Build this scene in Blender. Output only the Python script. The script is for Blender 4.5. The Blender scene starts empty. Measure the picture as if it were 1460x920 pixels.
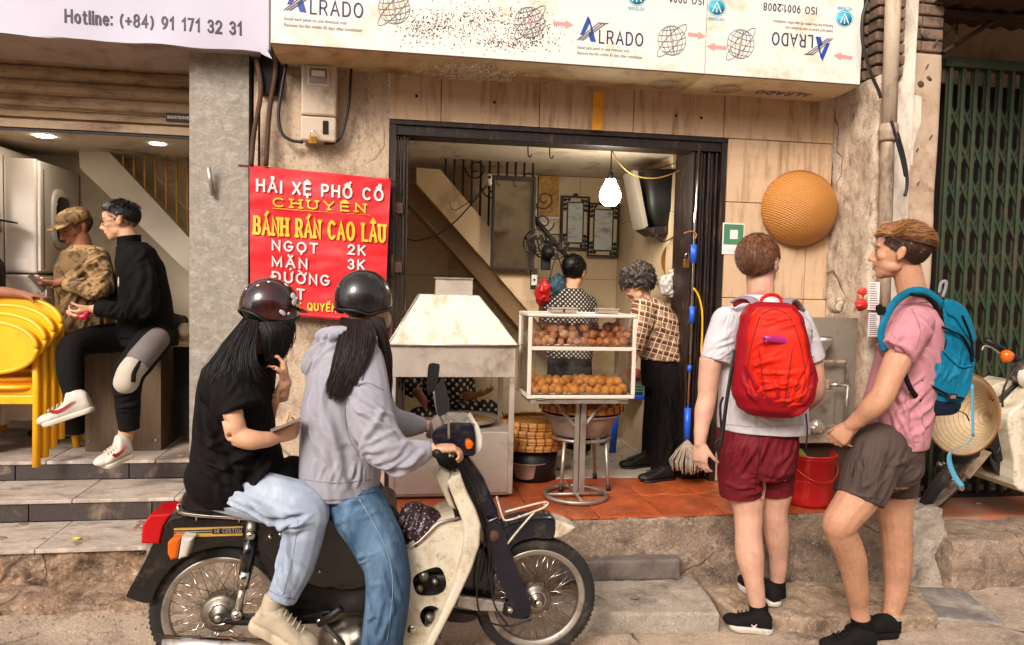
import bpy, bmesh, math, random
import numpy as np
from mathutils import Vector, Matrix, noise
from mathutils.bvhtree import BVHTree
random.seed(7); RS = np.random.RandomState(7)
SC = bpy.context.scene; COL = SC.collection
rad = math.radians
# ---------------------------------------------------------------- camera
FPX = 1054.0
CAM = np.array([0.0, 0.0, 1.58])
def _basis(yaw, pitch, roll):
    fw = np.array([math.sin(yaw)*math.cos(pitch), math.cos(yaw)*math.cos(pitch), math.sin(pitch)])
    r = np.cross(fw, [0, 0, 1.0]); r /= np.linalg.norm(r); u = np.cross(r, fw)
    c, s = math.cos(roll), math.sin(roll)
    return c*r+s*u, -s*r+c*u, fw
CR, CU, CF = _basis(rad(9), rad(-3.1), rad(1.35))
def W(px, py, Y):
    d = CF+CR*((px-730)/FPX)-CU*((py-460)/FPX); return Vector(CAM+d*((Y-CAM[1])/d[1]))
def G(px, py, Z):
    d = CF+CR*((px-730)/FPX)-CU*((py-460)/FPX); return Vector(CAM+d*((Z-CAM[2])/d[2]))
def X(px, py, Y): return W(px, py, Y).x
def Z(px, py, Y): return W(px, py, Y).z
cd = bpy.data.cameras.new('camera'); cam = bpy.data.objects.new('camera', cd); COL.objects.link(cam)
cd.sensor_width = 36; cd.lens = FPX/1460*36; cd.clip_end = 500; cd.clip_start = .05
cam.matrix_world = Matrix(((CR[0], CU[0], -CF[0], CAM[0]), (CR[1], CU[1], -CF[1], CAM[1]), (CR[2], CU[2], -CF[2], CAM[2]), (0, 0, 0, 1)))
SC.camera = cam
# ---------------------------------------------------------------- world, sun, exposure
wd = bpy.data.worlds.new('World'); SC.world = wd; wd.use_nodes = True
wn = wd.node_tree.nodes; wl = wd.node_tree.links; wn.clear()
SUN_EL, SUN_AZ = rad(34), rad(212)      # azimuth measured from +y clockwise: behind the camera, a little to its left
sky = wn.new('ShaderNodeTexSky'); sky.sky_type = 'NISHITA'; sky.sun_disc = False
sky.sun_elevation = SUN_EL; sky.sun_rotation = SUN_AZ; sky.air_density = 1.0; sky.dust_density = 3.0; sky.ozone_density = 1.0
hs = wn.new('ShaderNodeHueSaturation'); hs.inputs['Saturation'].default_value = .12
mx = wn.new('ShaderNodeMixRGB'); mx.blend_type = 'MULTIPLY'; mx.inputs[0].default_value = 1; mx.inputs[2].default_value = (1.0, .90, .845, 1)
bg = wn.new('ShaderNodeBackground'); bg.inputs[1].default_value = .145
wo = wn.new('ShaderNodeOutputWorld')
wl.new(sky.outputs[0], hs.inputs['Color']); wl.new(hs.outputs[0], mx.inputs[1]); wl.new(mx.outputs[0], bg.inputs[0]); wl.new(bg.outputs[0], wo.inputs[0])
sd = bpy.data.lights.new('sun', 'SUN'); sd.energy = 1.8; sd.angle = rad(22); sd.color = (1, .91, .845)
sun = bpy.data.objects.new('sun', sd); COL.objects.link(sun)
sdir = Vector((math.sin(SUN_AZ)*math.cos(SUN_EL), math.cos(SUN_AZ)*math.cos(SUN_EL), math.sin(SUN_EL)))
sun.rotation_euler = sdir.to_track_quat('Z', 'Y').to_euler(); sun.location = sdir*20
SC.view_settings.view_transform = 'Standard'; SC.view_settings.look = 'None'; SC.view_settings.gamma = 1
SC.view_settings.exposure = 0.8
SC.cycles.max_bounces = 8; SC.cycles.use_denoising = True
try: SC.cycles.sample_clamp_indirect = 6
except Exception: pass
# ---------------------------------------------------------------- materials
def L(c):
    if isinstance(c, str):
        c = c.lstrip('#'); c = [int(c[i:i+2], 16)/255 for i in (0, 2, 4)]
        return tuple((v/12.92 if v <= .04045 else ((v+.055)/1.055)**2.4) for v in c)
    return tuple(c)
def NT(name):
    m = bpy.data.materials.new(name); m.use_nodes = True; n = m.node_tree.nodes; n.clear()
    o = n.new('ShaderNodeOutputMaterial'); b = n.new('ShaderNodeBsdfPrincipled'); m.node_tree.links.new(b.outputs[0], o.inputs[0])
    return m, n, m.node_tree.links, b
def coords(n, l, rnd=True):
    tc = n.new('ShaderNodeTexCoord')
    if not rnd: return tc.outputs['Object']
    oi = n.new('ShaderNodeObjectInfo'); mu = n.new('ShaderNodeMath'); mu.operation = 'MULTIPLY'; mu.inputs[1].default_value = 23.7
    l.new(oi.outputs['Random'], mu.inputs[0]); cx = n.new('ShaderNodeCombineXYZ'); l.new(mu.outputs[0], cx.inputs[0]); l.new(mu.outputs[0], cx.inputs[1])
    ad = n.new('ShaderNodeVectorMath'); ad.operation = 'ADD'; l.new(tc.outputs['Object'], ad.inputs[0]); l.new(cx.outputs[0], ad.inputs[1])
    return ad.outputs[0]
def noise_n(n, l, co, scale, detail=6, rough=.6, stretch=None, dist=0):
    t = n.new('ShaderNodeTexNoise'); t.inputs['Scale'].default_value = scale; t.inputs['Detail'].default_value = detail; t.inputs['Roughness'].default_value = rough
    t.inputs['Distortion'].default_value = dist
    if stretch:
        mp = n.new('ShaderNodeMapping'); mp.inputs['Scale'].default_value = stretch; l.new(co, mp.inputs[0]); l.new(mp.outputs[0], t.inputs[0])
    else: l.new(co, t.inputs[0])
    return t.outputs[0]
def ramp(n, l, src, a, b):
    r = n.new('ShaderNodeMapRange'); r.inputs[1].default_value = a; r.inputs[2].default_value = b; l.new(src, r.inputs[0]); return r.outputs[0]
def mixc(n, l, fac, a, b):
    m = n.new('ShaderNodeMixRGB'); 
    if isinstance(fac, float): m.inputs[0].default_value = fac
    else: l.new(fac, m.inputs[0])
    for k, v in ((1, a), (2, b)):
        if isinstance(v, tuple): m.inputs[k].default_value = (*v[:3], 1)
        else: l.new(v, m.inputs[k])
    return m.outputs[0]
_mc = {}
def M(name, col, rough=.6, metal=0.0, var=.18, scale=6, bump=.0, bscale=80, dirt=None, coat=0, stretch=None, dirt2=None, sheen=0, brough=None, alpha=None, grit=None, crack=None):
    """base colour varied by noise; dirt = (colour, amount 0..1, scale, stretch)"""
    if name in _mc: return _mc[name]
    m, n, l, b = NT(name); c = L(col); co = coords(n, l)
    f = ramp(n, l, noise_n(n, l, co, scale, 7, .62, stretch), .3, .7)
    out = mixc(n, l, f, tuple(v*(1-var) for v in c), tuple(min(.95, v*(1+var)) for v in c))
    for d in (dirt, dirt2):
        if d:
            k = d[1]; f2 = ramp(n, l, noise_n(n, l, co, d[2], 9, .7, d[3] if len(d) > 3 else None, .4), .62-.3*k, .8-.25*k)
            out = mixc(n, l, f2, out, L(d[0]))
    hts = []
    if grit:
        g1 = noise_n(n, l, co, grit[1], 3, .8); f3 = ramp(n, l, g1, .56, .66); out = mixc(n, l, f3, out, mixc(n, l, grit[0], out, (.03, .02, .015))); f4 = ramp(n, l, g1, .42, .34); out = mixc(n, l, f4, out, mixc(n, l, grit[0]*.8, out, (.75, .68, .6))); hts.append((g1, .6))
    if crack:
        v = n.new('ShaderNodeTexVoronoi'); v.feature = 'DISTANCE_TO_EDGE'; v.inputs['Scale'].default_value = crack[0]; wv = n.new('ShaderNodeMixRGB'); wv.inputs[0].default_value = .18; l.new(co, wv.inputs[1]); tn = n.new('ShaderNodeTexNoise'); tn.inputs['Scale'].default_value = 4; l.new(co, tn.inputs[0]); l.new(tn.outputs[1], wv.inputs[2]); l.new(wv.outputs[0], v.inputs[0])
        f5 = ramp(n, l, v.outputs['Distance'], crack[1], 0); msk = ramp(n, l, noise_n(n, l, co, 2.2, 3), .45, .6); mu_ = n.new('ShaderNodeMath'); mu_.operation = 'MULTIPLY'; l.new(f5, mu_.inputs[0]); l.new(msk, mu_.inputs[1]); out = mixc(n, l, mu_.outputs[0], out, (.035, .025, .018))
    l.new(out, b.inputs['Base Color']); b.inputs['Metallic'].default_value = metal
    fr = ramp(n, l, noise_n(n, l, co, scale*2.3, 5), .2, .8); mm = n.new('ShaderNodeMapRange'); l.new(fr, mm.inputs[0])
    mm.inputs[3].default_value = max(.02, rough-.08); mm.inputs[4].default_value = min(1, rough+.1); l.new(mm.outputs[0], b.inputs['Roughness'])
    b.inputs['Coat Weight'].default_value = coat
    if sheen: b.inputs['Sheen Weight'].default_value = sheen
    if bump:
        bp = n.new('ShaderNodeBump'); bp.inputs['Strength'].default_value = bump; bp.inputs['Distance'].default_value = .01
        l.new(noise_n(n, l, co, bscale, 8, .65, brough), bp.inputs['Height']); l.new(bp.outputs[0], b.inputs['Normal'])
    if alpha is not None: b.inputs['Alpha'].default_value = alpha
    _mc[name] = m; return m
def EM(name, col, s):
    m, n, l, b = NT(name); b.inputs['Base Color'].default_value = (*L(col), 1); b.inputs['Emission Color'].default_value = (*L(col), 1); b.inputs['Emission Strength'].default_value = s; return m
def GLASS(name, tint=(1, 1, 1), rough=.03, mixf=.12):
    m = bpy.data.materials.new(name); m.use_nodes = True; n = m.node_tree.nodes; l = m.node_tree.links; n.clear()
    o = n.new('ShaderNodeOutputMaterial'); t = n.new('ShaderNodeBsdfTransparent'); t.inputs[0].default_value = (*tint, 1)
    g = n.new('ShaderNodeBsdfGlossy'); g.inputs['Roughness'].default_value = rough; fr = n.new('ShaderNodeLayerWeight'); fr.inputs[0].default_value = .3
    co = coords(n, l); nn = ramp(n, l, noise_n(n, l, co, 5, 6, .7), .45, .8)
    d = n.new('ShaderNodeBsdfDiffuse'); d.inputs[0].default_value = (.5, .47, .42, 1)
    ms = n.new('ShaderNodeMixShader'); ms2 = n.new('ShaderNodeMixShader'); mu = n.new('ShaderNodeMath'); mu.operation = 'MULTIPLY_ADD'; mu.inputs[1].default_value = .6; mu.inputs[2].default_value = mixf*.4
    l.new(fr.outputs['Fresnel'], mu.inputs[0]); l.new(mu.outputs[0], ms.inputs[0]); l.new(t.outputs[0], ms.inputs[1]); l.new(g.outputs[0], ms.inputs[2])
    m3 = n.new('ShaderNodeMath'); m3.operation = 'MULTIPLY'; m3.inputs[1].default_value = mixf; l.new(nn, m3.inputs[0]); l.new(m3.outputs[0], ms2.inputs[0]); l.new(ms.outputs[0], ms2.inputs[1]); l.new(d.outputs[0], ms2.inputs[2])
    l.new(ms2.outputs[0], o.inputs[0]); return m
# ---------------------------------------------------------------- objects
ORG = {}
def thing(name, label, cat, loc=(0, 0, 0), group=None):
    o = bpy.data.objects.new(name, None); o.empty_display_size = .1; COL.objects.link(o); o.location = loc; ORG[o.name] = Vector(loc)
    o['label'] = label; o['category'] = cat
    if group: o['group'] = group
    return o
def struct(name, loc=(0, 0, 0)):
    o = bpy.data.objects.new(name, None); COL.objects.link(o); o.location = loc; ORG[o.name] = Vector(loc); o['kind'] = 'structure'; return o
def tag(o, label, cat, group=None):
    o['label'] = label; o['category'] = cat
    if group: o['group'] = group
    return o
def link(name, me, parent=None, mat=None, stuff=False, loc=None):
    """me is in world coordinates unless loc is given; shifted to sit under its parent"""
    if mat is not None: me.materials.clear(); me.materials.append(mat)
    o = bpy.data.objects.new(name, me); COL.objects.link(o); org = Vector((0, 0, 0))
    if parent is not None:
        o.parent = parent; org = ORG.get(parent.name, Vector((0, 0, 0)))
    if loc is None:
        if org.length > 0: me.transform(Matrix.Translation(-org))
    else: o.location = Vector(loc)-org
    ORG[o.name] = org if loc is None else Vector(loc)
    if stuff: o['kind'] = 'stuff'
    return o
def dup(o, delta, parent=None):
    c = o.copy(); COL.objects.link(c); ORG[c.name] = ORG.get(o.name, Vector((0, 0, 0)))+Vector(delta)
    if parent is None: c.location = o.location+Vector(delta); c.parent = None
    else: c.parent = parent
    for k in list(o.children): dup(k, delta, c)
    return c
class MB:
    def __init__(s): s.v = []; s.f = []; s.sm = []; s.mi = []; s.m = 0
    def add(s, vs, fs, smooth=False):
        b = len(s.v); s.v += [tuple(v) for v in vs]; s.f += [tuple(i+b for i in f) for f in fs]; s.sm += [smooth]*len(fs); s.mi += [s.m]*len(fs); return s
    def box(s, p0, p1, bev=0.0, rot=None, piv=None):
        x0, y0, z0 = [min(a, b) for a, b in zip(p0, p1)]; x1, y1, z1 = [max(a, b) for a, b in zip(p0, p1)]
        if bev <= 0:
            vs = [(x0, y0, z0), (x1, y0, z0), (x1, y1, z0), (x0, y1, z0), (x0, y0, z1), (x1, y0, z1), (x1, y1, z1), (x0, y1, z1)]
            fs = [(0, 3, 2, 1), (4, 5, 6, 7), (0, 1, 5, 4), (1, 2, 6, 5), (2, 3, 7, 6), (3, 0, 4, 7)]
        else:
            bev = min(bev, (x1-x0)*.45, (y1-y0)*.45, (z1-z0)*.45)
            bm = bmesh.new(); bmesh.ops.create_cube(bm, size=1)
            bmesh.ops.transform(bm, matrix=Matrix.Translation(((x0+x1)/2, (y0+y1)/2, (z0+z1)/2)) @ Matrix.Diagonal((x1-x0, y1-y0, z1-z0, 1)), verts=bm.verts)
            bmesh.ops.bevel(bm, geom=bm.edges[:], offset=bev, segments=2, affect='EDGES', profile=.5)
            bm.verts.index_update(); vs = [v.co.copy() for v in bm.verts]; fs = [[v.index for v in f.verts] for f in bm.faces]; bm.free()
        if rot is not None:
            c = Vector(piv) if piv is not None else Vector(((x0+x1)/2, (y0+y1)/2, (z0+z1)/2)); vs = [rot @ (Vector(v)-c)+c for v in vs]
        return s.add(vs, fs)
    def tube(s, pts, r, seg=8, smooth=True, caps=True, flat=1.0):
        pts = [Vector(p) for p in pts]; n = len(pts); rs = r if isinstance(r, (list, tuple)) else [r]*n
        vs = []; fs = []; prev = None
        for i, p in enumerate(pts):
            t = (pts[min(i+1, n-1)]-pts[max(i-1, 0)])
            t = t.normalized() if t.length > 1e-9 else Vector((0, 0, 1))
            if prev is None:
                up = Vector((0, 0, 1)) if abs(t.z) < .9 else Vector((0, 1, 0)); a = t.cross(up).normalized()
            else: a = (prev-t*prev.dot(t)); a = a.normalized() if a.length > 1e-6 else prev
            prev = a; b = t.cross(a)
            for k in range(seg):
                th = 2*math.pi*k/seg; vs.append(p+a*math.cos(th)*rs[i]+b*math.sin(th)*rs[i]*flat)
        for i in range(n-1):
            for k in range(seg):
                k2 = (k+1) % seg; fs.append((i*seg+k, i*seg+k2, (i+1)*seg+k2, (i+1)*seg+k))
        if caps: fs.append(tuple(range(seg-1, -1, -1))); fs.append(tuple((n-1)*seg+k for k in range(seg)))
        return s.add(vs, fs, smooth)
    def lathe(s, prof, c=(0, 0, 0), axis='z', seg=32, smooth=True, a0=0, a1=2*math.pi):
        c = Vector(c); full = abs(a1-a0-2*math.pi) < 1e-6; m = seg if full else seg+1; vs = []; fs = []
        for (r, h) in prof:
            for k in range(m):
                th = a0+(a1-a0)*k/seg; x, y = r*math.cos(th), r*math.sin(th)
                vs.append(c+(Vector((x, y, h)) if axis == 'z' else Vector((x, h, y)) if axis == 'y' else Vector((h, x, y))))
        for i in range(len(prof)-1):
            for k in range(seg):
                k2 = (k+1) % m; fs.append((i*m+k, i*m+k2, (i+1)*m+k2, (i+1)*m+k))
        return s.add(vs, fs, smooth)
    def prism(s, pts, vec, smooth=False):
        """closed planar outline extruded by vec"""
        pts = [Vector(p) for p in pts]; n = len(pts); vec = Vector(vec); vs = pts+[p+vec for p in pts]
        fs = [tuple(range(n)), tuple(range(2*n-1, n-1, -1))]+[(i, (i+1) % n+0, (i+1) % n+n, i+n)[::-1] for i in range(n)]
        return s.add(vs, fs, smooth)
    def ell(s, c, ax, seg=16, rings=10, rot=None):
        c = Vector(c); vs = []; fs = []
        for i in range(rings+1):
            ph = math.pi*i/rings
            for k in range(seg):
                th = 2*math.pi*k/seg; v = Vector((ax[0]*math.sin(ph)*math.cos(th), ax[1]*math.sin(ph)*math.sin(th), ax[2]*math.cos(ph)))
                if rot is not None: v = rot @ v
                vs.append(c+v)
        for i in range(rings):
            for k in range(seg):
                k2 = (k+1) % seg; fs.append((i*seg+k, (i+1)*seg+k, (i+1)*seg+k2, i*seg+k2))
        return s.add(vs, fs, True)
    def grid(s, nu, nv, fn, smooth=True):
        vs = [fn(i/nu, j/nv) for j in range(nv+1) for i in range(nu+1)]
        fs = [(j*(nu+1)+i, j*(nu+1)+i+1, (j+1)*(nu+1)+i+1, (j+1)*(nu+1)+i) for j in range(nv) for i in range(nu)]
        return s.add(vs, fs, smooth)
    def loft(s, rings, seg=20, caps=True, smooth=True, power=2.0):
        """rings: (centre, axis a, axis b)"""
        vs = []; fs = []; e = 2/power
        for (c, a, b) in rings:
            c, a, b = Vector(c), Vector(a), Vector(b)
            for k in range(seg):
                th = 2*math.pi*k/seg; ct, st = math.cos(th), math.sin(th)
                vs.append(c+a*math.copysign(abs(ct)**e, ct)+b*math.copysign(abs(st)**e, st))
        for i in range(len(rings)-1):
            for k in range(seg):
                k2 = (k+1) % seg; fs.append((i*seg+k, i*seg+k2, (i+1)*seg+k2, (i+1)*seg+k))
        if caps: fs.append(tuple(range(seg-1, -1, -1))); fs.append(tuple((len(rings)-1)*seg+k for k in range(seg)))
        return s.add(vs, fs, smooth)
    def limb(s, pts, seg=14, round_ends=(True, True), flat=1.0):
        """tapered limb through [(p, r), ...], smoothed, with rounded ends"""
        P = [Vector(p) for p, r in pts]; R = [r for p, r in pts]; n = 6; path = []; rr = []
        for i in range(len(P)-1):
            a, b = P[i], P[i+1]; a0 = P[i-1] if i else a*2-b; b1 = P[i+2] if i+2 < len(P) else b*2-a
            for k in range(n):
                t = k/n; t2 = t*t; t3 = t2*t
                m0, m1 = (b-a0)*.5, (b1-a)*.5
                h = a*(2*t3-3*t2+1)+m0*(t3-2*t2+t)+b*(-2*t3+3*t2)+m1*(t3-t2)
                path.append(h); rr.append(R[i]+(R[i+1]-R[i])*(t*t*(3-2*t)))
        path.append(P[-1]); rr.append(R[-1])
        if round_ends[0]:
            d = (path[0]-path[1]).normalized(); p0, r0 = path[0], rr[0]
            ex = [(p0+d*r0*math.sin(a), r0*max(.05, math.cos(a))) for a in (1.5, 1.1, .75, .4)]; path = [e[0] for e in ex]+path; rr = [e[1] for e in ex]+rr
        if round_ends[1]:
            d = (path[-1]-path[-2]).normalized(); p0, r0 = path[-1], rr[-1]
            ex = [(p0+d*r0*math.sin(a), r0*max(.05, math.cos(a))) for a in (.4, .75, 1.1, 1.5)]; path += [e[0] for e in ex]; rr += [e[1] for e in ex]
        return s.tube(path, rr, seg, True, True, flat)
    def mesh(s, name='m', recalc=True):
        me = bpy.data.meshes.new(name); me.from_pydata([tuple(v) for v in s.v], [], s.f)
        me.polygons.foreach_set('use_smooth', s.sm); me.polygons.foreach_set('material_index', s.mi)
        if recalc:
            bm = bmesh.new(); bm.from_mesh(me); bmesh.ops.recalc_face_normals(bm, faces=bm.faces); bm.to_mesh(me); bm.free()
        me.update(); return me
    def build(s, name, mat, parent=None, stuff=False, loc=None):
        return link(name, s.mesh(name), parent, mat, stuff, loc)
def bx(name, p0, p1, mat, parent=None, bev=0.0):
    return MB().box(p0, p1, bev).build(name, mat, parent)
def pbox(name, a, b, Y, depth, mat, parent=None, bev=0.0):
    """box whose front face spans the photo pixels a (top left) and b (bottom right) on the plane y=Y"""
    mx_, my_ = (a[0]+b[0])/2, (a[1]+b[1])/2
    return bx(name, (X(a[0], my_, Y), Y, Z(mx_, a[1], Y)), (X(b[0], my_, Y), Y+depth, Z(mx_, b[1], Y)), mat, parent, bev)
def poly(name, pts, Y, depth, mat, parent=None, smooth=False):
    """outline traced on the plane y=Y given real thickness"""
    return MB().prism([W(p[0], p[1], p[2] if len(p) > 2 else Y) for p in pts], (0, depth, 0), smooth).build(name, mat, parent)
def PW(pts, Y): return [W(p[0], p[1], p[2] if len(p) > 2 else Y) for p in pts]
def cr(P, n=5, closed=False):
    """Catmull-Rom through points"""
    P = [Vector(p) for p in P]; out = []; N = len(P)
    for i in range(N if closed else N-1):
        if closed: a0, a, b, b1 = P[i-1], P[i], P[(i+1) % N], P[(i+2) % N]
        else: a, b = P[i], P[i+1]; a0 = P[i-1] if i else a*2-b; b1 = P[i+2] if i+2 < N else b*2-a
        for k in range(n):
            t = k/n; out.append(.5*((2*a)+(b-a0)*t+(2*a0-5*a+4*b-b1)*t*t+(3*a-a0-3*b+b1)*t**3))
    if not closed: out.append(P[-1])
    return out
# ---------------------------------------------------------------- organic surfaces: overlapping volumes fused into one skin
def np_get(me):
    a = np.empty(len(me.vertices)*3); me.vertices.foreach_get('co', a); return a.reshape(-1, 3)
def np_norm(me):
    a = np.empty(len(me.vertices)*3); me.vertex_normals.foreach_get('vector', a); return a.reshape(-1, 3)
def np_set(me, a): me.vertices.foreach_set('co', a.ravel()); me.update()
def vnoise(co, sc, seed=0):
    """cheap smooth value noise, vectorised"""
    q = co*sc+np.array([seed*17.3, seed*5.1, seed*9.7]); i = np.floor(q).astype(np.int64); f = q-i; f = f*f*(3-2*f); r = 0
    for dx in (0, 1):
        for dy in (0, 1):
            for dz in (0, 1):
                h = ((i[:, 0]+dx)*73856093) ^ ((i[:, 1]+dy)*19349663) ^ ((i[:, 2]+dz)*83492791); h = (h*2654435761) % 4294967296
                w = (f[:, 0] if dx else 1-f[:, 0])*(f[:, 1] if dy else 1-f[:, 1])*(f[:, 2] if dz else 1-f[:, 2]); r = r+w*(h/4294967296)
    return r*2-1
def fold(co, nr, segs, bv=None):
    """cloth folds: each (A, B, width, height) is laid onto the surface and raises a ridge between two troughs"""
    d = np.zeros(len(co))
    for (A, B, w, h) in segs:
        A, B = Vector(A), Vector(B); P = []
        for k in range(7):
            q = A.lerp(B, k/6)
            if bv is not None:
                r = bv.find_nearest(q)
                if r[0] is None or r[3] > .12: continue
                q = r[0]
            P.append(np.array(q))
        if len(P) < 3: continue
        lo = np.min(P, 0)-w*2.4; hi = np.max(P, 0)+w*2.4; idx = np.where(((co > lo) & (co < hi)).all(1))[0]
        if not len(idx): continue
        c = co[idx]; best = np.full(len(idx), 1e9); tt = np.zeros(len(idx)); m = len(P)-1
        for k in range(m):
            ab = P[k+1]-P[k]; t = np.clip(((c-P[k])@ab)/(ab@ab+1e-12), 0, 1); ds = np.linalg.norm(c-(P[k]+t[:, None]*ab), axis=1); u = ds < best; best[u] = ds[u]; tt[u] = (k+t[u])/m
        q = best/w; env = np.clip(np.sin(np.pi*tt), 0, 1)**.8; d[idx] += h*env*(1-1.2*q**2)*np.exp(-q**2)
    return co+nr*d[:, None]
def rfolds(c0, c1, spread, direction, n, ln, w, h, seed=1):
    """random folds scattered round the axis c0-c1 and running along direction"""
    r = random.Random(seed); c0, c1, direction = Vector(c0), Vector(c1), Vector(direction).normalized(); out = []
    for i in range(n):
        p = c0.lerp(c1, r.random())+Vector([r.uniform(-1, 1)*spread for _ in range(3)])
        d = (direction+Vector([r.uniform(-.28, .28) for _ in range(3)])).normalized()*ln*r.uniform(.8, 1.7)
        out.append((p-d/2, p+d/2, w*r.uniform(.7, 1.2), h*r.uniform(.35, .9)))
    return out
def fuse(name, mb, mat, parent, voxel=.006, smooth=4, folds=None, nz=None, cut=None, stuff=False):
    me = mb.mesh(name+'_s'); o = bpy.data.objects.new('tmp', me); COL.objects.link(o)
    r = o.modifiers.new('r', 'REMESH'); r.mode = 'VOXEL'; r.voxel_size = voxel; r.use_smooth_shade = True
    if smooth: s = o.modifiers.new('s', 'SMOOTH'); s.iterations = smooth; s.factor = .5
    dg = bpy.context.evaluated_depsgraph_get(); me2 = bpy.data.meshes.new_from_object(o.evaluated_get(dg)); bpy.data.objects.remove(o); bpy.data.meshes.remove(me)
    co = np_get(me2)
    if nz:
        for (amp, sc, seed) in nz: co = co+np_norm(me2)*(vnoise(co, sc, seed)*amp)[:, None]
        np_set(me2, co)
    if folds:
        c_ = np_get(me2); bv = BVHTree.FromPolygons([tuple(v) for v in c_], [tuple(f.vertices) for f in me2.polygons]); np_set(me2, fold(c_, np_norm(me2), folds, bv))
    if cut:
        bm = bmesh.new(); bm.from_mesh(me2)
        for (p, nrm) in cut: bmesh.ops.bisect_plane(bm, geom=bm.verts[:]+bm.edges[:]+bm.faces[:], plane_co=p, plane_no=nrm, clear_outer=True)
        bm.to_mesh(me2); bm.free()
    me2.polygons.foreach_set('use_smooth', [True]*len(me2.polygons)); me2.name = name
    return link(name, me2, parent, mat, stuff)
# ---------------------------------------------------------------- lettering
def A_(cx, cy, rx, ry, a0, a1, n=9):
    return [(cx+rx*math.cos(rad(a0+(a1-a0)*i/n)), cy+ry*math.sin(rad(a0+(a1-a0)*i/n))) for i in range(n+1)]
GL = {
 'A': (.74, [[(.0, 0), (.37, 1), (.74, 0)], [(.13, .34), (.61, .34)]]),
 'B': (.62, [[(0, 0), (0, 1), (.34, 1)]+A_(.34, .76, .24, .24, 90, -90)+[(0, .52)], A_(.36, .26, .26, .26, 90, -90)+[(0, 0)]]),
 'C': (.72, [A_(.38, .5, .38, .5, 48, 312, 14)]),
 'D': (.68, [[(0, 0), (0, 1), (.3, 1)]+A_(.3, .5, .38, .5, 90, -90, 12)+[(0, 0)]]),
 'E': (.56, [[(.56, 1), (0, 1), (0, 0), (.56, 0)], [(0, .52), (.5, .52)]]),
 'G': (.76, [A_(.38, .5, .38, .5, 48, 330, 14)+[(.74, .46), (.42, .46)]]),
 'H': (.66, [[(0, 0), (0, 1)], [(.66, 0), (.66, 1)], [(0, .52), (.66, .52)]]),
 'I': (.0, [[(0, 0), (0, 1)]]), 'L': (.5, [[(0, 1), (0, 0), (.5, 0)]]),
 'K': (.62, [[(0, 0), (0, 1)], [(.58, 1), (.04, .42)], [(.2, .6), (.62, 0)]]),
 'M': (.78, [[(0, 0), (0, 1), (.39, .1), (.78, 1), (.78, 0)]]),
 'N': (.64, [[(0, 0), (0, 1), (.64, 0), (.64, 1)]]),
 'O': (.78, [A_(.39, .5, .39, .5, 0, 360, 20)]),
 'P': (.58, [[(0, 0), (0, 1), (.32, 1)]+A_(.32, .72, .26, .28, 90, -90)+[(0, .44)]]),
 'Q': (.78, [A_(.39, .5, .39, .5, 0, 360, 20), [(.46, .25), (.78, -.04)]]),
 'R': (.64, [[(0, 0), (0, 1), (.34, 1)]+A_(.34, .73, .26, .27, 90, -90)+[(0, .46)], [(.34, .46), (.64, 0)]]),
 'S': (.6, [A_(.3, .75, .27, .25, 40, 250, 10)+A_(.3, .25, .3, .26, 80, -150, 10)]),
 'T': (.64, [[(0, 1), (.64, 1)], [(.32, 1), (.32, 0)]]),
 'U': (.64, [[(0, 1), (0, .33)]+A_(.32, .33, .32, .33, 180, 360, 10)+[(.64, 1)]]),
 'V': (.7, [[(0, 1), (.35, 0), (.7, 1)]]), 'X': (.66, [[(0, 0), (.66, 1)], [(0, 1), (.66, 0)]]),
 'Y': (.66, [[(0, 1), (.33, .46), (.66, 1)], [(.33, .46), (.33, 0)]]),
 '0': (.52, [A_(.26, .5, .26, .5, 0, 360, 18)]), '1': (.3, [[(0, .74), (.26, 1), (.26, 0)]]),
 '2': (.54, [A_(.27, .72, .26, .28, 170, -35, 10)+[(0, 0), (.54, 0)]]),
 '3': (.52, [A_(.25, .75, .24, .25, 160, -90, 10), A_(.25, .27, .27, .27, 90, -160, 10)]),
 '4': (.56, [[(.4, 0), (.4, 1), (0, .3), (.56, .3)]]),
 '5': (.52, [[(.5, 1), (.08, 1), (.03, .56)]+A_(.24, .33, .28, .33, 110, -150, 10)]),
 '6': (.52, [A_(.26, .32, .26, .32, 0, 360, 14), A_(.5, .32, .5, .68, 180, 105, 8)]),
 '7': (.5, [[(0, 1), (.5, 1), (.18, 0)]]),
 '8': (.54, [A_(.27, .75, .23, .25, 0, 360, 14), A_(.27, .26, .27, .27, 0, 360, 14)]),
 '9': (.52, [A_(.26, .68, .26, .32, 0, 360, 14), A_(.02, .68, .5, .68, 0, -75, 8)]),
 ':': (.0, [[(0, .04), (0, .1)], [(0, .62), (0, .68)]]), '.': (0, [[(0, 0), (0, .05)]]), '*': (.2, [[(0, .6), (.2, .8)], [(0, .8), (.2, .6)], [(.1, .55), (.1, .85)]]),
 '(': (.2, [A_(.4, .4, .4, .65, 125, 235, 8)]), ')': (.2, [A_(-.2, .4, .4, .65, 55, -55, 8)]),
 '+': (.5, [[(0, .42), (.5, .42)], [(.25, .16), (.25, .68)]]), '-': (.3, [[(0, .4), (.3, .4)]]),
 'o': (.5, [A_(.25, .34, .25, .34, 0, 360, 16)]), 't': (.3, [[(.12, .92), (.12, .12), (.18, 0), (.3, 0)], [(0, .68), (.3, .68)]]),
 'l': (0, [[(0, 0), (0, 1)]]), 'i': (0, [[(0, 0), (0, .68)], [(0, .9), (0, 1)]]), 'n': (.42, [[(0, 0), (0, .68)], [(0, .42)]+A_(.21, .44, .21, .24, 160, 0, 8)+[(.42, 0)]]),
 'e': (.48, [[(.02, .36), (.48, .36)]+A_(.25, .34, .24, .34, 5, 315, 14)]), ' ': (.3, []),
}
import unicodedata
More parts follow.
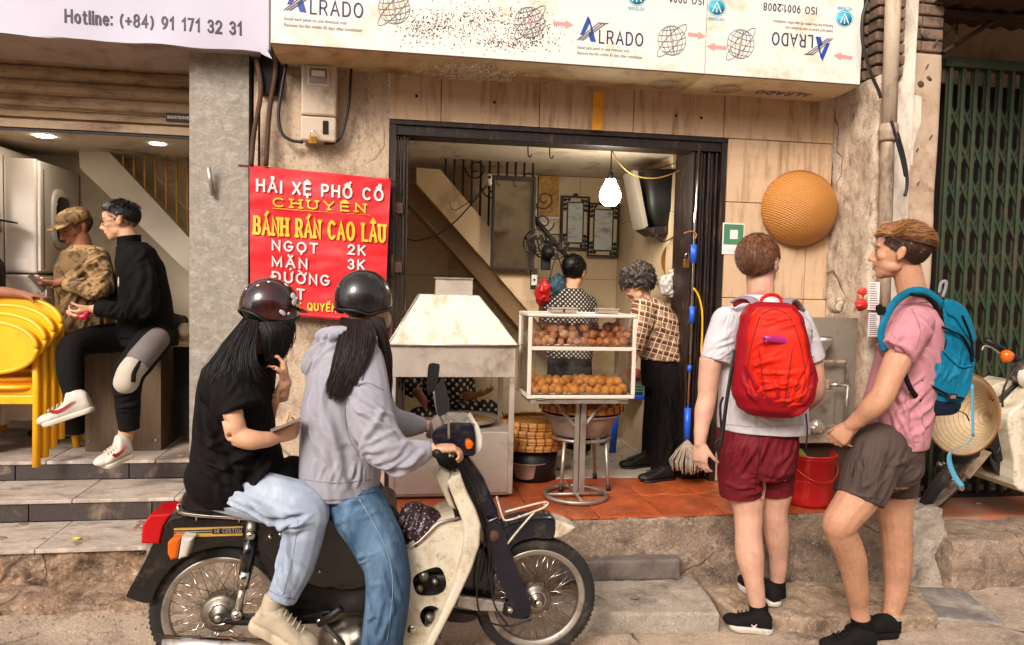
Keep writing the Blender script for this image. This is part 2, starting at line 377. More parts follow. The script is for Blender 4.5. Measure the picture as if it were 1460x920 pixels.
ACC = {'\u0300': [[(-.16, .3), (.06, .12)]], '\u0301': [[(-.06, .12), (.16, .3)]], '\u0302': [[(-.2, .12), (0, .28), (.2, .12)]], '\u0306': [[(-.18, .28), (-.1, .15), (.1, .15), (.18, .28)]],
       '\u0309': [[(-.08, .32), (.06, .32), (.08, .22), (-.02, .14), (-.02, .1)]], '\u0323': [[(0, -1.26), (0, -1.2)]], '\u031b': [[(.28, -.12), (.4, -.02), (.42, .1)]]}
def ribbon(mb, P, t, cv, k, depth):
    """one pen stroke of width t as a thin solid"""
    n = len(P); closed = n > 3 and math.dist(P[0], P[-1]) < 1e-4; le, ri = [], []
    for i in range(n):
        a = P[i-1] if i else (P[-2] if closed else P[0]); b = P[i+1] if i < n-1 else (P[1] if closed else P[-1]); c = P[i]
        d1 = (c[0]-a[0], c[1]-a[1]); d2 = (b[0]-c[0], b[1]-c[1]); l1 = math.hypot(*d1); l2 = math.hypot(*d2)
        if l1 < 1e-6: d1 = d2; l1 = l2
        if l2 < 1e-6: d2 = d1; l2 = l1
        d1 = (d1[0]/l1, d1[1]/l1); d2 = (d2[0]/l2, d2[1]/l2); m = (d1[0]+d2[0], d1[1]+d2[1]); ml = math.hypot(*m) or 1; m = (m[0]/ml, m[1]/ml)
        cs = max(.42, m[0]*d1[0]+m[1]*d1[1]); w = t/2/cs; nx, ny = -m[1]*w, m[0]*w
        ex = 0
        if not closed and i == 0: ex = -t/2
        if not closed and i == n-1: ex = t/2
        c = (c[0]+m[0]*ex*.9, c[1]+m[1]*ex*.9)
        le.append((c[0]+nx, c[1]+ny)); ri.append((c[0]-nx, c[1]-ny))
    vs = [cv(p, depth+k*.00012) for p in le+ri]+[cv(p, 0) for p in le+ri]; fs = []
    for i in range(n-1): fs += [(i, i+1, n+i+1, n+i), (2*n+i, 2*n+i+1, i+1, i), (n+i, n+i+1, 3*n+i+1, 3*n+i)]
    if not closed: fs += [(0, n, 3*n, 2*n), (n-1, 3*n-1, 4*n-1, 2*n-1)]
    mb.add(vs, fs)
def lettering(name, s, o, right, up, width, height, t, mat, parent, serif=False, depth=.0012, gap=.26, wob=None):
    """letters of cap height `height` fitted to `width`, pen width t (in cap heights)"""
    o, right, up = Vector(o), Vector(right).normalized(), Vector(up).normalized(); nrm = right.cross(up).normalized(); x = 0; strokes = []
    for ch in s:
        d = unicodedata.normalize('NFD', ch); base = d[0]
        if ch in 'Đđ': base = 'D'
        w, st = GL[base]
        for q in st: strokes.append([(x+a, b) for a, b in q])
        if ch in 'Đđ': strokes.append([(x-.12, .52), (x+.26, .52)])
        hasc = '\u0302' in d
        for m in d[1:]:
            for q in ACC.get(m, []):
                dx = .14 if (hasc and m in '\u0300\u0301\u0309') else 0; dy = .12 if (hasc and m in '\u0300\u0301\u0309') else 0
                if m == '\u031b': strokes.append([(x+w-.04+(a-.28), 1.0+b) for a, b in q])
                else: strokes.append([(x+w/2+a+dx, 1.0+b+dy) for a, b in q])
        if serif:
            for q in st:
                for e, f in ((q[0], q[1]), (q[-1], q[-2])):
                    if abs(e[0]-f[0]) < .35*abs(e[1]-f[1])+.02 and (abs(e[1]) < .02 or abs(e[1]-1) < .02): strokes.append([(x+e[0]-.12, e[1]*.96+.02), (x+e[0]+.12, e[1]*.96+.02)])
        x += w+gap+(t if w > 0 else t*.9)
    tot = x-gap; sx = width/tot; mb = MB()
    def cv(p, h):
        q = o+right*(p[0]*sx)+up*(p[1]*height)
        hh = h+(wob(q) if wob else 0)
        return q+nrm*hh
    # pen width is kept even by measuring it in height units
    def scl(P): return [(a*sx/height, b) for a, b in P]
    def cv2(p, h): return cv((p[0]*height/sx, p[1]), h)
    for k, q in enumerate(strokes): ribbon(mb, scl(q), t, cv2, k % 12, depth)
    return mb.build(name, mat, parent)
def ftext(name, s, o, right, up, height, mat, parent, width=None, depth=0.0):
    c = bpy.data.curves.new('t', 'FONT'); c.body = s; c.size = 1; c.resolution_u = 2; ob = bpy.data.objects.new('t', c); COL.objects.link(ob)
    dg = bpy.context.evaluated_depsgraph_get(); me = bpy.data.meshes.new_from_object(ob.evaluated_get(dg)); bpy.data.objects.remove(ob)
    a = np_get(me); sx = (width/(a[:, 0].max()-a[:, 0].min())) if width else height/.7; sy = height/.7
    o, right, up = Vector(o), Vector(right).normalized(), Vector(up).normalized(); nr = right.cross(up)
    a = np.array(o)+np.outer(a[:, 0]*sx, right)+np.outer(a[:, 1]*sy, up)+np.array(nr*.0012); np_set(me, a)
    return link(name, me, parent, mat)
def strip(mb, P, o, right, up, t, k=0, depth=.0012):
    """thin line through 2-D points in metres on a plane"""
    o, right, up = Vector(o), Vector(right), Vector(up); n = right.cross(up); ribbon(mb, P, t, lambda p, h: o+right*p[0]+up*p[1]+n*h, k, depth)
# ---------------------------------------------------------------- materials
m_street = M('street_concrete', '#b5a08a', .85, var=.22, scale=3, bump=1.0, bscale=70, dirt=('#5b4a3c', .45, 2.2), dirt2=('#cbbba6', .35, 16), grit=(.5, 90), crack=(1.3, .012))
m_plinth = M('plinth_concrete', '#8f7a66', .8, var=.3, scale=3, bump=1.0, bscale=55, dirt=('#463a2f', .5, 5), dirt2=('#b9a58d', .3, 22), grit=(.45, 80), crack=(2.2, .012))
m_slab = M('slab_concrete', '#a38d74', .85, var=.2, scale=5, bump=.9, bscale=80, dirt=('#6a5038', .6, 5), dirt2=('#c8b79f', .25, 24), grit=(.5, 90))
m_slabg = M('slab_gray', '#a89c8c', .85, var=.15, scale=6, bump=.8, bscale=70, dirt=('#6c6053', .45, 5), grit=(.55, 100))
m_granite = M('granite_riser', '#3a312d', .5, var=.25, scale=60, bump=.15, bscale=200, dirt=('#8a7763', .25, 6))
m_tread = M('stone_tread', '#b0a294', .6, var=.2, scale=4, bump=.2, bscale=60, dirt=('#6e6158', .4, 5, (1, 3, 1)), dirt2=('#ddd2c6', .3, 12, (1, 4, 1)), grit=(.4, 120))
m_broken = M('broken_plaster', '#94785f', .9, var=.3, scale=7, bump=1.0, bscale=60, dirt=('#4a3729', .55, 6), dirt2=('#b9a288', .35, 9), grit=(.5, 70), crack=(3, .02))
m_terra = M('terracotta_tile', '#b5552c', .38, var=.22, scale=4, bump=.06, bscale=40, dirt=('#8a4524', .6, 5), dirt2=('#d48a5e', .25, 8))
m_wtile = M('white_floor_tile', '#c9bda9', .3, var=.05, scale=4, dirt=('#8f8271', .3, 6))
m_cream = M('beige_wall_tile', '#c4a685', .42, var=.06, scale=3, dirt=('#8d6c4c', .42, 3, (6, 6, .7)), stretch=(1, 1, 8))
m_grout = M('dark_grout', '#5a4a3c', .9)
m_inner = M('interior_wall_tile', '#c6b08d', .35, var=.05, scale=3, dirt=('#8d7758', .3, 2))
m_ceil = M('interior_ceiling', '#cdbfaa', .8, var=.06, scale=2, dirt=('#6d5b49', .35, 3))
m_plaster = M('stained_plaster', '#b8a288', .8, var=.14, scale=5, bump=.6, bscale=60, grit=(.5, 55), crack=(1.2, .008), dirt=('#77604a', .40, 5, (1.6, 1.6, .9)), dirt2=('#42342a', .15, 9, (1.5, 1.5, .7)))
m_ret = M('rough_plaster', '#c0ae98', .85, var=.16, scale=6, bump=.7, bscale=40, grit=(.5, 60), crack=(1.6, .010), dirt=('#7d5f45', .42, 5, (2, 2, 1)), dirt2=('#4a3a2d', .22, 10, (2.0, 2.0, .9)))
m_greyp = M('brushed_grey_plaster', '#8b8376', .7, var=.18, scale=14, bump=.25, bscale=90, grit=(.25, 60), dirt=('#a9a296', .45, 18, (1, 1, 1.6)))
m_white = M('white_paint', '#d9cebd', .7, var=.06, scale=3, bump=.15, bscale=30, dirt=('#8d785d', .4, 3, (1.5, 1.5, .7)))
m_dark = M('painted_shade', '#140d08', .9)  # near-black colour standing in for the shade in gaps and holes
m_brown = M('dark_brown_steel', '#1b0e0a', .5, var=.3, scale=8, dirt=('#5a4031', .3, 12, (3, 3, .6)), bump=.1, bscale=50)
m_black = M('black_rubber', '#100e0d', .55, var=.2, bump=.05)
m_cable = M('black_cable', '#15110f', .5)
m_sheet = M('aluminium_sheet', '#dcd6c9', .38, var=.03, scale=2, dirt=('#b7a683', .3, 4), bump=.03, bscale=60)
m_blue = M('print_blue', '#16408f', .5, var=.03); m_navyp = M('print_navy', '#2c2b52', .5, var=.03)
m_pink = M('print_pink', '#e58d86', .5, var=.06); m_grey_l = M('print_grey', '#6e6a70', .6, var=.05); m_cyan = M('print_cyan', '#179fc4', .5, var=.03)
m_banner = M('white_banner', '#aeaab9', .45, var=.02, scale=2, bump=.04, bscale=8); m_hot = M('hotline_ink', '#2a1822', .5, var=.02)
m_red = M('red_banner', '#cf1620', .5, var=.07, scale=4, bump=.12, bscale=9, sheen=.1); m_wlet = M('white_lettering', '#e2d3cd', .5, var=.04); m_yel = M('yellow_lettering', '#efb730', .5, var=.05)
m_steel = M('stainless_steel', '#cfc3b4', .42, .6, var=.06, scale=4, dirt=('#a08c76', .3, 4), bump=.05, bscale=60, grit=(.12, 70))
m_alu = M('aluminium', '#b5aca0', .42, .8, var=.12, scale=6, dirt=('#7a6a58', .35, 8)); m_chrome = M('chrome', '#cfc8be', .14, 1.0, var=.06, scale=9, dirt=('#6d5d4d', .25, 14))
m_hoodw = M('cream_painted_hood', '#d6cdbb', .45, var=.05, scale=3, bump=.25, bscale=5, dirt=('#b39b77', .4, 5, (2, 2, .7)), grit=(.12, 60))
m_rust = M('rusty_iron', '#4a3022', .8, var=.3, bump=.2); m_wood = M('wood_laminate', '#5a4632', .5, var=.35, scale=5, stretch=(6, 6, .6), bump=.05)
m_woodt = M('counter_top', '#a98a63', .5, var=.15, scale=5, stretch=(1, 5, 5)); m_yfur = M('yellow_plastic', '#eeac10', .38, var=.04, scale=2, dirt=('#c98a10', .2, 6))
m_machine = M('machine_grey', '#c8beb2', .42, var=.04); m_machw = M('machine_white', '#d2cbc0', .35, var=.04); m_mdark = M('machine_glass', '#1b1614', .12)
m_gold = M('gold_paint', '#b9903e', .5, var=.15); m_iron = M('wrought_iron', '#241913', .6); m_green = M('green_gate_paint', '#2a3a22', .55, var=.25, scale=10, dirt=('#4d3a26', .45, 9), bump=.1)
m_greend = M('dark_green_gate_paint', '#22331d', .6, var=.25, scale=10, dirt=('#3d2c1c', .5, 9))
m_brick = M('old_brick', '#7d6552', .9, var=.3, scale=9, bump=.6, bscale=40, dirt=('#352a21', .5, 8)); m_mortar = M('old_mortar', '#54463a', .95, bump=.6, bscale=40)
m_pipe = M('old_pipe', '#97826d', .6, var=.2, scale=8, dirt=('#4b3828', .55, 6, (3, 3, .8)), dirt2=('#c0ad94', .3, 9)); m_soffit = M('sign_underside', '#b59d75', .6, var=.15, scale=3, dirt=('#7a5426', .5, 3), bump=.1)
m_shut = M('roller_shutter', '#a98e6c', .5, var=.14, scale=4, dirt=('#6a4527', .45, 3, (1, 1, 4)), dirt2=('#5a3420', .25, 9))
m_spk = M('insect_specks', '#453222', .9)
# ---------------------------------------------------------------- ground, pavement, plinth, steps
YF, YB, ZP = 4.2, 5.7, .40
def rough(name, p0, p1, mat, parent=None, vox=.014, amp=.008, sc=14, stuff=False, smooth=1):
    return fuse(name, MB().box(p0, p1), mat, parent, vox, smooth, nz=((amp, sc, 1), (amp*.35, sc*3.1, 2), (amp*.25, sc*8, 3)), stuff=stuff)
g = MB(); g.add([(-60, -60, -.03), (60, -60, -.03), (60, 3, -.03), (-60, 3, -.03)], [(0, 1, 2, 3)]); o = g.build('ground', m_street); o['kind'] = 'structure'
def gz(x, y): return .012*noise.noise(Vector((x*2, y*2, 0)))+.010*noise.noise(Vector((x*6, y*6, 3)))+.004*noise.noise(Vector((x*22, y*22, 5)))+.003
g = MB().grid(300, 110, lambda u, v: Vector((-3.6+9*u, 1.6+2.6*v, gz(-3.6+9*u, 1.6+2.6*v)-(.03*(1-min(1, v*6))))))
o = g.build('street', m_street); o['kind'] = 'structure'
# plinth in front of the food shop
pl = struct('shop_plinth'); XR = X(1325, 735, 3.57)
rough('plinth_body', (-1.12, 3.57, -.05), (XR, 4.3, ZP-.012), m_plinth, pl, .012, .008, 9)
def tiles(parent, x0, x1, y0, y1, z, sx, sy, mat, gap=.006, th=.012, name='floor_tile', jit=.0015, off=0):
    y = y0
    while y < y1-.01:
        x = x0+off; 
        while x < x1-.01:
            dz = random.uniform(-jit, jit); bx(name, (x+gap/2, y+gap/2, z-th), (min(x+sx, x1)-gap/2, min(y+sy, y1)-gap/2, z+dz), mat, parent, .002); x += sx
        y += sy
tiles(pl, -.32, 2.60, 3.58, 4.32, ZP, .34, .37, m_terra)
fl = struct('shop_floor'); bx('floor_bed', (-.3, 4.30, -.05), (2.7, 5.9, ZP-.014), m_grout, fl); tiles(fl, -.3, 1.98, 4.32, 5.75, ZP, .5, .5, m_wtile)
# left steps: three granite-faced risers
XL = -1.12
st = struct('steps'); ZS = (.24, .36, .475); YS = (3.82, 4.24, 4.64)
rough('broken_riser', (-4.4, 3.83, -.05), (XL, 4.4, ZS[0]-.02), m_broken, st, .010, .026, 10, smooth=1)
rough('curb_stone', (-4.4, 3.62, -.05), (XL+.05, 3.86, .045), m_broken, st, .014, .02, 6, smooth=3)
x = -4.3; k = 0
while x < XL-.02:
    w = .52; x2 = min(x+w, XL)
    bx('tread', (x+.002, YS[0]-.012, ZS[0]-.02), (x2-.002, YS[1]-.004, ZS[0]+random.uniform(-.001, .001)), m_tread, st, .003)
    bx('tread', (x+.002, YS[1]-.012, ZS[1]-.02), (x2-.002, YS[2]-.004, ZS[1]+random.uniform(-.001, .001)), m_tread, st, .003)
    x += w
for (yy, z0, z1, off) in ((YS[1], ZS[0]+.002, ZS[1]-.022, 0), (YS[2], ZS[1]+.002, ZS[2]-.022, .25)):
    x = -4.4-off
    while x < XL-.02:
        x2 = min(x+.62, XL); bx('riser', (x+.003, yy+random.uniform(-.001, .001), z0), (x2-.003, yy+.018, z1), m_granite, st, .002); x += .62
bx('step_core', (-4.4, YS[1]+.019, -.02), (XL, YS[2]+.02, ZS[1]-.021), m_grout, st); bx('step_core', (-4.4, YS[2]+.019, -.02), (XL, 4.9, ZS[2]-.021), m_grout, st)
lf = struct('laundry_floor'); bx('floor_slab', (-4.4, 4.9, -.02), (-1.0, 5.9, ZS[2]-.03), m_grout, lf); tiles(lf, -4.4, -1.0, YS[2]-.012, 5.8, ZS[2], .6, .6, m_tread, th=.02)
# loose slabs and stones on the street
def slabt(name, pts, z0, z1, mat, label, cat='slab', amp=.006):
    c = sum((G(p[0], p[1], z1) for p in pts), Vector())/len(pts); mb = MB().prism([G(p[0], p[1], z1)-Vector((0, 0, .004)) for p in pts], (0, 0, z0-z1))
    o = fuse(name, mb, mat, None, .011, 2, nz=((amp, 12, 3), (amp*.6, 40, 4))); return tag(o, label, cat)
slabt('concrete_slab', [(838, 822), (985, 813), (1028, 872), (832, 873)], -.03, .10, m_slabg, 'pale grey concrete slab lying under the dark stone step', 'step')
slabt('stone_block', [(800, 776), (958, 774), (971, 797), (800, 800)], .1, .205, M('dark_stone', '#6d635b', .6, var=.2, scale=8, bump=.4, bscale=40, dirt=('#3c342e', .4, 5)), 'dark grey stone step with rounded corner against the concrete ledge', 'step', .004)
slabt('pavement_slab', [(998, 828), (1300, 828), (1338, 878), (1150, 882), (1060, 872), (1030, 860)], -.03, .075, m_slab, 'wide brown stained kerb slab under the two backpackers, edge chipped', 'slab', .012)
slabt('slate_sheet', [(1297, 834), (1372, 836), (1434, 888), (1326, 879)], -.01, .022, M('slate', '#77706c', .55, var=.25, scale=5, dirt=('#bdb1a3', .5, 4), bump=.15), 'thin grey slate sheet lying on the street at the right', 'slate', .002)
rp = struct('right_pavement'); rough('pavement_body', (XR+.03, 3.42, -.05), (5.6, 5.2, .27), m_plinth, rp, .018, .016, 8)
o = fuse('pavement_top', MB().box((XR+.25, 3.75, .2), (5.6, 4.3, .285)), M('worn_red_floor', '#a0583a', .55, var=.2, scale=3, dirt=('#8d7763', .6, 3), bump=.2), rp, .018, 2, nz=((.006, 5, 9),))
rough('plinth_corner', (XR-.18, 3.52, -.02), (XR+.06, 4.0, .42), m_slabg, pl, .014, .03, 9, smooth=3)
# gravel gathered along the kerbs
mb = MB(); rr_ = random.Random(8)
for i in range(1500):
    if i % 3: x = rr_.uniform(-3.2, 4.6); y = (3.60 if x < XL+.1 else 3.52)-abs(rr_.gauss(0, .09))
    else: x, y = rr_.uniform(-3.2, 4.6), rr_.uniform(1.9, 3.6)
    if .8 < x < 2.9 and y > 3.0: continue
    s = rr_.uniform(.002, .008)*(1.4 if rr_.random() < .1 else 1); c = Vector((x, y, gz(x, y)+s*.4)); R3 = Matrix.Rotation(rr_.uniform(0, 6), 3, 'Z'); v = [R3 @ Vector(q)*s for q in ((1, 0, 0), (0, .8, 0), (-.9, .1, 0), (.1, -.7, 0), (.1, .1, .8), (0, 0, -.5))]
    mb.add([c+q for q in v], [(0, 1, 4), (1, 2, 4), (2, 3, 4), (3, 0, 4), (1, 0, 5), (2, 1, 5), (3, 2, 5), (0, 3, 5)])
o = mb.build('gravel', M('gravel', '#8d7b68', .9, var=.4, scale=40), None, stuff=True); o['label'] = 'scattered grit and small stones along the kerb'
# litter
for (px, py, z, c, lab) in ((110, 770, ZS[0], '#c8b84a', 'yellow wrapper scrap on the lowest tread'), (327, 862, .01, '#cfc3b5', 'crumpled white scrap on the street behind the kerb'), (258, 652, .475, '#b9803e', 'dry brown leaf on the laundry floor edge'),
                           (213, 636, .475, '#d9d0c2', 'white paper crumb beside the wooden counter'), (905, 855, .1, '#7b6754', 'small pebble on the pale concrete slab'), (1395, 720, .285, '#8d8173', 'small stone chip on the red worn floor')):
    p = G(px, py, z); mb = MB(); mb.ell(p+Vector((0, 0, .008)), (.022, .012, .007), 7, 5); o = mb.build('litter', M('lit_'+c, c, .8)); tag(o, lab, 'litter')
# ---------------------------------------------------------------- laundry shop on the left
LX = -4.0; lb = thing('laundry_shop', 'open laundry shop front with grey plaster pillar and cream inner walls', 'shop', (-2.4, 4.5, 0))
m_lw = M('laundry_wall', '#c2b39c', .6, var=.04, scale=2, dirt=('#98876e', .3, 2))
bx('back_wall', (LX, 5.62, .4), (-1.0, 5.72, 2.6), m_lw, lb); bx('side_wall', (LX-.1, 4.4, 0), (LX, 5.8, 3.0), m_lw, lb); bx('party_wall', (-1.02, 4.5, .3), (-.32, 5.8, 2.6), m_lw, lb)
ce = bx('ceiling', (LX, 4.62, 2.385), (-1.02, 5.7, 2.5), m_ceil, lb)
for (px, py, on) in ((63, 194, 1), (225, 205, 0)):
    p = G(px, py, 2.384); mb = MB().lathe([(.0, 0), (.036, 0), (.046, -.004), (.046, 0)], (p.x, p.y, 2.384), seg=20)
    mb.build('downlight', EM('downlight_glow_%d' % on, '#fff1dc', 70 if on else 8), lb)
# shutter slats
ys = [75, 97, 117, 140, 160, 181]; zt = 3.2; zz = [Z(135, y+1, 4.55) for y in (84, 104, 122, 143, 163)]+[Z(135, 190, 4.55)]; zz = [2.78+.105, 2.78]+zz[1:]
zz = [3.3, 3.19, 3.08, 2.97, 2.86]+[Z(135, y, 4.55) for y in (78, 99, 119, 140, 161, 176)]
for i in range(len(zz)-1):
    a, b = zz[i], zz[i+1]; h = a-b; mb = MB()
    prof = [(0, a-.002), (-.012, a-.2*h), (-.020, a-.45*h), (-.018, a-.75*h), (-.006, b+.012), (.004, b+.010), (.004, b+.004), (.012, b+.004), (.012, a-.002)]
    mb.prism([(-4.2, 4.55+q[0], q[1]) for q in prof], (4.2-1.15, 0, 0)); mb.build('shutter_slat', m_shut, lb)
pb = MB().box((-4.2, 4.52, Z(135, 188, 4.55)), (-1.15, 4.56, zz[-1]-.003)); pb.build('shutter_bottom_rail', m_shut, lb)
bx('shutter_seal', (-4.2, 4.53, Z(135, 192, 4.55)), (-1.15, 4.55, Z(135, 188, 4.55)-.001), m_black, lb)
# maker's tag on the shutter
a = W(235, 171, 4.50); b = W(271, 162, 4.50); bx('shutter_badge', (a.x, 4.515, a.z), (b.x, 4.53, b.z), m_black, lb)
lettering('badge_lettering', 'BAUSTDOOR', (a.x+.012, 4.5145, a.z+.013), (1, 0, 0), (0, 0, 1), b.x-a.x-.02, .014, .2, m_wlet, lb)
# grey pillar
bx('grey_pillar', (X(270, 300, YF), YF, -.05), (X(354, 300, YF), 4.9, 3.3), m_greyp, lb)
bx('upper_wall', (-4.4, 4.62, 2.5), (-.3, 4.8, 3.4), m_plaster, lb)
p = W(302, 240, 4.2); t_ = MB().tube([W(297, 239, 4.15), W(304, 279, 4.18)], .012, 10); tag(t_.build('pipe_stub', m_alu), 'short metal tube fixed to the grey plaster pillar', 'pipe')
# white sign box with the hotline
hs_ = thing('hotline_sign', 'white banner sign box with a telephone hotline above the shutter', 'sign', (-2.3, 4.05, 2.74))
xr = X(382, 75, 4.05); zb = Z(200, 62, 4.05)
mb = MB(); n_ = 60
def hb(u, v):
    x = -4.6+(xr+4.6)*u; z = zb+(3.5-zb)*v; e = max(0, 1-v*6)
    return Vector((x, 4.05-.004*math.sin(x*9)*e+.006*noise.noise(Vector((x*3, z*3, 0))), z-.004*e*math.sin(x*17)))
mb.grid(n_, 14, hb); mb.build('banner_face', m_banner, hs_)
mb = MB().grid(n_, 4, lambda u, v: Vector((-4.6+(xr+4.6)*u, 4.05+.5*v, zb+.004*math.sin(u*60)*(1-v)+(.025*math.sin(v*3.14))+.006*noise.noise(Vector((u*20, v*3, 0)))-.0)))
mb.build('banner_underside', M('banner_under', '#b7a49b', .5, var=.04, dirt=('#8a705c', .4, 4)), hs_)
bx('banner_end', (xr-.002, 4.051, zb+.01), (xr+.004, 4.5, 3.5), m_banner, hs_)
poly('torn_corner', [(366, 60), (378, 66), (388, 84), (377, 79), (372, 76)], 4.03, .012, m_banner, hs_)
a = W(92, 35, 4.04); b = W(345, 48, 4.04)
lettering('hotline_lettering', 'Hotline: (+84) 91 171 32 31', (a.x, 4.0445, (a.z+b.z)/2+.008), (1, 0, 0), (0, 0, 1), b.x-a.x, .058, .17, m_hot, hs_, gap=.2, wob=lambda q: 4.0445-(4.05+.006*noise.noise(Vector((q.x*3, q.z*3, 0))))+.0006)
# machines against the left wall
def machine(px0, px1, px2, pyt, pyb, Y0, name, lab, kind, group):
    """front faces +x. px0..px1 = side seen from the street, px1..px2 = door face"""
    x1 = X(px1, 350, Y0); x0 = x1-.62; z1 = Z(px1, pyt, Y0); z0 = Z(px1, pyb, Y0); d = .6
    t = thing(name, lab, kind, ((x0+x1)/2, Y0+d/2, z0), group)
    bx('body', (x0, Y0, z0), (x1, Y0+d, z1), m_machine, t, .012); bx('front_panel', (x1, Y0+.012, z0+.012), (x1+.02, Y0+d-.012, z1-.012), m_machw, t, .008)
    cz = z0+(z1-z0)*.5; cy = Y0+d/2
    if name == 'tumble_dryer':
        mb = MB().loft([((x1+.02+.012*k, cy, cz), (0, .15*(1-.1*k), 0), (0, 0, .2*(1-.1*k))) for k in (0, 1)], 24, power=3.4); mb.build('door_ring', m_machw, t)
        mb = MB().loft([((x1+.034+.002*k, cy, cz), (0, .105-.01*k, 0), (0, 0, .15-.01*k)) for k in (0, 1)], 24, power=3.4); mb.build('door_glass', m_mdark, t)
        bx('seam', (x1+.02, Y0+.05, z0+.03), (x1+.0225, Y0+.06, z1-.06), m_grout, t)
        bx('rating_plate', (x1-.3, Y0-.001, z0+.02), (x1-.05, Y0-.0005, z0+.09), m_machw, t)
    else:
        mb = MB().lathe([(.10, .0), (.2, 0), (.215, .02), (.2, .045), (.15, .05), (.13, .03)], (x1+.02, cy, cz-.03), 'x', 28); mb.build('door_ring', m_chrome, t)
        MB().lathe([(0, .0), (.12, -.01), (.14, .02)], (x1+.025, cy, cz-.03), 'x', 24).build('door_glass', m_mdark, t)
        bx('control_panel', (x1+.02, Y0+.03, z1-.13), (x1+.035, Y0+d-.03, z1-.03), m_machine, t)
        for q in range(3): MB().lathe([(.0, .016), (.014, .014), (.016, 0)], (x1+.035, Y0+.1+.1*q, z1-.08), 'x', 12).build('knob', m_chrome, t)
    return t
machine(3, 52, 97, 226, 390, 5.0, 'tumble_dryer', 'stacked tumble dryer with oval dark door behind the camo cap man', 'dryer', 'laundry machines against the left wall')
machine(3, 54, 97, 392, 600, 5.0, 'washing_machine', 'washing machine with round chrome door under the tumble dryer', 'washer', 'laundry machines against the left wall')
machine(-80, -6, 5, 205, 392, 4.92, 'tumble_dryer', 'second tumble dryer cut off by the left edge of the picture', 'dryer', 'laundry machines against the left wall')
machine(-80, -6, 5, 394, 610, 4.92, 'washing_machine', 'washing machine under the cut off dryer, mostly hidden by chairs', 'washer', 'laundry machines against the left wall')
# staircase in the laundry
def scroll(mb, c, r, turns, a0, sgn, Y, t=.006, right=(1, 0, 0), up=(0, 0, 1)):
    P = []
    for i in range(22):
        f = i/21; a = a0+sgn*turns*2*math.pi*f; rr = r*(1-.8*f); P.append(Vector(c)+Vector(right)*rr*math.cos(a)+Vector(up)*rr*math.sin(a))
    mb.tube(P, t, 5)
def stair(name, lab, outline, Y, thick, mat, rail_a, rail_b, n, h, mrail, nsc, handrail=True, upto=2.38):
    t = thing(name, lab, 'staircase', W(*outline[0], Y)); poly('stringer', outline, Y, thick, mat, t)
    A, B = W(*rail_a, Y+.03), W(*rail_b, Y+.03)
    for i in range(n):
        p = A.lerp(B, (i+.5)/n); top = min(upto, p.z+h)
        if top-p.z < .05: continue
        MB().tube([p, Vector((p.x, p.y, top))], .008, 6).build('baluster', mrail, t)
        if i % nsc == 0 and top-p.z > .2:
            mb = MB(); s = (B-A).length/n*.42*nsc
            for (dz, sg) in ((.16, 1), (.34, -1), (.5, 1)):
                if p.z+dz+s < upto: scroll(mb, p+Vector((s*1.15, 0, dz+.03)), s, 1.4, math.pi*(1 if sg > 0 else 0), sg, Y, .006)
            if mb.v: mb.build('scroll', mrail, t)
    if handrail:
        d = Vector((0, 0, h)); P = []
        for i in range(11):
            q = A.lerp(B, i/10)+d
            if q.z < upto: P.append(q)
        if len(P) > 1: MB().tube(P, .018, 8).build('handrail', mrail, t)
    return t
stair('staircase', 'white staircase stringer with golden scroll railing in the laundry', [(112, 211), (150, 211), (275, 345), (275, 395), (114, 240)], 5.35, .3, M('stair_white', '#bfb3a1', .6, var=.05), (152, 213), (275, 346), 8, .75, m_gold, 2)
# wooden counter
ct = thing('wooden_counter', 'brown wood laminate counter the man in black sits on', 'counter', G(180, 637, ZS[2]))
c0 = G(120, 637, ZS[2]); c1 = G(229, 637, ZS[2]); yc = 4.86; x0 = X(121, 600, yc); x1 = X(229, 600, yc); zt = Z(190, 487, yc)
xm = x0+(x1-x0)*.52
bx('front_panel', (x0, yc, ZS[2]), (xm-.002, yc+.03, zt-.03), m_wood, ct, .002); bx('front_panel', (xm, yc+.006, ZS[2]), (x1, yc+.036, zt-.03), m_wood, ct, .002)
bx('side_panel', (x0, yc+.031, ZS[2]), (x0+.02, yc+.4, zt-.03), m_wood, ct); bx('side_panel', (x1-.02, yc+.037, ZS[2]), (x1, yc+.4, zt-.03), m_wood, ct)
bx('top', (x0-.03, yc-.03, zt-.028), (-1.03, yc+.45, zt+.004), m_woodt, ct, .004); bx('counter_shade_sheet', (x1+.02, yc+.2, ZS[2]+.05), (-1.03, yc+.22, zt-.03), m_dark, ct)  # thin dark sheet painted as the shade beneath the counter top
for (px, py) in ((126, 630), (222, 628), (166, 622)): MB().ell(W(px, py, yc-.002), (.006, .004, .006), 8, 6).build('screw', m_chrome, ct)
bg_ = fuse('counter_bag', MB().ell(W(246, 462, 4.98), (.09, .1, .07)), M('dark_bag', '#1d1614', .6), None, .01, 2, nz=((.02, 20, 3),)); tag(bg_, 'dark crumpled bag on the counter behind the man in black', 'bag')
tag(fuse('plastic_sack', MB().ell(W(262, 472, 4.9), (.05, .05, .05)), M('clear_sack', '#b9a78f', .3), None, .008, 2, nz=((.015, 30, 5),)), 'pale crumpled plastic sack at the right end of the counter', 'bag')
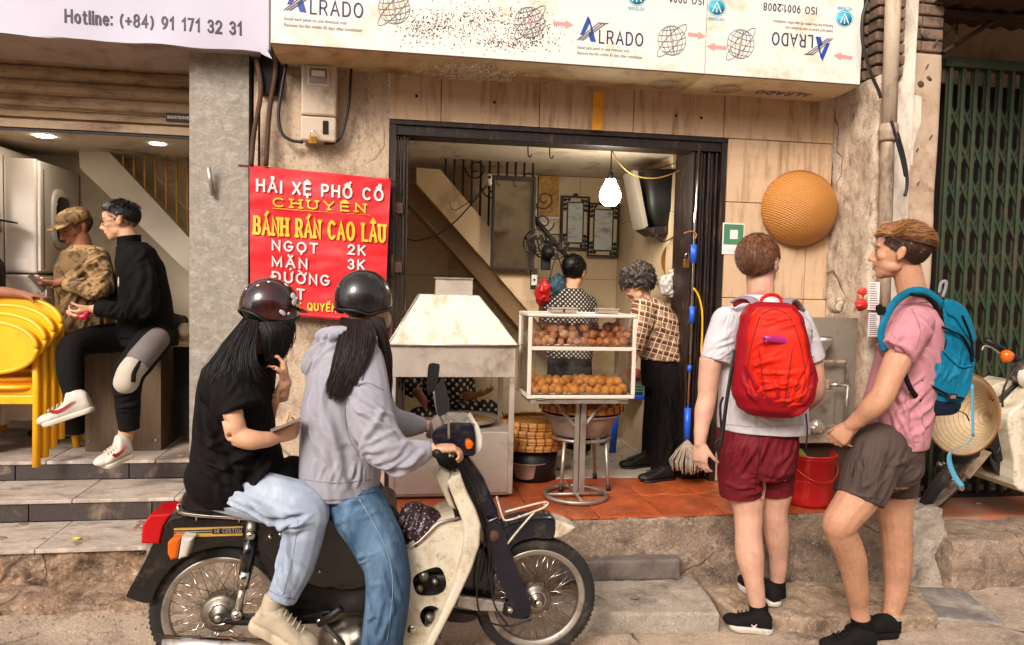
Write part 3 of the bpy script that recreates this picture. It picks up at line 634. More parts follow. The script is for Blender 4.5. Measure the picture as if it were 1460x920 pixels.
# yellow chairs, stacked
def chair(dx, dy, dz, lab):
    p = G(28, 658, ZS[2])+Vector((dx, dy, dz)); t = thing('plastic_chair', lab, 'chair', p, 'yellow plastic chairs stacked by the steps')
    O = W(28, 658, p.y-dy); 
    def q(px, py, ddy=0): return W(px, py, 4.53)+Vector((dx, dy+ddy, dz))
    # the backrest leans toward the street, seat behind it
    c = q(-14, 495, .0); mb = MB()
    def bk(u, v):
        a = (u-.5)*2; b = (v-.5)*2; k = max(abs(a), abs(b)) or 1; l = math.hypot(a, b) or 1; a2, b2 = a*k/l, b*k/l
        return c+Vector((a2*.27, -.03-.05*a2*a2, b2*.142))
    mb.grid(18, 14, bk); mb.grid(18, 14, lambda u, v: bk(u, v)+Vector((0, .018, 0)))
    rim = [bk(.5, .5)+Vector((math.cos(a)*.27, .01-.05*math.cos(a)**2+.0, math.sin(a)*.142)) for a in [i*2*math.pi/40 for i in range(41)]]
    mb.tube(rim, .014, 8); mb.build('backrest', m_yfur, t)
    # seat
    s0 = q(-40, 556, .02); mb = MB().loft([((c.x+0, 4.53+dy+.22, s0.z-.0), (.235, 0, 0), (0, .23, 0)), ((c.x, 4.53+dy+.22, s0.z+.022), (.24, 0, 0), (0, .235, 0))], 32, power=4); mb.build('seat', m_yfur, t)
    for sx in (-1, 1):
        a = Vector((c.x+sx*.235, 4.53+dy-.005, c.z-.02)); mid = Vector((c.x+sx*.235, 4.53+dy+.01, s0.z+.02)); f = Vector((c.x+sx*.245, 4.53+dy-.03, ZS[2]+dz))
        MB().loft([(v, (.019, 0, 0), (0, .022, 0)) for v in (a, mid, f)], 10, power=3).build('leg', m_yfur, t)
        a = Vector((c.x+sx*.22, 4.53+dy+.42, s0.z)); f = Vector((c.x+sx*.26, 4.53+dy+.47, ZS[2]+dz))
        MB().loft([(v, (.019, 0, 0), (0, .022, 0)) for v in (a, f)], 10, power=3).build('leg', m_yfur, t)
        a = Vector((c.x+sx*.235, 4.53+dy+.0, s0.z-.02)); MB().tube([a, a+Vector((0, .43, 0))], .016, 6).build('side_rail', m_yfur, t)
    a = Vector((c.x-.235, 4.53+dy-.005, s0.z-.05)); MB().box(a-Vector((0, .01, .03)), a+Vector((.47, .012, .02)), .005).build('front_rail', m_yfur, t)
chair(0, 0, 0, 'yellow plastic chair at the bottom and front of the stack'); chair(.026, .04, .045, 'yellow plastic chair second from the bottom of the stack')
chair(.052, .08, .09, 'yellow plastic chair third from the bottom of the stack'); chair(.078, .12, .135, 'yellow plastic chair on top of the stack, backrest rearmost')
# ---------------------------------------------------------------- food shop building
fs = thing('food_shop', 'open fronted fried cake shop with beige tiled facade and dark steel door frame', 'shop', (1, YF, 0))
XJ0, XJ1 = X(553, 250, YF), X(1030, 400, YF); ZB = 2.715; ZH = Z(800, 187, YF)
# plastered wall on the left of the door
mb = MB(); x0, x1 = X(371, 300, YF)+.0, XJ0
mb.grid(60, 110, lambda u, v: Vector((x0+(x1-x0)*u, YF-.006+.006*noise.noise(Vector((u*3, v*9, 1)))+.004*noise.noise(Vector((u*12, v*36, 2))), .2+2.62*v))); mb.build('plaster_wall', m_plaster, fs)
bx('wall_core', (x0+.002, YF+.008, .1), (x1-.004, YF+.25, 2.9), m_grout, fs); bx('gap_shade_panel', (X(352, 300, YF), YF+.12, .1), (x0+.001, YF+.2, 2.9), m_dark, fs); bx('gap_strip', (X(357, 300, YF)+.01, YF+.03, .1), (X(363, 300, YF)+.01, YF+.11, 2.75), m_plaster, fs)  # near-black box behind the opening paints the shade inside the gap
bx('wall_reveal', (x1-.018, YF-.010, ZP), (x1+.004, YF+.2, 2.47), m_plaster, fs)
# facade tiles above and right of the door
def wtile(a, b, nm='wall_tile', Y=YF, th=.02, mat=None):
    g = .0022; x0, x1 = a[0]+g, b[0]-g; mb = MB().box((x0, Y-.008+random.uniform(-.001, .001), min(a[1], b[1])+g), (x1, Y+th, max(a[1], b[1])-g), .0015); return mb.build(nm, mat or m_cream, fs)
xs = [XJ0, X(629, 150, YF), X(769, 155, YF), X(903, 160, YF), X(1032, 170, YF)]
for i in range(4): wtile((xs[i], ZH+.012), (xs[i+1], ZB+.1))
RX = 2.615; xr_ = [XJ1, X(1148, 350, YF), RX]; zr = [ZP+.002, Z(1060, 610, YF), Z(1060, 425, YF), Z(1060, 289, YF), ZH+.012]
wtile((xs[4], ZH+.012), (RX, ZB+.1))
wtile((XJ1, zr[3]), (RX, ZH+.012))
for j in range(3): 
    for i in range(2): wtile((xr_[i], zr[j]), (xr_[i+1], zr[j+1]))
bx('facade_core', (XJ1-.02, YF+.021, .1), (RX+.1, YF+.3, 3.2), m_grout, fs); bx('facade_core', (XJ0, YF+.021, ZH+.03), (XJ1-.02, YF+.2, 3.2), m_grout, fs)
for (px, py) in ((594, 137), (705, 146), (964, 165), (1000, 168)): MB().ell(W(px, py, YF-.009), (.008, .004, .009), 8, 6).build('drill_hole', m_dark, fs)
# steel header and jambs
bx('header', (XJ0, YF+.012, 2.385), (XJ1, YF+.17, ZH+.008), m_brown, fs, .004); bx('header_edge', (XJ0, YF-.004, ZH-.012), (XJ1+.01, YF+.011, ZH+.010), m_brown, fs)
bx('door_jamb', (XJ0+.006, YF+.0, ZP), (X(562, 400, YF), YF+.10, ZH-.014), m_brown, fs); bx('door_jamb', (XJ1-.035, YF+.0, ZP), (XJ1-.001, YF+.10, ZH-.014), m_brown, fs)
# folded steel leaves packed at both sides
for k in range(4):
    a = X(563, 400, 4.25)+k*.018; 
    if a < X(574, 400, 4.3)+.03: bx('door_leaf', (a, 4.22+.012*(k % 2), ZP+.02), (a+.011, 4.44, 2.38), m_brown, fs, .002)
for k in range(7):
    a = XJ1-.06-k*.024; bx('door_leaf', (a, 4.22+.014*(k % 2), ZP+.02), (a+.013, 4.50, 2.38), m_brown, fs, .002)
for z in (.75, 1.25, 1.62, 1.95):
    bx('hinge_bracket', (X(561, 400, 4.2), 4.205, z), (X(573, 400, 4.2), 4.222, z+.06), m_rust, fs, .003)
    MB().tube([Vector((XJ0+.03, 4.195, z-.02)), Vector((XJ0+.03, 4.195, z+.1))], .009, 8).build('hinge', m_rust, fs)
# interior shell
XRI = 1.74; XLI = -.30
bx('ceiling', (XLI, YF+.171, 2.42), (2.1, YB+.1, 2.5), m_ceil, fs)
bx('back_wall_core', (XLI-.05, YB+.02, .3), (XRI+.1, YB+.1, 2.5), m_grout, fs); bx('left_wall', (XLI-.02, 4.46, .3), (XLI, YB+.05, 2.5), m_inner, fs)
bx('right_wall_core', (XRI+.02, 4.55, .3), (XRI+.12, YB+.05, 2.5), m_grout, fs)
zz = [2.418, 2.06, 1.62, 1.18, .74, ZP+.001]
xx = [XLI, .05, .40, .75, 1.10, 1.42, XRI]
for j in range(5):
    for i in range(len(xx)-1):
        if j >= 3 and i > 1: pass
        bx('interior_tile', (xx[i]+.0015, YB+random.uniform(-.001, .0005), zz[j+1]+.0015), (xx[i+1]-.0015, YB+.019, zz[j]-.0015), m_inner, fs)
    for (a, b) in ((YB-.001, 5.32), (5.32, 4.94), (4.94, 4.56)):
        bx('interior_tile', (XRI+random.uniform(-.001, .0005), b+.0015, zz[j+1]+.0015), (XRI+.019, a-.0015, zz[j]-.0015), m_inner, fs)
bx('jamb_return', (XRI+.12, YF+.3, .3), (XJ1+.05, 4.6, 2.5), m_brown, fs)
# return wall, pipe, brick column, white pillar
rw = thing('party_wall', 'stained rough plaster wall end with exposed brick top right of the shop', 'wall', (2.75, 4.0, 0))
RX1 = X(1252, 400, 3.8); ztb = Z(1240, 105, 3.8)
fuse('plaster_end', MB().box((RX, 3.78, .2), (RX1+.04, 4.22, ztb)), m_ret, rw, .016, 2, nz=((.012, 7, 3), (.007, 22, 4)))
fuse('plaster_lump', MB().ell(W(1191, 435, 3.92), (.028, .07, .055)), m_ret, rw, .008, 1, nz=((.016, 26, 8),))
bx('mortar_core', (RX+.02, 3.84, ztb-.02), (RX1+.1, 4.2, 3.6), m_mortar, rw)
z = ztb+.0; r_ = 0
while z < 3.35:
    h = .062; x = RX+.0-(.1 if r_ % 2 else .0)
    while x < RX1+.1:
        x2 = x+.2; a = max(x, RX+.0); b = min(x2-.012, RX1+.1)
        if b-a > .03:
            mb = MB().box((a, 3.815+random.uniform(-.012, .012), z), (b, 3.9, z+h-.012), .006, Matrix.Rotation(random.uniform(-.02, .02), 3, 'Y')); mb.build('brick', m_brick, rw)
        x = x2
    # left flank
    for yy in (3.92, 4.06): bx('brick', (RX-.004+random.uniform(-.006, .006), yy, z), (RX+.03, yy+.13, z+h-.012), m_brick, rw, .005)
    z += h+.002; r_ += 1
pp = thing('drain_pipe', 'old grey drain pipe with a collar running down beside the white pillar', 'pipe', W(1262, 690, 3.74))
px_ = lambda py: X(1272-(py/700)*18, py, 3.72)
a0, a1, a2 = Vector((px_(0), 3.72, 3.5)), Vector((px_(180), 3.72, Z(1265, 190, 3.72))), Vector((px_(700), 3.72, .3))
MB().tube([a0, a1], .040, 20).build('upper_pipe', M('pale_pipe', '#b3a088', .6, var=.12, scale=6, dirt=('#6b5136', .4, 6, (3, 3, .7))), pp); MB().tube([a1-Vector((0, 0, .01)), Vector((a1.x-.004, 3.72, a1.z-.06)), a2], .036, 20).build('lower_pipe', m_pipe, pp)
MB().lathe([(.036, -.045), (.048, -.045), (.050, -.03), (.044, -.01), (.050, .01), (.048, .045), (.040, .05)], (a1.x-.001, 3.72, a1.z), seg=24).build('collar', m_pipe, pp)
wp = thing('white_pillar', 'cream painted pillar strip with peeling paint between drain pipe and green gate', 'pillar', (2.95, 3.9, 0))
xa, xb = X(1279, 200, 3.84), X(1303, 150, 3.84); mb = MB().box((RX1+.06, 3.84, .2), (xb, 4.3, 3.6), .004); mb.build('front_strip', m_white, wp)
xc = X(1338, 150, 4.0); fuse('peeling_side', MB().box((xb-.01, 3.98, .2), (xc, 4.35, 2.98)), M('peeling_paint', '#b9a188', .75, var=.12, scale=4, bump=.35, bscale=16, dirt=('#8b6a4c', .35, 3), dirt2=('#4e3524', .13, 12)), wp, .013, 2, nz=((.004, 9, 3),))
bx('mortar_core', (xb-.008, 4.0, 2.98), (xc-.006, 4.3, 3.6), m_mortar, wp)
for j in range(6):
    for i in range(2): bx('brick', (xb+.004+i*(xc-xb)/2-(.02 if j % 2 else 0)*i, 3.985, 2.99+j*.07), (xb-.002+(i+1)*(xc-xb)/2, 4.02, 3.05+j*.07), m_brick, wp, .01)
poly('paint_patch', [(1304, 135), (1314, 138), (1313, 175), (1303, 205), (1301, 236), (1296, 236)], 3.974, .004, m_white, wp)
for (px, py, sx, sz) in ((1313, 120, .022, .02), (1325, 112, .02, .012), (1319, 52, .03, .012), (1327, 196, .006, .02), (1308, 214, .004, .015), (1322, 95, .004, .02), (1309, 262, .005, .016), (1334, 62, .008, .03)):
    MB().ell(W(px, py, 3.978), (sx, .006, sz), 8, 5, Matrix.Rotation(.5, 3, 'Y')).build('chipped_hole', m_mortar, wp)
# red rubbish bag, notices, cables on the pillar
def cable(name, pts, Y, r, lab, mat=None, cat='cable', group=None):
    o = MB().tube(cr(PW(pts, Y), 6), r, 7).build(name, mat or m_cable); return tag(o, lab, cat, group)
cable('cable', [(1246, -20), (1231, 20), (1230, 60), (1240, 100), (1252, 128), (1256, 140)], 3.70, .009, 'black cable hanging over the bricks left of the drain pipe')
cable('cable', [(1272, 168), (1281, 195), (1289, 225), (1293, 250), (1293, 268), (1290, 280)], 3.69, .009, 'thick black cable curving over the white pillar below the pipe collar')
cable('cable', [(1271, 172), (1277, 195), (1286, 228), (1291, 252)], 3.67, .008, 'second black cable tied beside the thick one on the white pillar')
for (a, b, lab) in (((1238, 402), (1254, 442), 'small printed white notice glued on the wall by the pink shirted man'), ((1238, 446), (1254, 480), 'lower printed white notice under the first one')):
    t = thing('notice', lab, 'notice', W(a[0], b[1], 3.68)); Y_ = 3.676; pbox('paper', a, b, Y_, .003, m_wlet, t)
    n_ = 11
    for i in range(n_):
        py = a[1]+3+(b[1]-a[1]-6)*i/(n_-1); p, q = W(a[0]+2, py, Y_-.001), W(b[0]-2-random.random()*3, py, Y_-.001); MB().box((p.x, Y_-.001, p.z-.0018), (q.x, Y_-.0002, p.z+.0016)).build('print_line', m_hot, t)
rb = fuse('red_bag', MB().ell(W(1231, 418, 3.68), (.022, .02, .03)).ell(W(1228, 434, 3.68), (.03, .025, .035)), M('red_plastic', '#c4261a', .35, var=.2), None, .006, 2, nz=((.014, 40, 3),)); tag(rb, 'crumpled red plastic bag tucked by the notices on the wall', 'bag')
# ---------------------------------------------------------------- aluminium panel sign box
sg = thing('panel_sign', 'long white aluminium panel sign box above the food shop with blue lettering and globes', 'sign', (1, 3.8, ZB)); YS_ = 3.8
xl, xr2 = X(386, 55, YS_), X(1226, 120, YS_); xm = X(1005, 105, YS_); zt_ = 3.35
bx('front_panel', (xl, YS_, ZB), (xm-.002, YS_+.012, zt_), m_sheet, sg, .001); bx('front_panel', (xm+.002, YS_, ZB), (xr2, YS_+.012, zt_), m_sheet, sg, .001)
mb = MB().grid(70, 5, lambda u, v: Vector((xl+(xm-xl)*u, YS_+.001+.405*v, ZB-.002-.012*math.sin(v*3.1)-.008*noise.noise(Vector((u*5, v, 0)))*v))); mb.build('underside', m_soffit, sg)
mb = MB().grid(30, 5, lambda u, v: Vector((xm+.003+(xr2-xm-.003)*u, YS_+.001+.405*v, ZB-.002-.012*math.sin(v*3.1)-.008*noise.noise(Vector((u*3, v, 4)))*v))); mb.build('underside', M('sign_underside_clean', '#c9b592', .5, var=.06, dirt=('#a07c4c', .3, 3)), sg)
bx('end_cap', (xl-.002, YS_+.013, ZB), (xl+.004, YF, zt_), m_sheet, sg); bx('end_cap', (xr2-.004, YS_+.013, ZB), (xr2+.002, YF, zt_), m_sheet, sg)
bx('edge_trim', (xl, YS_-.002, ZB-.006), (xr2, YS_+.004, ZB), m_rust, sg)
R_, U_ = Vector((1, 0, 0)), Vector((0, 0, 1)); Yp = YS_-.0003
def logo(ax, az, s, flip):
    """ax,az: foot of the emblem; s: cap height of the name in metres; flip: printed upside down"""
    f = -1 if flip else 1; o = Vector((ax, Yp, az)); r, u = R_*f, U_*f
    mb = MB(); mb.prism([o+r*a*s+u*b*s-Vector((0, .0008, 0)) for a, b in ((.2, .5), (.85, 2.15), (1.1, 1.7), (.75, .9), (.5, .55))], (0, .001, 0)); mb.build('emblem', m_blue, sg)
    mb = MB(); mb.prism([o+r*a*s+u*b*s-Vector((0, .0008, 0)) for a, b in ((.9, 2.05), (1.12, 1.62), (1.62, .02), (1.12, .05), (.92, .62), (1.15, .85))], (0, .001, 0)); mb.build('emblem', m_blue, sg)
    mb = MB()
    for k in range(3): strip(mb, [(.0*s+.22*k*s, .10*s), (1.8*s+.3*k*s, (1.62-.0*k)*s), ((2.0+.3*k)*s, (1.62)*s)], o-Vector((0, .0012, 0)), r, u, .06*s, k)
    mb.build('emblem_stripes', m_navyp, sg)
    lettering('sign_lettering', 'LRADO', o+r*1.9*s, r, u, 3.85*s, s, .13, m_navyp, sg)
    ftext('small_print', 'Install each panel on one direction only', o-u*.62*s+r*.0, r, u, .26*s, m_hot, sg, width=4.5*s); ftext('small_print', 'Remove the film within 45 days after installation', o-u*1.08*s, r, u, .26*s, m_hot, sg, width=5.6*s)
def globe(cx, cz, rr, tilt, flip):
    mb = MB(); o = Vector((cx, Yp, cz)); c, s = math.cos(tilt), math.sin(tilt)
    def T(P): return [(c*a-s*b, s*a+c*b) for a, b in P]
    k = 0
    for w in (1, .72, .36, .04): strip(mb, T([(w*rr*math.cos(q), rr*math.sin(q)) for q in [i*2*math.pi/24 for i in range(25)]]), o, R_, U_, .0028, k); k += 1
    for h in (-.6, -.25, .12, .5, .8):
        w = math.sqrt(1-h*h)*rr; strip(mb, T([(w*math.cos(q), h*rr+.16*w*math.sin(q)) for q in [math.pi+i*math.pi/10 for i in range(11)]]), o, R_, U_, .0026, k); k += 1
    mb.build('globe_print', m_grey_l, sg)
    mb = MB(); strip(mb, [(1.5*rr*math.cos(q)*math.cos(.85)-.38*rr*math.sin(q)*math.sin(.85), 1.5*rr*math.cos(q)*math.sin(.85)+.38*rr*math.sin(q)*math.cos(.85)) for q in [i*2*math.pi/30 for i in range(31)]], o, R_, U_, .0022, 12); mb.build('orbit_print', m_grey_l, sg)
    mb = MB(); strip(mb, [(-.008, -.008), (.008, .008)], o, R_, U_, .004, 14); strip(mb, [(-.008, .008), (.008, -.008)], o, R_, U_, .004, 15); mb.build('cross_print', m_pink, sg)
def arrow(a, b):
    p, q = W(*a, Yp), W(*b, Yp); d = (q-p); L_ = d.length; d.normalize(); u = Vector((-d.z, 0, d.x)); w = .018
    MB().prism([p+u*w*.55, p+d*L_*.58+u*w*.55, p+d*L_*.58+u*w*1.25, q, p+d*L_*.58-u*w*1.25, p+d*L_*.58-u*w*.55, p-u*w*.55], (0, -.0008, 0)).build('arrow_print', m_pink, sg)
def brand(px, py, below):
    c = W(px, py, Yp); MB().loft([(c-Vector((0, .0004*k, 0)), (.045, 0, 0), (0, 0, .038)) for k in (0, 2)], 28).build('oval_print', m_cyan, sg)
    mb = MB(); strip(mb, [(-.024, -.022), (0, .026), (.024, -.022)], c-Vector((0, .001, 0)), R_, U_, .006, 2); strip(mb, [(0, -.024), (0, .0)], c-Vector((0, .001, 0)), R_, U_, .005, 4); mb.build('oval_mark', m_sheet, sg)
    mb = MB(); strip(mb, [(.051*math.cos(q), .044*math.sin(q)) for q in [i*2*math.pi/28 for i in range(29)]], c, R_, U_, .0022, 5); mb.build('oval_ring', m_cyan, sg)
    lettering('oval_lettering', 'VIETDUNG', c+Vector((.045, 0, .062 if not below else -.052)), -R_, -U_, .09, .014, .16, m_cyan, sg)
pf = lambda px, py: W(px, py, Yp)
s_ = (pf(926, 65)-pf(866, 65)).length/3.85*.0+.056
p = pf(823, 62); logo(p.x, p.z+.012, .062, False); p = pf(405, 20); logo(p.x, p.z+.012, .066, False); p = pf(1187, 52); logo(p.x, p.z-.006, .062, True)
for (px, py, t, f) in ((958, 58, .2, 0), (1056, 63, -.2, 1), (562, 12, .2, 0), (1228, 70, -.2, 1), (755, 32, .3, 0)): 
    c = pf(px, py); 
    if px < 1200: globe(c.x, c.z, .077, t, f)
arrow((981, 49), (1006, 52)); arrow((1036, 69), (1007, 66)); arrow((1215, 83), (1188, 79)); arrow((789, 33), (818, 36))
brand(908, -4, True); brand(1022, 11, True); brand(1204, 27, False)
a = pf(1164, 16); lettering('sign_lettering', 'ISO 9001:2008', a+Vector((0, 0, .018)), -R_, -U_, .31, .036, .15, m_navyp, sg); a = pf(1003, 2); lettering('sign_lettering', 'ISO 9001:', a+Vector((0, 0, .018)), -R_, -U_, .20, .036, .15, m_navyp, sg)
# mirrored print on the underside
def under(u, v): return Vector((u, v, ZB-.022))
mb = MB()
for (cx, cy) in ((X(945, 125, 4.0), 3.99), (X(1035, 132, 4.0), 4.0)):
    for w in (1, .6, .2): ribbon(mb, [(cx+.08*w*math.cos(q), cy+.08*math.sin(q)) for q in [i*2*math.pi/20 for i in range(21)]], .003, lambda p, h: Vector((p[0], p[1], ZB-.0185-h)), int(w*10), .001)
mb.build('underside_print', m_grey_l, sg)
lettering('underside_lettering', 'ALRADO', Vector((X(1155, 133, 4.0), 3.98, ZB-.019)), (-1, 0, 0), (0, 1, 0), .33, .06, .14, m_navyp, sg)
# insect specks and flaking film: tiny real flakes on the panel
mb = MB(); rr_ = random.Random(3)
for i in range(1300):
    cxp = rr_.choice([(640, 35, 50, 22), (700, 40, 60, 30), (600, 40, 30, 22), (760, 45, 35, 22), (735, 60, 55, 10), (690, 25, 60, 14)]); px, py = rr_.gauss(cxp[0], cxp[2]*.6), rr_.gauss(cxp[1], cxp[3]*.6)
    if not (540 < px < 830 and -6 < py < 55+(px-385)*.077): continue
    c = pf(px, py); s = rr_.uniform(.002, .0068); a = rr_.uniform(0, 3.14); r1 = Vector((math.cos(a), 0, math.sin(a)))*s; r2 = Vector((-math.sin(a), 0, math.cos(a)))*s*.45
    if c.z < ZB+.012: continue
    mb.prism([c+r1, c+r2, c-r1*.8, c-r2], (0, -.001, 0))
mb.build('insect_specks', m_spk, sg, stuff=True)
mb = MB()
for i in range(150):
    px = rr_.gauss(670, 32); u = (px-600)/130; x = X(px, 95, 3.95); y = 3.80+rr_.uniform(.03, .3); a = rr_.uniform(.2, 1.4); l_ = rr_.uniform(.02, .05); t = rr_.uniform(-.006, 0)
    P = [Vector((x+l_*q*math.cos(a+q), y+l_*q*math.sin(a+q), ZB-.016-.012*math.sin(q*2)+t)) for q in (0, .4, .8, 1.2)]; mb.tube(P, .0016, 4)
mb.build('peeled_film', m_sheet, sg, stuff=True)
bx('left_shade_panel', (X(372, 60, 4.15), 4.15, 2.55), (xl+.0, 4.19, 3.4), m_dark)['label'] = 'dark panel painted as the shade between the two sign boxes';  # near-black panel stands in for the shade between the signs
bpy.data.objects['left_shade_panel'].name = 'recess_shade_panel'; bpy.data.objects['recess_shade_panel']['category'] = 'recess'
for k, pts in enumerate([[(383, -10), (374, 20), (378, 45), (385, 80)], [(372, -10), (381, 15), (377, 40), (372, 62)], [(388, 60), (393, 100), (384, 160), (379, 237)], [(366, 84), (372, 130), (362, 190), (358, 237)]]):
    cable('cable' if k < 2 else 'pipe', pts, 4.08 if k < 2 else 4.13, .008 if k < 2 else .013, ['black cable nearest the panel sign in the gap between signs', 'black cable nearest the banner sign in the gap between signs', 'rusty vertical pipe just left of the electricity meter', 'rusty vertical pipe beside the grey plaster pillar'][k], m_cable if k < 2 else m_rust, 'cable' if k < 2 else 'pipe')
# yellow paper strip
o = MB().grid(3, 12, lambda u, v: W(846+15*u-2*v, 131+54*v, 4.165+.004*math.sin(v*5))).build('paper_strip', M('yellow_paper', '#e09a12', .6, dirt=('#c77812', .4, 20))); tag(o, 'torn orange yellow paper strip hanging over the shop header', 'paper')
# ---------------------------------------------------------------- electricity meter
em = thing('electricity_meter', 'cream electricity meter box with window and brass padlock on the plaster wall', 'meter', W(453, 200, 4.1))
pbox('upper_cover', (429, 86), (480, 165), 4.085, .10, M('meter_plastic', '#b8a791', .45, var=.05, dirt=('#7a6246', .3, 4)), em, .012)
pbox('lower_cover', (428, 166), (479, 201), 4.09, .09, _mc['meter_plastic'], em, .01); pbox('window_frame', (438, 94), (469, 122), 4.078, .01, m_machine, em, .003)
pbox('window_glass', (441, 97), (466, 119), 4.075, .004, M('meter_glass', '#7d6f60', .15), em); pbox('dial', (444, 101), (463, 109), 4.0735, .002, m_wlet, em)
pbox('slot', (460, 172), (468, 191), 4.083, .008, m_dark, em, .003)
lk = thing('padlock', 'small brass padlock hanging under the electricity meter', 'padlock', W(446, 205, 4.07)); pbox('body', (440, 194), (452, 205), 4.06, .018, M('brass', '#b98a3a', .3, .9), lk, .004)
MB().tube(cr(PW([(442, 195), (443, 188), (447, 186), (451, 189), (450, 196)], 4.07), 4), .0025, 6).build('shackle', m_chrome, lk)
cable('cable', [(408, 92), (401, 130), (397, 165), (402, 190), (415, 200), (432, 203)], 4.13, .009, 'black cable looping down the left of the electricity meter'); cable('cable', [(501, 95), (497, 150), (488, 190), (478, 203), (462, 205)], 4.13, .008, 'black cable rising on the right of the electricity meter')
cable('cable', [(395, 82), (415, 74), (450, 72), (480, 80), (500, 90)], 4.10, .02, 'bundle of black cables crossing over the electricity meter')
# ---------------------------------------------------------------- red banner
rbn = thing('red_banner', 'red vinyl menu banner with white and yellow lettering on the plaster wall', 'banner', W(455, 455, 4.12)); YR = 4.13
c00, c10, c01, c11 = W(356, 238, YR), W(557, 257, YR), W(357, 443, YR), W(548, 457, YR)
def wob(q): return .007*math.sin((q.x)*14+q.z*3)+.004*math.sin(q.z*21+q.x*5)+.005*noise.noise(Vector((q.x*9, 0, q.z*22)))
def bnn(u, v):
    p = (c00*(1-u)+c10*u)*(1-v)+(c01*(1-u)+c11*u)*v; return p+Vector((0, -wob(p), 0))
mb = MB().grid(50, 50, bnn); mb.build('vinyl_sheet', m_red, rbn)
MB().tube([bnn(u/30, 1)+Vector((0, .0, -.002)) for u in range(31)], .013, 10).build('bottom_roll', m_red, rbn); MB().tube([bnn(u/30, 0)+Vector((0, .008, 0)) for u in range(31)], .009, 8).build('top_hem', m_red, rbn)
MB().tube([c00+Vector((-.06, .02, .008)), c10+Vector((.03, .02, -.002))], .007, 8).build('rod', m_rust, rbn)
def bl(s, a, b, h, t, mat, serif=False, gap=.26):
    p, q = W(a[0], a[1], YR-.008), W(b[0], b[1], YR-.008); r = (q-p); r.y = 0; up = (c00-c01).normalized(); up.y = 0
    lettering('lettering', s, p+Vector((0, -.004, 0)), r, up, r.length, h, t, mat, rbn, serif, .0014, gap, wob=lambda q: wob(q)-.004)
kz = (W(400, 262, YR)-W(400, 281, YR)).length/19
bl('HẢI XỆ PHỐ CỔ', (367, 272), (548, 286), 15.5*kz, .2, m_wlet); bl('CHUYÊN', (390, 294), (524, 303), 11.5*kz, .2, m_yel, True, .34)
a, b = W(388, 297, YR-.01), W(527, 307, YR-.01); mb = MB().tube([a, b], .0016, 4); mb.build('underline', m_yel, rbn)
bl('BÁNH RÁN CAO LÂU', (363, 333), (550, 345), 24*kz, .165, m_yel, True, .24)
bl('NGỌT', (389, 356), (455, 361), 13*kz, .2, m_wlet); bl('2K', (497, 362), (523, 364), 13*kz, .2, m_wlet); bl('MẶN', (389, 379), (440, 383), 13*kz, .2, m_wlet)
bl('3K', (497, 383), (522, 385), 13*kz, .2, m_wlet); bl('ĐƯỜNG', (389, 401), (472, 407), 13.5*kz, .2, m_wlet); bl('MẬT', (389, 423), (436, 427), 13.5*kz, .2, m_wlet); bl('GỐC QUYẾN * LƯƠNG', (404, 440), (540, 448), 10*kz, .2, m_yel)
# ---------------------------------------------------------------- green folding gate with the dark room behind
gt = thing('folding_gate', 'dark green folding steel gate with crossed lattice at the right', 'gate', (3.9, 4.15, .3)); YG = 4.15
xg0 = X(1344, 300, YG); xg1 = 5.6; zg = Z(1400, 100, YG); z0g = .31; n_ = 15
bx('top_rail', (xg0-.05, YG-.03, zg-.0), (xg1, YG+.03, zg+.06), m_green, gt, .004); bx('bottom_rail', (xg0-.02, YG-.03, z0g-.03), (xg1, YG+.03, z0g), m_brown, gt)
dx = (X(1430, 300, YG)-X(1360, 300, YG))/4
for i in range(int((xg1-xg0)/dx)): 
    x = xg0+i*dx
    for s in (0,): bx('gate_bar', (x-.012, YG-.018, z0g), (x+.012, YG-.006, zg), m_green, gt, .003); bx('gate_bar', (x-.012, YG+.010, z0g), (x+.012, YG+.022, zg), m_greend, gt, .003)
npitch = int((xg1-xg0)/dx); me1 = MB().box((-dx*.5-.004, -.003, -.010), (dx*.5+.004, .003, .010)).mesh('lattice')
bands = [Z(1400, py, YG) for py in (170, 222, 272, 322, 372, 425, 475, 525, 575, 625, 672)]; hh = .085
a_ = math.atan2(hh*2, dx); L2 = math.hypot(hh*2, dx)+.01; cnt = 0; rest = MB()
for i in range(npitch-1):
    for j, bz in enumerate(bands):
        for s in (-1, 1):
            x = xg0+(i+.5)*dx; rt = Matrix.Rotation(-s*a_, 3, 'Y')
            mb = MB() if cnt < 290 else rest
            mb.box((x-L2/2, YG-.003+s*.0035, bz-.009), (x+L2/2, YG+.001+s*.0035, bz+.009), 0, rt)
            if cnt < 290: mb.build('lattice_strip', m_greend, gt)
            cnt += 1
if rest.v: rest.build('lattice_strips', m_greend, gt, stuff=True)
nb = thing('neighbour_house', 'house front behind the green gate with cream lintel and shaded room painted dark', 'house', (4.2, 4.6, 0))
bx('lintel', (xc, 4.30, zg+.05), (5.8, 4.5, 3.6), M('neighbour_plaster', '#b09478', .8, var=.12, scale=3, dirt=('#7c6046', .5, 3)), nb); bx('pale_frame', (xc, 4.34, Z(1400, 122, 4.34)), (5.8, 4.36, zg+.048), m_ret, nb)
bx('room_shade_sheet', (xc, 4.5, .2), (5.8, 4.55, 3.0), M('room_shade_sheet', '#2a1a16', .6, var=.2), nb); bx('room_side', (xc-.03, 4.2, .2), (xc, 4.6, 3.0), m_dark, nb)  # dark sheets paint the shade of the unlit room behind the gate
cn = thing('iron_canopy', 'rusty tin canopy with iron trusses above the green gate', 'canopy', (4, 3.9, 3.1))
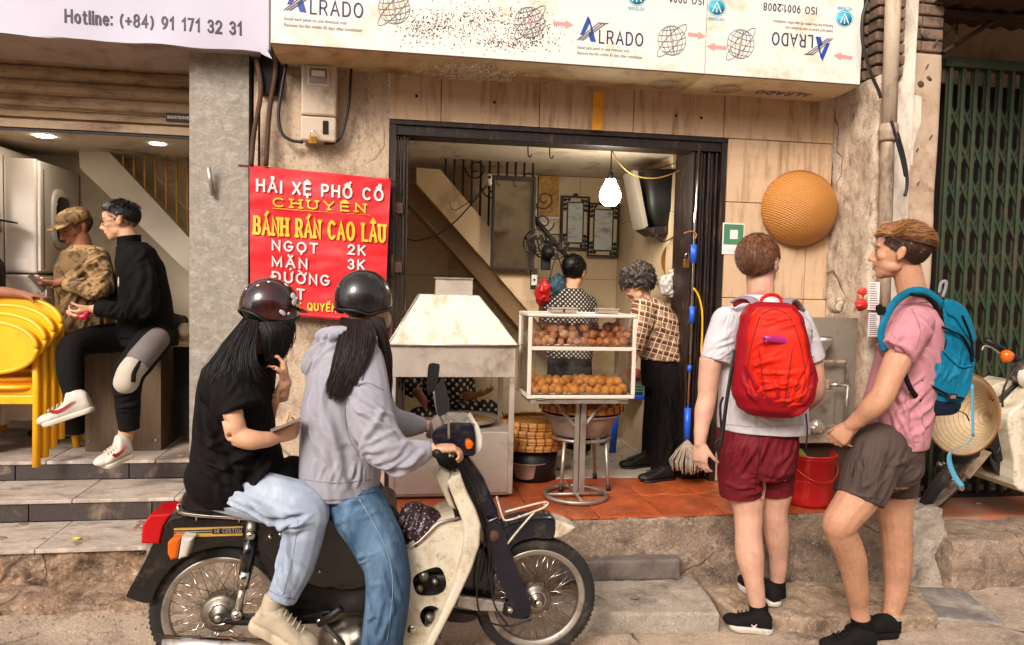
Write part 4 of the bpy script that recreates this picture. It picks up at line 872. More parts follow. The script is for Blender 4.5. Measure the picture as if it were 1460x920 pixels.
for i in range(9):
    x = 3.08+i*.28; mb = MB().grid(10, 1, lambda u, v: Vector((x+.28*u, 4.3-1.2*v, 3.28-.02*v+.012*math.sin(u*4*math.pi)))); mb.build('tin_sheet', m_rust, cn)
for (a, b, r) in (((1345, 75), (1475, -6), .016), ((1345, 50), (1364, 34), .010), ((1364, 34), (1364, 60), .010), ((1312, 12), (1400, -4), .014), ((1345, 20), (1470, 24), .016)):
    MB().tube([W(*a, 4.05), W(*b, 4.0)], r, 6).build('truss_bar', M('truss_iron', '#3b2519', .8, var=.3), cn)
bx('canopy_beam', (3.1, 4.0, Z(1400, 25, 4.0)), (5.6, 4.04, Z(1400, 18, 4.0)), _mc['truss_iron'], cn)
# ---------------------------------------------------------------- inside the food shop
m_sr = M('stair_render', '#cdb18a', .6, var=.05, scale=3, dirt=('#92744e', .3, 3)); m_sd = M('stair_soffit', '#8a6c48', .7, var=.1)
sc_ = stair('staircase', 'cream staircase stringer with black scroll railing rising behind the cart', [(594, 239), (628, 242), (700, 327), (768, 406), (768, 461), (700, 382), (594, 262)], 5.1, .10, m_sr, (629, 243), (762, 399), 11, .8, m_iron, 2, upto=2.415)
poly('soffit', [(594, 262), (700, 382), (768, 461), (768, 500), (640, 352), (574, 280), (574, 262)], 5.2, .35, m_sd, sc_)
MB().tube([W(760, 309, 5.12), W(818, 378, 5.12)], .018, 8).build('lower_handrail', m_iron, sc_)
mi = thing('wall_mirror', 'tall dark framed mirror hanging over the staircase', 'mirror', W(732, 386, 5.03)); Ym = 5.04
ca, cb = W(702, 250, Ym), W(761, 386, Ym); w_ = .02
for (a, b) in (((ca.x, cb.z), (ca.x+w_, ca.z)), ((cb.x-w_, cb.z), (cb.x, ca.z)), ((ca.x+w_, ca.z-w_), (cb.x-w_, ca.z)), ((ca.x+w_, cb.z), (cb.x-w_, cb.z+w_))): bx('mirror_frame', (a[0], Ym-.015, a[1]), (b[0], Ym+.015, b[1]), m_iron, mi, .003)
m_, n_2, l_2, b_2 = NT('mirror_glass'); b_2.inputs['Base Color'].default_value = (.62, .6, .56, 1); b_2.inputs['Metallic'].default_value = 1; b_2.inputs['Roughness'].default_value = .04
bx('glass', (ca.x+w_, Ym, cb.z+w_), (cb.x-w_, Ym+.008, ca.z-w_), m_, mi)
cc = thing('security_camera', 'small white security camera on the stair railing by the mirror', 'camera', W(698, 257, 5.0)); fuse('body', MB().ell(W(697, 254, 4.99), (.022, .022, .03)).ell(W(698, 261, 4.99), (.018, .018, .02)), m_machw, cc, .004, 3); MB().ell(W(698, 253, 4.967), (.011, .006, .012), 12, 8).build('lens', m_mdark, cc)
cable('cable', [(574, 340), (595, 343), (622, 335), (650, 315), (680, 282), (694, 265)], 4.95, .005, 'thin dark cable sagging from the camera to the door')
cable('cable', [(694, 265), (672, 285), (648, 300), (640, 288)], 5.0, .003, 'thinner second cable below the security camera')
cl = thing('wall_calendar', 'yellow gold patterned paper hanging on the back wall', 'calendar', W(782, 310, 5.66)); pbox('sheet', (768, 251), (797, 309), 5.67, .006, M('gold_print', '#b8860f', .5, var=.35, scale=30, dirt=('#6e3c0c', .55, 26)), cl); pbox('fringe', (767, 309), (797, 312), 5.668, .004, m_wlet, cl)
m_art = M('pale_painting', '#b9bfc0', .35, var=.06, scale=6, dirt=('#75644a', .4, 9, (1, 1, 2)), dirt2=('#c9a24a', .2, 14))
def picture(a, b, lab):
    t = thing('framed_picture', lab, 'picture', W((a[0]+b[0])/2, b[1], 5.64), 'carved frame pictures on the back wall'); A, B = W(*a, 5.65), W(*b, 5.65); w = B.x-A.x; h = A.z-B.z; f = .014
    def rect(n, i, t_, y, m): 
        x0, x1, z0, z1 = A.x+i, B.x-i, B.z+i, A.z-i
        for (p, q) in (((x0, z0), (x0+t_, z1)), ((x1-t_, z0), (x1, z1)), ((x0+t_, z1-t_), (x1-t_, z1)), ((x0+t_, z0), (x1-t_, z0+t_))): bx(n, (p[0], y, p[1]), (q[0], y+.015, q[1]), m, t)
    rect('outer_frame', 0, f, 5.64, m_iron); rect('inner_frame', .045, .009, 5.645, m_iron)
    bx('painting', (A.x+.054, 5.65, B.z+.054), (B.x-.054, 5.655, A.z-.054), m_art, t); bx('mat', (A.x+f, 5.66, B.z+f), (B.x-f, 5.664, A.z-f), m_inner, t)
    for sx in (0, 1):
        for sz in (0, 1):
            mb = MB(); c = Vector((A.x+f if sx == 0 else B.x-f, 5.648, B.z+f if sz == 0 else A.z-f)); dx_, dz_ = (1 if sx == 0 else -1), (1 if sz == 0 else -1)
            for k in range(3): scroll(mb, c+Vector((dx_*.016, 0, dz_*(.02+.035*k))), .014, 1.3, 0, dx_, 5.648, .005)
            scroll(mb, c+Vector((dx_*.045, 0, dz_*.016)), .012, 1.3, 0, dx_, 5.648, .005); mb.build('carving', m_iron, t)
    MB().ell(Vector(((A.x+B.x)/2, 5.648, A.z+.008)), (.02, .008, .014), 10, 6).build('crest', m_iron, t)
picture((801, 279), (839, 356), 'upper left carved black frame with a pale landscape'); picture((839, 289), (881, 367), 'lower right carved black frame with golden rocks, behind the bulb')
fan = thing('wall_fan', 'black wall fan above the bent woman in polka dots', 'fan', W(778, 360, 5.0))
for (px, py, r, ang) in ((766, 345, .085, .5), (792, 352, .085, -.5)):
    c = W(px, py, 5.0); R3 = Matrix.Rotation(ang, 3, 'Z'); mb = MB()
    for k in (.3, .55, .8, 1): mb.tube([c+R3 @ Vector((r*k*math.cos(a), -.03*(1-k*k), r*k*math.sin(a))) for a in [i*2*math.pi/24 for i in range(25)]], .002 if k < 1 else .005, 5)
    for i in range(20): a = i*2*math.pi/20; mb.tube([c+R3 @ Vector((r*k*math.cos(a), -.03*(1-k*k), r*k*math.sin(a))) for k in (.2, .6, 1)], .0013, 4)
    mb.build('guard', m_iron, fan, stuff=False)
    for i in range(3):
        a = i*2.1; mb = MB().loft([(c+R3 @ Vector((r*k*math.cos(a+k*.5), .015, r*k*math.sin(a+k*.5))), R3 @ Vector((-math.sin(a)*.035*s, .01, math.cos(a)*.035*s)), (0, .002, 0)) for k, s in ((.15, .5), (.5, 1), (.85, .7))], 10); mb.build('blade', M('fan_blade', '#4a3f36', .4), fan)
fuse('motor', MB().ell(W(781, 360, 5.05), (.05, .07, .05)).box(W(772, 385, 5.06), W(784, 365, 5.1)), m_black, fan, .007, 3)
sk = thing('wall_socket', 'black switch box with white socket below the mirror', 'socket', W(764, 412, 5.0)); pbox('backplate', (757, 383), (766, 413), 5.03, .02, m_iron, sk); pbox('socket_plate', (758, 392), (766, 407), 5.015, .014, m_machw, sk, .002); MB().ell(W(762, 399, 5.01), (.007, .004, .008), 8, 6).build('plug_hole', m_dark, sk)
def bag(name, c, ax, mat, lab, Y, amp=.02, vox=.008, knot=True):
    p = W(*c, Y); mb = MB().ell(p, ax).ell(p+Vector((0, 0, ax[2]*.8)), (ax[0]*.45, ax[1]*.45, ax[2]*.6))
    return tag(fuse(name, mb, mat, None, vox, 2, nz=((amp, 18, 3), (amp*.6, 50, 4))), lab, 'bag')
bag('plastic_bag', (775, 420), (.055, .05, .08), M('red_bag_film', '#b11a1c', .25, var=.25), 'bunch of red plastic bags hanging under the fan', 4.95)
bag('shoulder_bag', (795, 408), (.065, .05, .07), M('teal_bag', '#24414b', .6), 'dark teal handbag hanging beside the red plastic bags', 4.97)
cable('bag_strap', [(783, 400), (789, 378), (795, 365), (800, 380), (806, 398)], 4.95, .004, 'thin dark strap of the teal handbag', m_cable, 'strap')
# bulb
bu = thing('light_bulb', 'lit white bulb hanging from a cord under the shop header', 'bulb', W(871, 292, 4.40)); Yb_ = 4.40; c = W(870, 276, Yb_)
MB().lathe([(0, -.078), (.032, -.073), (.054, -.055), (.064, -.028), (.064, .0), (.052, .033), (.034, .065), (.029, .085), (.0, .088)], c, seg=28).build('globe', EM('bulb_glow', '#fff3dc', 42), bu)
MB().lathe([(0, .135), (.017, .13), (.022, .1), (.028, .084), (.0, .08)], c, seg=16).build('socket', m_black, bu)
MB().tube([c+Vector((0, 0, .13)), Vector((c.x, Yb_, 2.42))], .004, 6).build('cord', m_cable, bu)
cable('cord', [(872, 214), (885, 235), (905, 250), (935, 254), (965, 245), (990, 228)], 4.42, .004, 'pale cord looping from the bulb hook to the door jamb', m_gold)
cable('cord', [(905, 243), (940, 240), (975, 228)], 4.5, .003, 'dark cord above the television', m_cable)
def hook(px, py, n):
    return tag(MB().tube(cr(PW([(px, py-12), (px, py+8), (px+3, py+12), (px+5, py+8)], 4.36), 4), .004, 6).build('ceiling_hook', m_iron), n, 'hook')
hook(753, 212, 'black iron hook under the header, left one'); hook(784, 214, 'black iron hook under the header, right one')
tv = thing('television', 'old black television tilted on a bracket inside the right jamb', 'television', W(942, 335, 4.7))
MB().loft([(W(945, 246, 4.72), (.165, .0, .01), (0, .16, 0)), (W(945, 300, 4.72), (.135, 0, .02), (0, .15, 0)), (W(948, 334, 4.72), (.07, 0, .02), (0, .10, 0))], 24, power=7).build('casing', m_black, tv)
poly('screen_bezel', [(903, 243), (909, 243), (924, 322), (918, 326)], 4.6, .22, M('silver_bezel', '#8c8378', .4), tv); poly('bracket', [(918, 325), (975, 320), (974, 328), (935, 336)], 4.6, .2, m_brown, tv)
cable('cable', [(935, 335), (945, 345), (960, 338), (972, 330)], 4.55, .004, 'black cable looping under the television')
# right jamb things: broom pole, mop, padlock, yellow rope, plastic sheet, wok
m_bl = M('blue_plastic', '#1c58c8', .35, var=.06)
po = thing('mop', 'long steel pole mop with blue grips and grey string head leaning on the jamb', 'mop', W(977, 668, 4.14)); Yq = 4.16
MB().tube([W(997, 205, Yq), W(990, 330, Yq), W(985, 480, Yq), W(979, 630, Yq)], .008, 8).build('pole', m_chrome, po)
for (xa_, a, b, r) in ((989.5, 349, 375, .018), (987, 437, 461, .016), (983.5, 521, 530, .013), (980.5, 582, 628, .020)): MB().tube([W(xa_, a, Yq-.004), W(xa_-1, b, Yq-.004)], r, 14).build('grip', m_bl, po)
m_mop = M('mop_string', '#a3937f', .9, var=.25, dirt=('#5d4c3c', .5, 20)); mb = MB(); rr_ = random.Random(5)
for i in range(110):
    a = rr_.uniform(0, 6.28); top = W(980, 628, Yq-.02); r = rr_.uniform(.05, .10); 
    mb.tube([top, top+Vector((math.cos(a)*r*.5, math.sin(a)*r*.5, -.05)), top+Vector((math.cos(a)*r, math.sin(a)*r*.9, -.12)), top+Vector((math.cos(a)*r*.9, math.sin(a)*r*.9, -.185+rr_.uniform(0, .03)))], .006, 5)
mb.build('mop_strings', m_mop, po, stuff=True)
lk = thing('padlock', 'brass padlock hanging on the right door leaf beside the blue grip', 'padlock', W(979, 381, 4.19)); pbox('body', (975, 370), (983, 382), 4.19, .015, _mc['brass'], lk, .003); MB().tube(cr(PW([(977, 371), (977, 364), (980, 361), (982, 364), (982, 371)], 4.195), 4), .0025, 6).build('shackle', m_chrome, lk)
cable('rope', [(989, 411), (996, 422), (1001, 445), (1001, 480), (1000, 500), (1002, 521)], 4.14, .006, 'yellow twisted rope hanging by the mop pole', m_yfur, 'rope')
cable('twine', [(975, 333), (985, 330), (993, 334), (991, 341)], 4.14, .004, 'orange twine tying the mop pole to the door leaf', M('twine', '#a05a2c', .8), 'twine')
wk = MB().lathe([(0, .05), (.08, .035), (.14, 0), (.148, -.004)], W(973, 372, 4.62), 'y', 32).build('brass_wok', M('old_brass', '#8a6a32', .35, .8, var=.2)); tag(wk, 'round brass pan hanging behind the door leaf', 'pan')
o = fuse('plastic_sheet', MB().ell(W(955, 408, 4.5), (.07, .03, .07)).ell(W(962, 395, 4.5), (.04, .03, .06)), M('clear_plastic', '#b5ada2', .18, var=.12), None, .006, 1, nz=((.02, 25, 2), (.012, 70, 4))); tag(o, 'crumpled clear plastic bag behind the plaid woman', 'bag')
rk = thing('metal_rack', 'small chrome wire rack on the floor by the plaid woman', 'rack', W(965, 650, 4.5))
for (px, a, b) in ((957, 582, 650), (974, 580, 648)): MB().tube([W(px, a, 4.5), W(px, b, 4.5)], .006, 6).build('leg', m_chrome, rk)
for y_ in (584, 600, 625, 643): MB().tube([W(957, y_, 4.5), W(974, y_-2, 4.5)], .005, 6).build('rung', m_chrome, rk)
# poster with its code left out
qp = thing('paper_notice', 'white and green paper notice taped on the tiled wall', 'notice', W(1046, 363, YF-.012)); Y_ = YF-.0135; pbox('paper', (1030, 318), (1061, 363), Y_, .002, m_wlet, qp); pbox('green_panel', (1032, 320), (1060, 349), Y_-.001, .0009, M('poster_green', '#3f7a55', .6, var=.12, scale=20), qp); pbox('pale_square', (1041, 328), (1052, 341), Y_-.002, .0009, m_wlet, qp)
MB().box(W(1033, 357, Y_-.0008), W(1056, 358, Y_-.0002)).build('print_line', m_grey_l, qp)
# bamboo basket on the wall
def weave(name, col, cen=True, n1=64, n2=42):
    m, n, l, b = NT(name); tc = n.new('ShaderNodeTexCoord'); sx = n.new('ShaderNodeSeparateXYZ'); l.new(tc.outputs['Object'], sx.inputs[0])
    def mth(op, a, b_=None):
        q = n.new('ShaderNodeMath'); q.operation = op
        for i, v in enumerate((a, b_)):
            if v is None: continue
            if isinstance(v, (int, float)): q.inputs[i].default_value = v
            else: l.new(v, q.inputs[i])
        return q.outputs[0]
    x, z = sx.outputs[0], sx.outputs[2]; r = mth('SQRT', mth('ADD', mth('MULTIPLY', x, x), mth('MULTIPLY', z, z))); a = mth('ARCTAN2', z, x)
    s1 = mth('SINE', mth('MULTIPLY', r, n2*6.28)); s2 = mth('SINE', mth('MULTIPLY', a, n1)); s1 = mth('SINE', mth('MULTIPLY', z, 420)); s2 = mth('SINE', mth('MULTIPLY', x, 250)); w = mth('MULTIPLY', s1, s2)
    f = ramp(n, l, w, -.8, .8); c = L(col); nn = ramp(n, l, noise_n(n, l, tc.outputs['Object'], 14, 6), .3, .7)
    o1 = mixc(n, l, f, tuple(v*.55 for v in c), c); o2 = mixc(n, l, nn, o1, tuple(v*.8 for v in c)); o3 = n.new('ShaderNodeMixRGB'); o3.inputs[0].default_value = .5; l.new(o1, o3.inputs[1]); l.new(o2, o3.inputs[2]); l.new(o3.outputs[0], b.inputs['Base Color'])
    bp = n.new('ShaderNodeBump'); bp.inputs['Strength'].default_value = .6; bp.inputs['Distance'].default_value = .004; l.new(w, bp.inputs['Height']); l.new(bp.outputs[0], b.inputs['Normal']); b.inputs['Roughness'].default_value = .5; return m
bk = thing('bamboo_basket', 'round domed woven bamboo basket hanging on the tiled wall', 'basket', W(1141, 298, 4.12)); rB = (X(1195, 298, 4.1)-X(1088, 298, 4.1))/2
mb = MB().lathe([(0, -.16), (rB*.35, -.148), (rB*.65, -.115), (rB*.86, -.065), (rB*.97, -.015), (rB, .015), (rB*.98, .03)], (0, 0, 0), 'y', 56); o = mb.build('woven_dome', weave('bamboo_weave', '#c9863c'), bk, loc=W(1141, 298, 4.15)); o.scale = (1, 1, .93)
mb = MB().tube([(rB*math.cos(a), 0, rB*math.sin(a)) for a in [i*2*math.pi/48 for i in range(49)]], .011, 8); o = mb.build('rim', M('bamboo_rim', '#9c5f26', .5, var=.2), bk, loc=W(1141, 298, 4.17)); o.scale = (1, 1, .93)
# ---------------------------------------------------------------- frying cart
ca_ = thing('frying_cart', 'stainless steel frying cart with a pale pyramid hood in front of the door', 'cart', (.32, 4.15, ZP)); YC = 3.95; yb = 4.42
xl_, xr_2 = X(557, 520, YC), X(735, 520, YC); zt1, zt0 = Z(650, 492, YC), Z(650, 538, YC); zbt, zbb = Z(650, 617, YC), Z(650, 704, YC)
bx('front_band', (xl_, YC, zt0), (xr_2, YC+.02, zt1-.005), m_steel, ca_, .002); bx('side_band', (xl_, YC+.021, zt0), (xl_+.015, yb, zt1-.005), m_steel, ca_); bx('side_band', (xr_2-.015, YC+.021, zt0), (xr_2, yb, zt1-.005), m_steel, ca_)
hx0, hx1 = X(598, 425, 4.1), X(683, 423, 4.1); hz = Z(640, 421, 4.1)
mb = MB(); P0 = [(xl_-.012, YC-.014, zt1), (xr_2+.014, YC-.014, zt1), (xr_2+.014, yb, zt1), (xl_-.012, yb, zt1)]; P1 = [(hx0, 4.1, hz), (hx1, 4.1, hz), (hx1, 4.3, hz), (hx0, 4.3, hz)]
mb.add(P0+P1, [(0, 1, 5, 4), (1, 2, 6, 5), (2, 3, 7, 6), (3, 0, 4, 7), (4, 5, 6, 7)]); mb.build('hood', m_hoodw, ca_); mb = MB()
for i in range(4): mb.tube([P0[i], P0[(i+1) % 4]], .006, 6)
for i in range(2): mb.tube([P0[i], P1[i]], .003, 5)
mb.build('hood_edge', m_alu, ca_)
pbox('flue', (622, 396), (674, 421), 4.12, .15, m_steel, ca_, .002); bx('flue_cap', (X(620, 396, 4.11), 4.11, Z(648, 398, 4.11)), (X(675, 396, 4.11), 4.28, Z(648, 396, 4.11)), m_alu, ca_)
for (px, y_) in ((xl_, YC), (xr_2-.028, YC), (xl_, yb-.03), (xr_2-.028, yb-.03)): bx('post', (px, y_+.003, ZP+.02), (px+.028, y_+.028, zt0+.002), m_steel, ca_, .002)
bx('body_panel', (xl_+.029, YC+.006, zbb), (xr_2-.029, YC+.02, zbt), m_steel, ca_, .002); bx('counter_top', (xl_+.001, YC+.021, zbt-.012), (xr_2-.001, yb-.001, zbt-.002), m_steel, ca_)
bx('side_panel', (xl_+.002, YC+.03, zbb), (xl_+.008, yb-.031, zbt-.013), m_steel, ca_); bx('side_panel', (xr_2-.008, YC+.03, zbb), (xr_2-.002, yb-.031, zbt-.013), m_steel, ca_); bx('bottom_rail', (xl_+.03, YC+.002, zbb-.012), (xr_2-.03, YC+.022, zbb-.001), m_alu, ca_)
for px in (xl_+.08, xr_2-.08): MB().lathe([(0, -.012), (.028, -.012), (.03, 0), (.028, .012), (0, .012)], (px, YC+.06, ZP+.029), 'y', 16).build('castor', m_black, ca_)
pn = thing('frying_pan', 'wide steel frying basin set in the cart top', 'pan', (.5, 4.2, zbt)); MB().lathe([(0, .0), (.12, .003), (.16, .03), (.175, .045), (.182, .045), (.165, .02)], (X(665, 610, 4.2), 4.2, zbt), seg=36).build('basin', m_alu, pn); MB().lathe([(0, .028), (.157, .028)], (X(665, 610, 4.2), 4.2, zbt), seg=36).build('oil', M('hot_oil', '#7d5a22', .08), pn)
# ---------------------------------------------------------------- display case on a ring stand
m_frame = M('case_frame', '#d3c8b6', .35, var=.04); dc = thing('display_case', 'white framed glass display case with two trays of fried dough balls', 'display case', (.98, 3.97, .95)); YD = 3.8; yd2 = 4.12
dl, dr = X(753, 510, YD), X(907, 510, YD); dz1, dz0 = Z(830, 448, YD), Z(830, 569, YD); f_ = .020
zs = Z(830, 497, YD)
for (x_) in (dl, dr-f_):
    for (y_, nm) in ((YD, 'frame_post'), (yd2-f_, 'frame_post')): bx(nm, (x_, y_, dz0+f_), (x_+f_, y_+f_, dz1-f_), m_frame, dc, .003)
for y_ in (YD-.001, yd2-f_+.001):
    bx('frame_rail', (dl+.001, y_, dz0), (dr-.001, y_+f_, dz0+f_-.001), m_frame, dc, .004); bx('frame_rail', (dl-.001, y_-.001, dz1-f_+.001), (dr+.001, y_+f_, dz1), m_frame, dc, .012)
    bx('frame_rail', (dl+f_, y_+.002, zs-.012), (dr-f_, y_+f_-.004, zs+.008), m_frame, dc, .002)
for x_ in (dl, dr-f_): bx('side_rail', (x_+.001, YD+f_, dz0+.001), (x_+f_-.001, yd2-f_, dz0+f_-.002), m_frame, dc); bx('side_rail', (x_, YD+f_, dz1-f_+.002), (x_+f_, yd2-f_, dz1-.001), m_frame, dc, .004)
bx('roof_panel', (dl+f_, YD+f_, dz1-.010), (dr-f_, yd2-f_, dz1-.004), m_frame, dc); bx('shelf', (dl+.01, YD+f_+.001, zs-.008), (dr-.01, yd2-f_-.001, zs-.003), m_steel, dc); bx('floor_panel', (dl+f_, YD+f_, dz0+.002), (dr-f_, yd2-f_, dz0+.010), m_steel, dc)
gl = GLASS('case_glass', (.97, .95, .92), .02, .10)
bx('glass_pane', (dl+f_, YD+.010, zs+.009), (dr-f_, YD+.013, dz1-f_), gl, dc); bx('glass_pane', (dl+f_, YD+.010, dz0+f_), (dr-f_, YD+.013, zs-.013), gl, dc)
bx('glass_pane', (dl+.010, YD+f_, dz0+f_), (dl+.013, yd2-f_, dz1-f_), gl, dc); bx('glass_pane', (dr-.013, YD+f_, dz0+f_), (dr-.010, yd2-f_, dz1-f_), gl, dc)
bx('hasp', (X(763, 566, YD), YD-.006, dz0-.004), (X(776, 566, YD), YD-.002, dz0+.006), m_alu, dc); bx('hasp', (X(880, 566, YD), YD-.006, dz0-.006), (X(895, 566, YD), YD-.002, dz0+.004), m_alu, dc)
sd_ = thing('case_stand', 'steel pedestal stand with a round foot ring under the display case', 'stand', (.98, 3.97, ZP)); xc_ = X(825, 640, 3.93)
bx('top_frame', (dl+.02, YD+.01, dz0-.028), (dr-.03, yd2-.01, dz0-.004), m_alu, sd_, .002); bx('post', (xc_-.026, 3.92, ZP+.02), (xc_-.002, 3.945, dz0-.029), m_alu, sd_, .002); bx('post', (xc_+.004, 3.91, ZP+.02), (xc_+.034, 3.94, dz0-.029), m_alu, sd_, .002)
for s in (-1, 1): MB().tube([Vector((xc_+s*.03, 3.93, dz0-.17)), Vector((xc_+s*.15, 3.93, dz0-.02))], .010, 4, False).build('brace', m_alu, sd_)
MB().tube([(xc_-.01+.17*math.cos(a), 3.93+.17*math.sin(a), ZP+.018) for a in [i*2*math.pi/40 for i in range(41)]], .012, 10).build('foot_ring', m_alu, sd_)
for a in (0, math.pi/2): MB().tube([Vector((xc_-.01+.17*math.cos(a+k), 3.93+.17*math.sin(a+k), ZP+.02)) for k in (0, math.pi)], .009, 6).build('cross_bar', m_alu, sd_)
# trays and dough balls
m_ball = [M('dough_ball_%s' % n_, c, .42, var=.22, scale=18, dirt=(d, .5, 40), bump=.35, bscale=160) for n_, c, d in (('red', '#ba6c36', '#deb88c'), ('sesame', '#c4835a', '#ecd6b8'), ('golden', '#d68f38', '#e9b568'))]
def ballmesh(seed):
    mb = MB().ell((0, 0, 0), (.0255, .0255, .0235), 18, 12); me = mb.mesh('dough_ball'); a = np_get(me); a = a*(1+.06*vnoise(a, 60, seed)+.03*vnoise(a, 160, seed+3))[:, None]; np_set(me, a); return me
BM = [[(lambda me, m: (me.materials.append(m), me)[1])(ballmesh(i), m) for i in range(3)] for m in m_ball]
def balls(pts, kind, lab, grp):
    for p in pts:
        me = random.choice(BM[kind if isinstance(kind, int) else random.choice(kind)]); o = bpy.data.objects.new('dough_ball', me); COL.objects.link(o); o.location = p; o.rotation_euler = [random.uniform(0, 6) for _ in range(3)]; s = random.uniform(.82, 1.2); o.scale = (s, s, s*random.uniform(.9, 1)); tag(o, lab, 'fried dough ball', grp)
def tray(z, lab):
    t = thing('steel_tray', lab, 'tray', (.98, 3.96, z)); a, b = dl+.045, dr-.06; MB().box((a, YD+.045, z), (b, yd2-.045, z+.004)).build('plate', m_steel, t)
    mb = MB().tube([(a, YD+.045, z+.012), (b, YD+.045, z+.012), (b, yd2-.045, z+.012), (a, yd2-.045, z+.012), (a, YD+.045, z+.012)], .006, 6); mb.build('rim', m_steel, t); return a, b
a, b = tray(zs+.002, 'steel tray on the upper shelf of the display case'); rr_ = random.Random(11)
for (z0_, kind, prof, grp, lab) in ((zs+.006, 1, [2, 2, 3, 3, 3, 2, 3, 2, 3, 2, 3, 3], 'dough balls on the upper tray', 'sesame coated brown dough ball piled on the upper tray of the display case'), (dz0+.016, 2, [2, 2, 2, 2, 2, 2, 2, 2, 2, 2, 2, 2], 'dough balls on the lower tray', 'smooth golden dough ball piled on the lower tray of the display case')):
    pts = []
    for i in range(12):
        for r in range(5):
            x = dl+.045+.0425*i+rr_.uniform(-.012, .012)+(.02 if r % 2 else 0)+.008; y = YD+.050+.047*r+rr_.uniform(-.006, .006)
            for k in range(prof[i] if r > 0 else prof[i]-1):
                if k == 0 or rr_.random() < (.62 if kind == 2 else .8): pts.append((x+(.018 if k % 2 else 0)+rr_.uniform(-.006, .006), y+(.012 if k % 2 else 0), z0_+.024+.036*k+rr_.uniform(-.004, .005)))
    vis = [p for p in pts if p[0] < dr-.03]
    if kind == 1:
        L_ = [p for p in vis if p[0] < 1.0]; R2 = [p for p in vis if p[0] >= 1.0]; balls(L_, 1, lab, grp); balls(R2, 0, 'darker reddish dough ball piled at the right end of the upper tray', 'dark dough balls on the upper tray')
    else: balls(vis, 2, lab, grp)
tray(dz0+.011, 'steel tray on the bottom of the display case')
# boxes on top of the case
for (a, b, lab, m) in (((786, 437), (802, 445), 'clear plastic box lid on top of the display case, left one', 0), ((805, 437), (821, 445), 'clear plastic box on the display case beside the left lid', 0), ((853, 441), (880, 450), 'flat plastic tray on the right end of the display case', 0)):
    t = thing('plastic_box', lab, 'box', W((a[0]+b[0])/2, b[1], 3.95)); z_ = dz1; A = W(a[0], a[1], 3.92); B = W(b[0], b[1], 3.92); bx('tub', (A.x, 3.9, z_+.001), (B.x, 4.0, z_+.022), M('cloudy_plastic', '#9c8c7c', .2, var=.15), t, .004); bx('lid', (A.x-.004, 3.895, z_+.023), (B.x+.004, 4.005, z_+.028), M('lid_plastic', '#b5a898', .25), t)
# baskets, basins and stool behind the stand
m_bam = M('bamboo_strip', '#b9803a', .5, var=.25, scale=10, dirt=('#7d4f1f', .4, 20)); m_bamd = M('bamboo_dark', '#8a4a24', .55, var=.25)
def wtray(c, R, lab, cat='basket', woven=True, group=None, h=.035):
    t = thing('woven_tray', lab, cat, c, group); c = Vector(c)
    MB().lathe([(R-.004, 0), (R+.004, 0), (R+.006, h), (R-.006, h)], c, seg=44).build('rim_band', m_bam, t)
    for zz_ in (.002, h): MB().tube([c+Vector((R*math.cos(a), R*math.sin(a), zz_)) for a in [i*2*math.pi/40 for i in range(41)]], .007, 6).build('rim_ring', m_bam, t)
    mb = MB()
    for i in range(26):
        a = i*2*math.pi/26; mb.tube([c+Vector(((R+.010)*math.cos(a), (R+.010)*math.sin(a), z_)) for z_ in (-.004, h+.006)], .004, 5)
    mb.build('rim_binding', m_bamd, t, stuff=True)
    if woven:
        mb = MB(); n_ = int(R*2/.022)
        for k in range(2):
            for i in range(n_+1):
                u = -R+i*2*R/n_; L_ = math.sqrt(max(0, R*R-u*u))-.004
                if L_ < .03: continue
                P = []; q = int(L_*2/.022)+1
                for j in range(q+1): v = -L_+2*L_*j/q; P.append(c+(Vector((u, v, .012+.004*(1 if (i+j) % 2 else -1))) if k == 0 else Vector((v, u, .012+.004*(1 if (i+j+1) % 2 else -1)))))
                mb.tube(P, .007, 4, True, True, .3)
        mb.build('woven_strips', m_bam, t, stuff=True)
    else: MB().lathe([(0, .004), (R, .004)], c, seg=30).build('base', m_bam, t)
    return t
sx_, sy_ = X(833, 590, 4.1), 4.17; zt_b = Z(833, 588, 4.1)
sl = thing('round_stool', 'steel stool with round seat ring carrying the big basin', 'stool', (sx_, sy_, ZP)); zst = Z(833, 628, 4.05)
MB().tube([(sx_+.17*math.cos(a), sy_+.17*math.sin(a), zst) for a in [i*2*math.pi/36 for i in range(37)]], .011, 8).build('seat_ring', m_alu, sl)
for a in (-2.4, -.75, .8, 2.3):
    MB().tube([(sx_+.165*math.cos(a), sy_+.165*math.sin(a), zst-.01), (sx_+.19*math.cos(a), sy_+.19*math.sin(a), ZP)], .011, 8).build('leg', m_alu, sl); MB().tube([(sx_+.188*math.cos(a), sy_+.188*math.sin(a), ZP+.03), (sx_+.19*math.cos(a), sy_+.19*math.sin(a), ZP+.001)], .014, 8).build('foot', m_black, sl)
bs = MB().lathe([(0, .005), (.15, .005), (.165, .012), (.2, .10), (.218, .135), (.232, .137), (.234, .131), (.22, .128)], (sx_, sy_, zst+.01), seg=44).build('aluminium_basin', M('dull_aluminium', '#a89d8f', .5, .35, var=.15, dirt=('#7c6e5e', .4, 8))); tag(bs, 'big dull aluminium basin on the round steel stool', 'basin')
wtray((sx_, sy_, zst+.165), .235, 'round woven bamboo tray of dough balls resting on the aluminium basin', h=.03, woven=False)
pts = []
for i in range(46):
    a = i*2.4; r = .205*math.sqrt((i+.5)/46); pts.append((sx_+r*math.cos(a), sy_+r*math.sin(a), zst+.165+.030))
for i in range(12):
    a = i*2.4; r = .10*math.sqrt((i+.5)/12); pts.append((sx_+r*math.cos(a), sy_+r*math.sin(a), zst+.165+.066))
balls(pts, 2, 'golden dough ball heaped on the bamboo tray under the display case', 'dough balls on the bamboo tray')
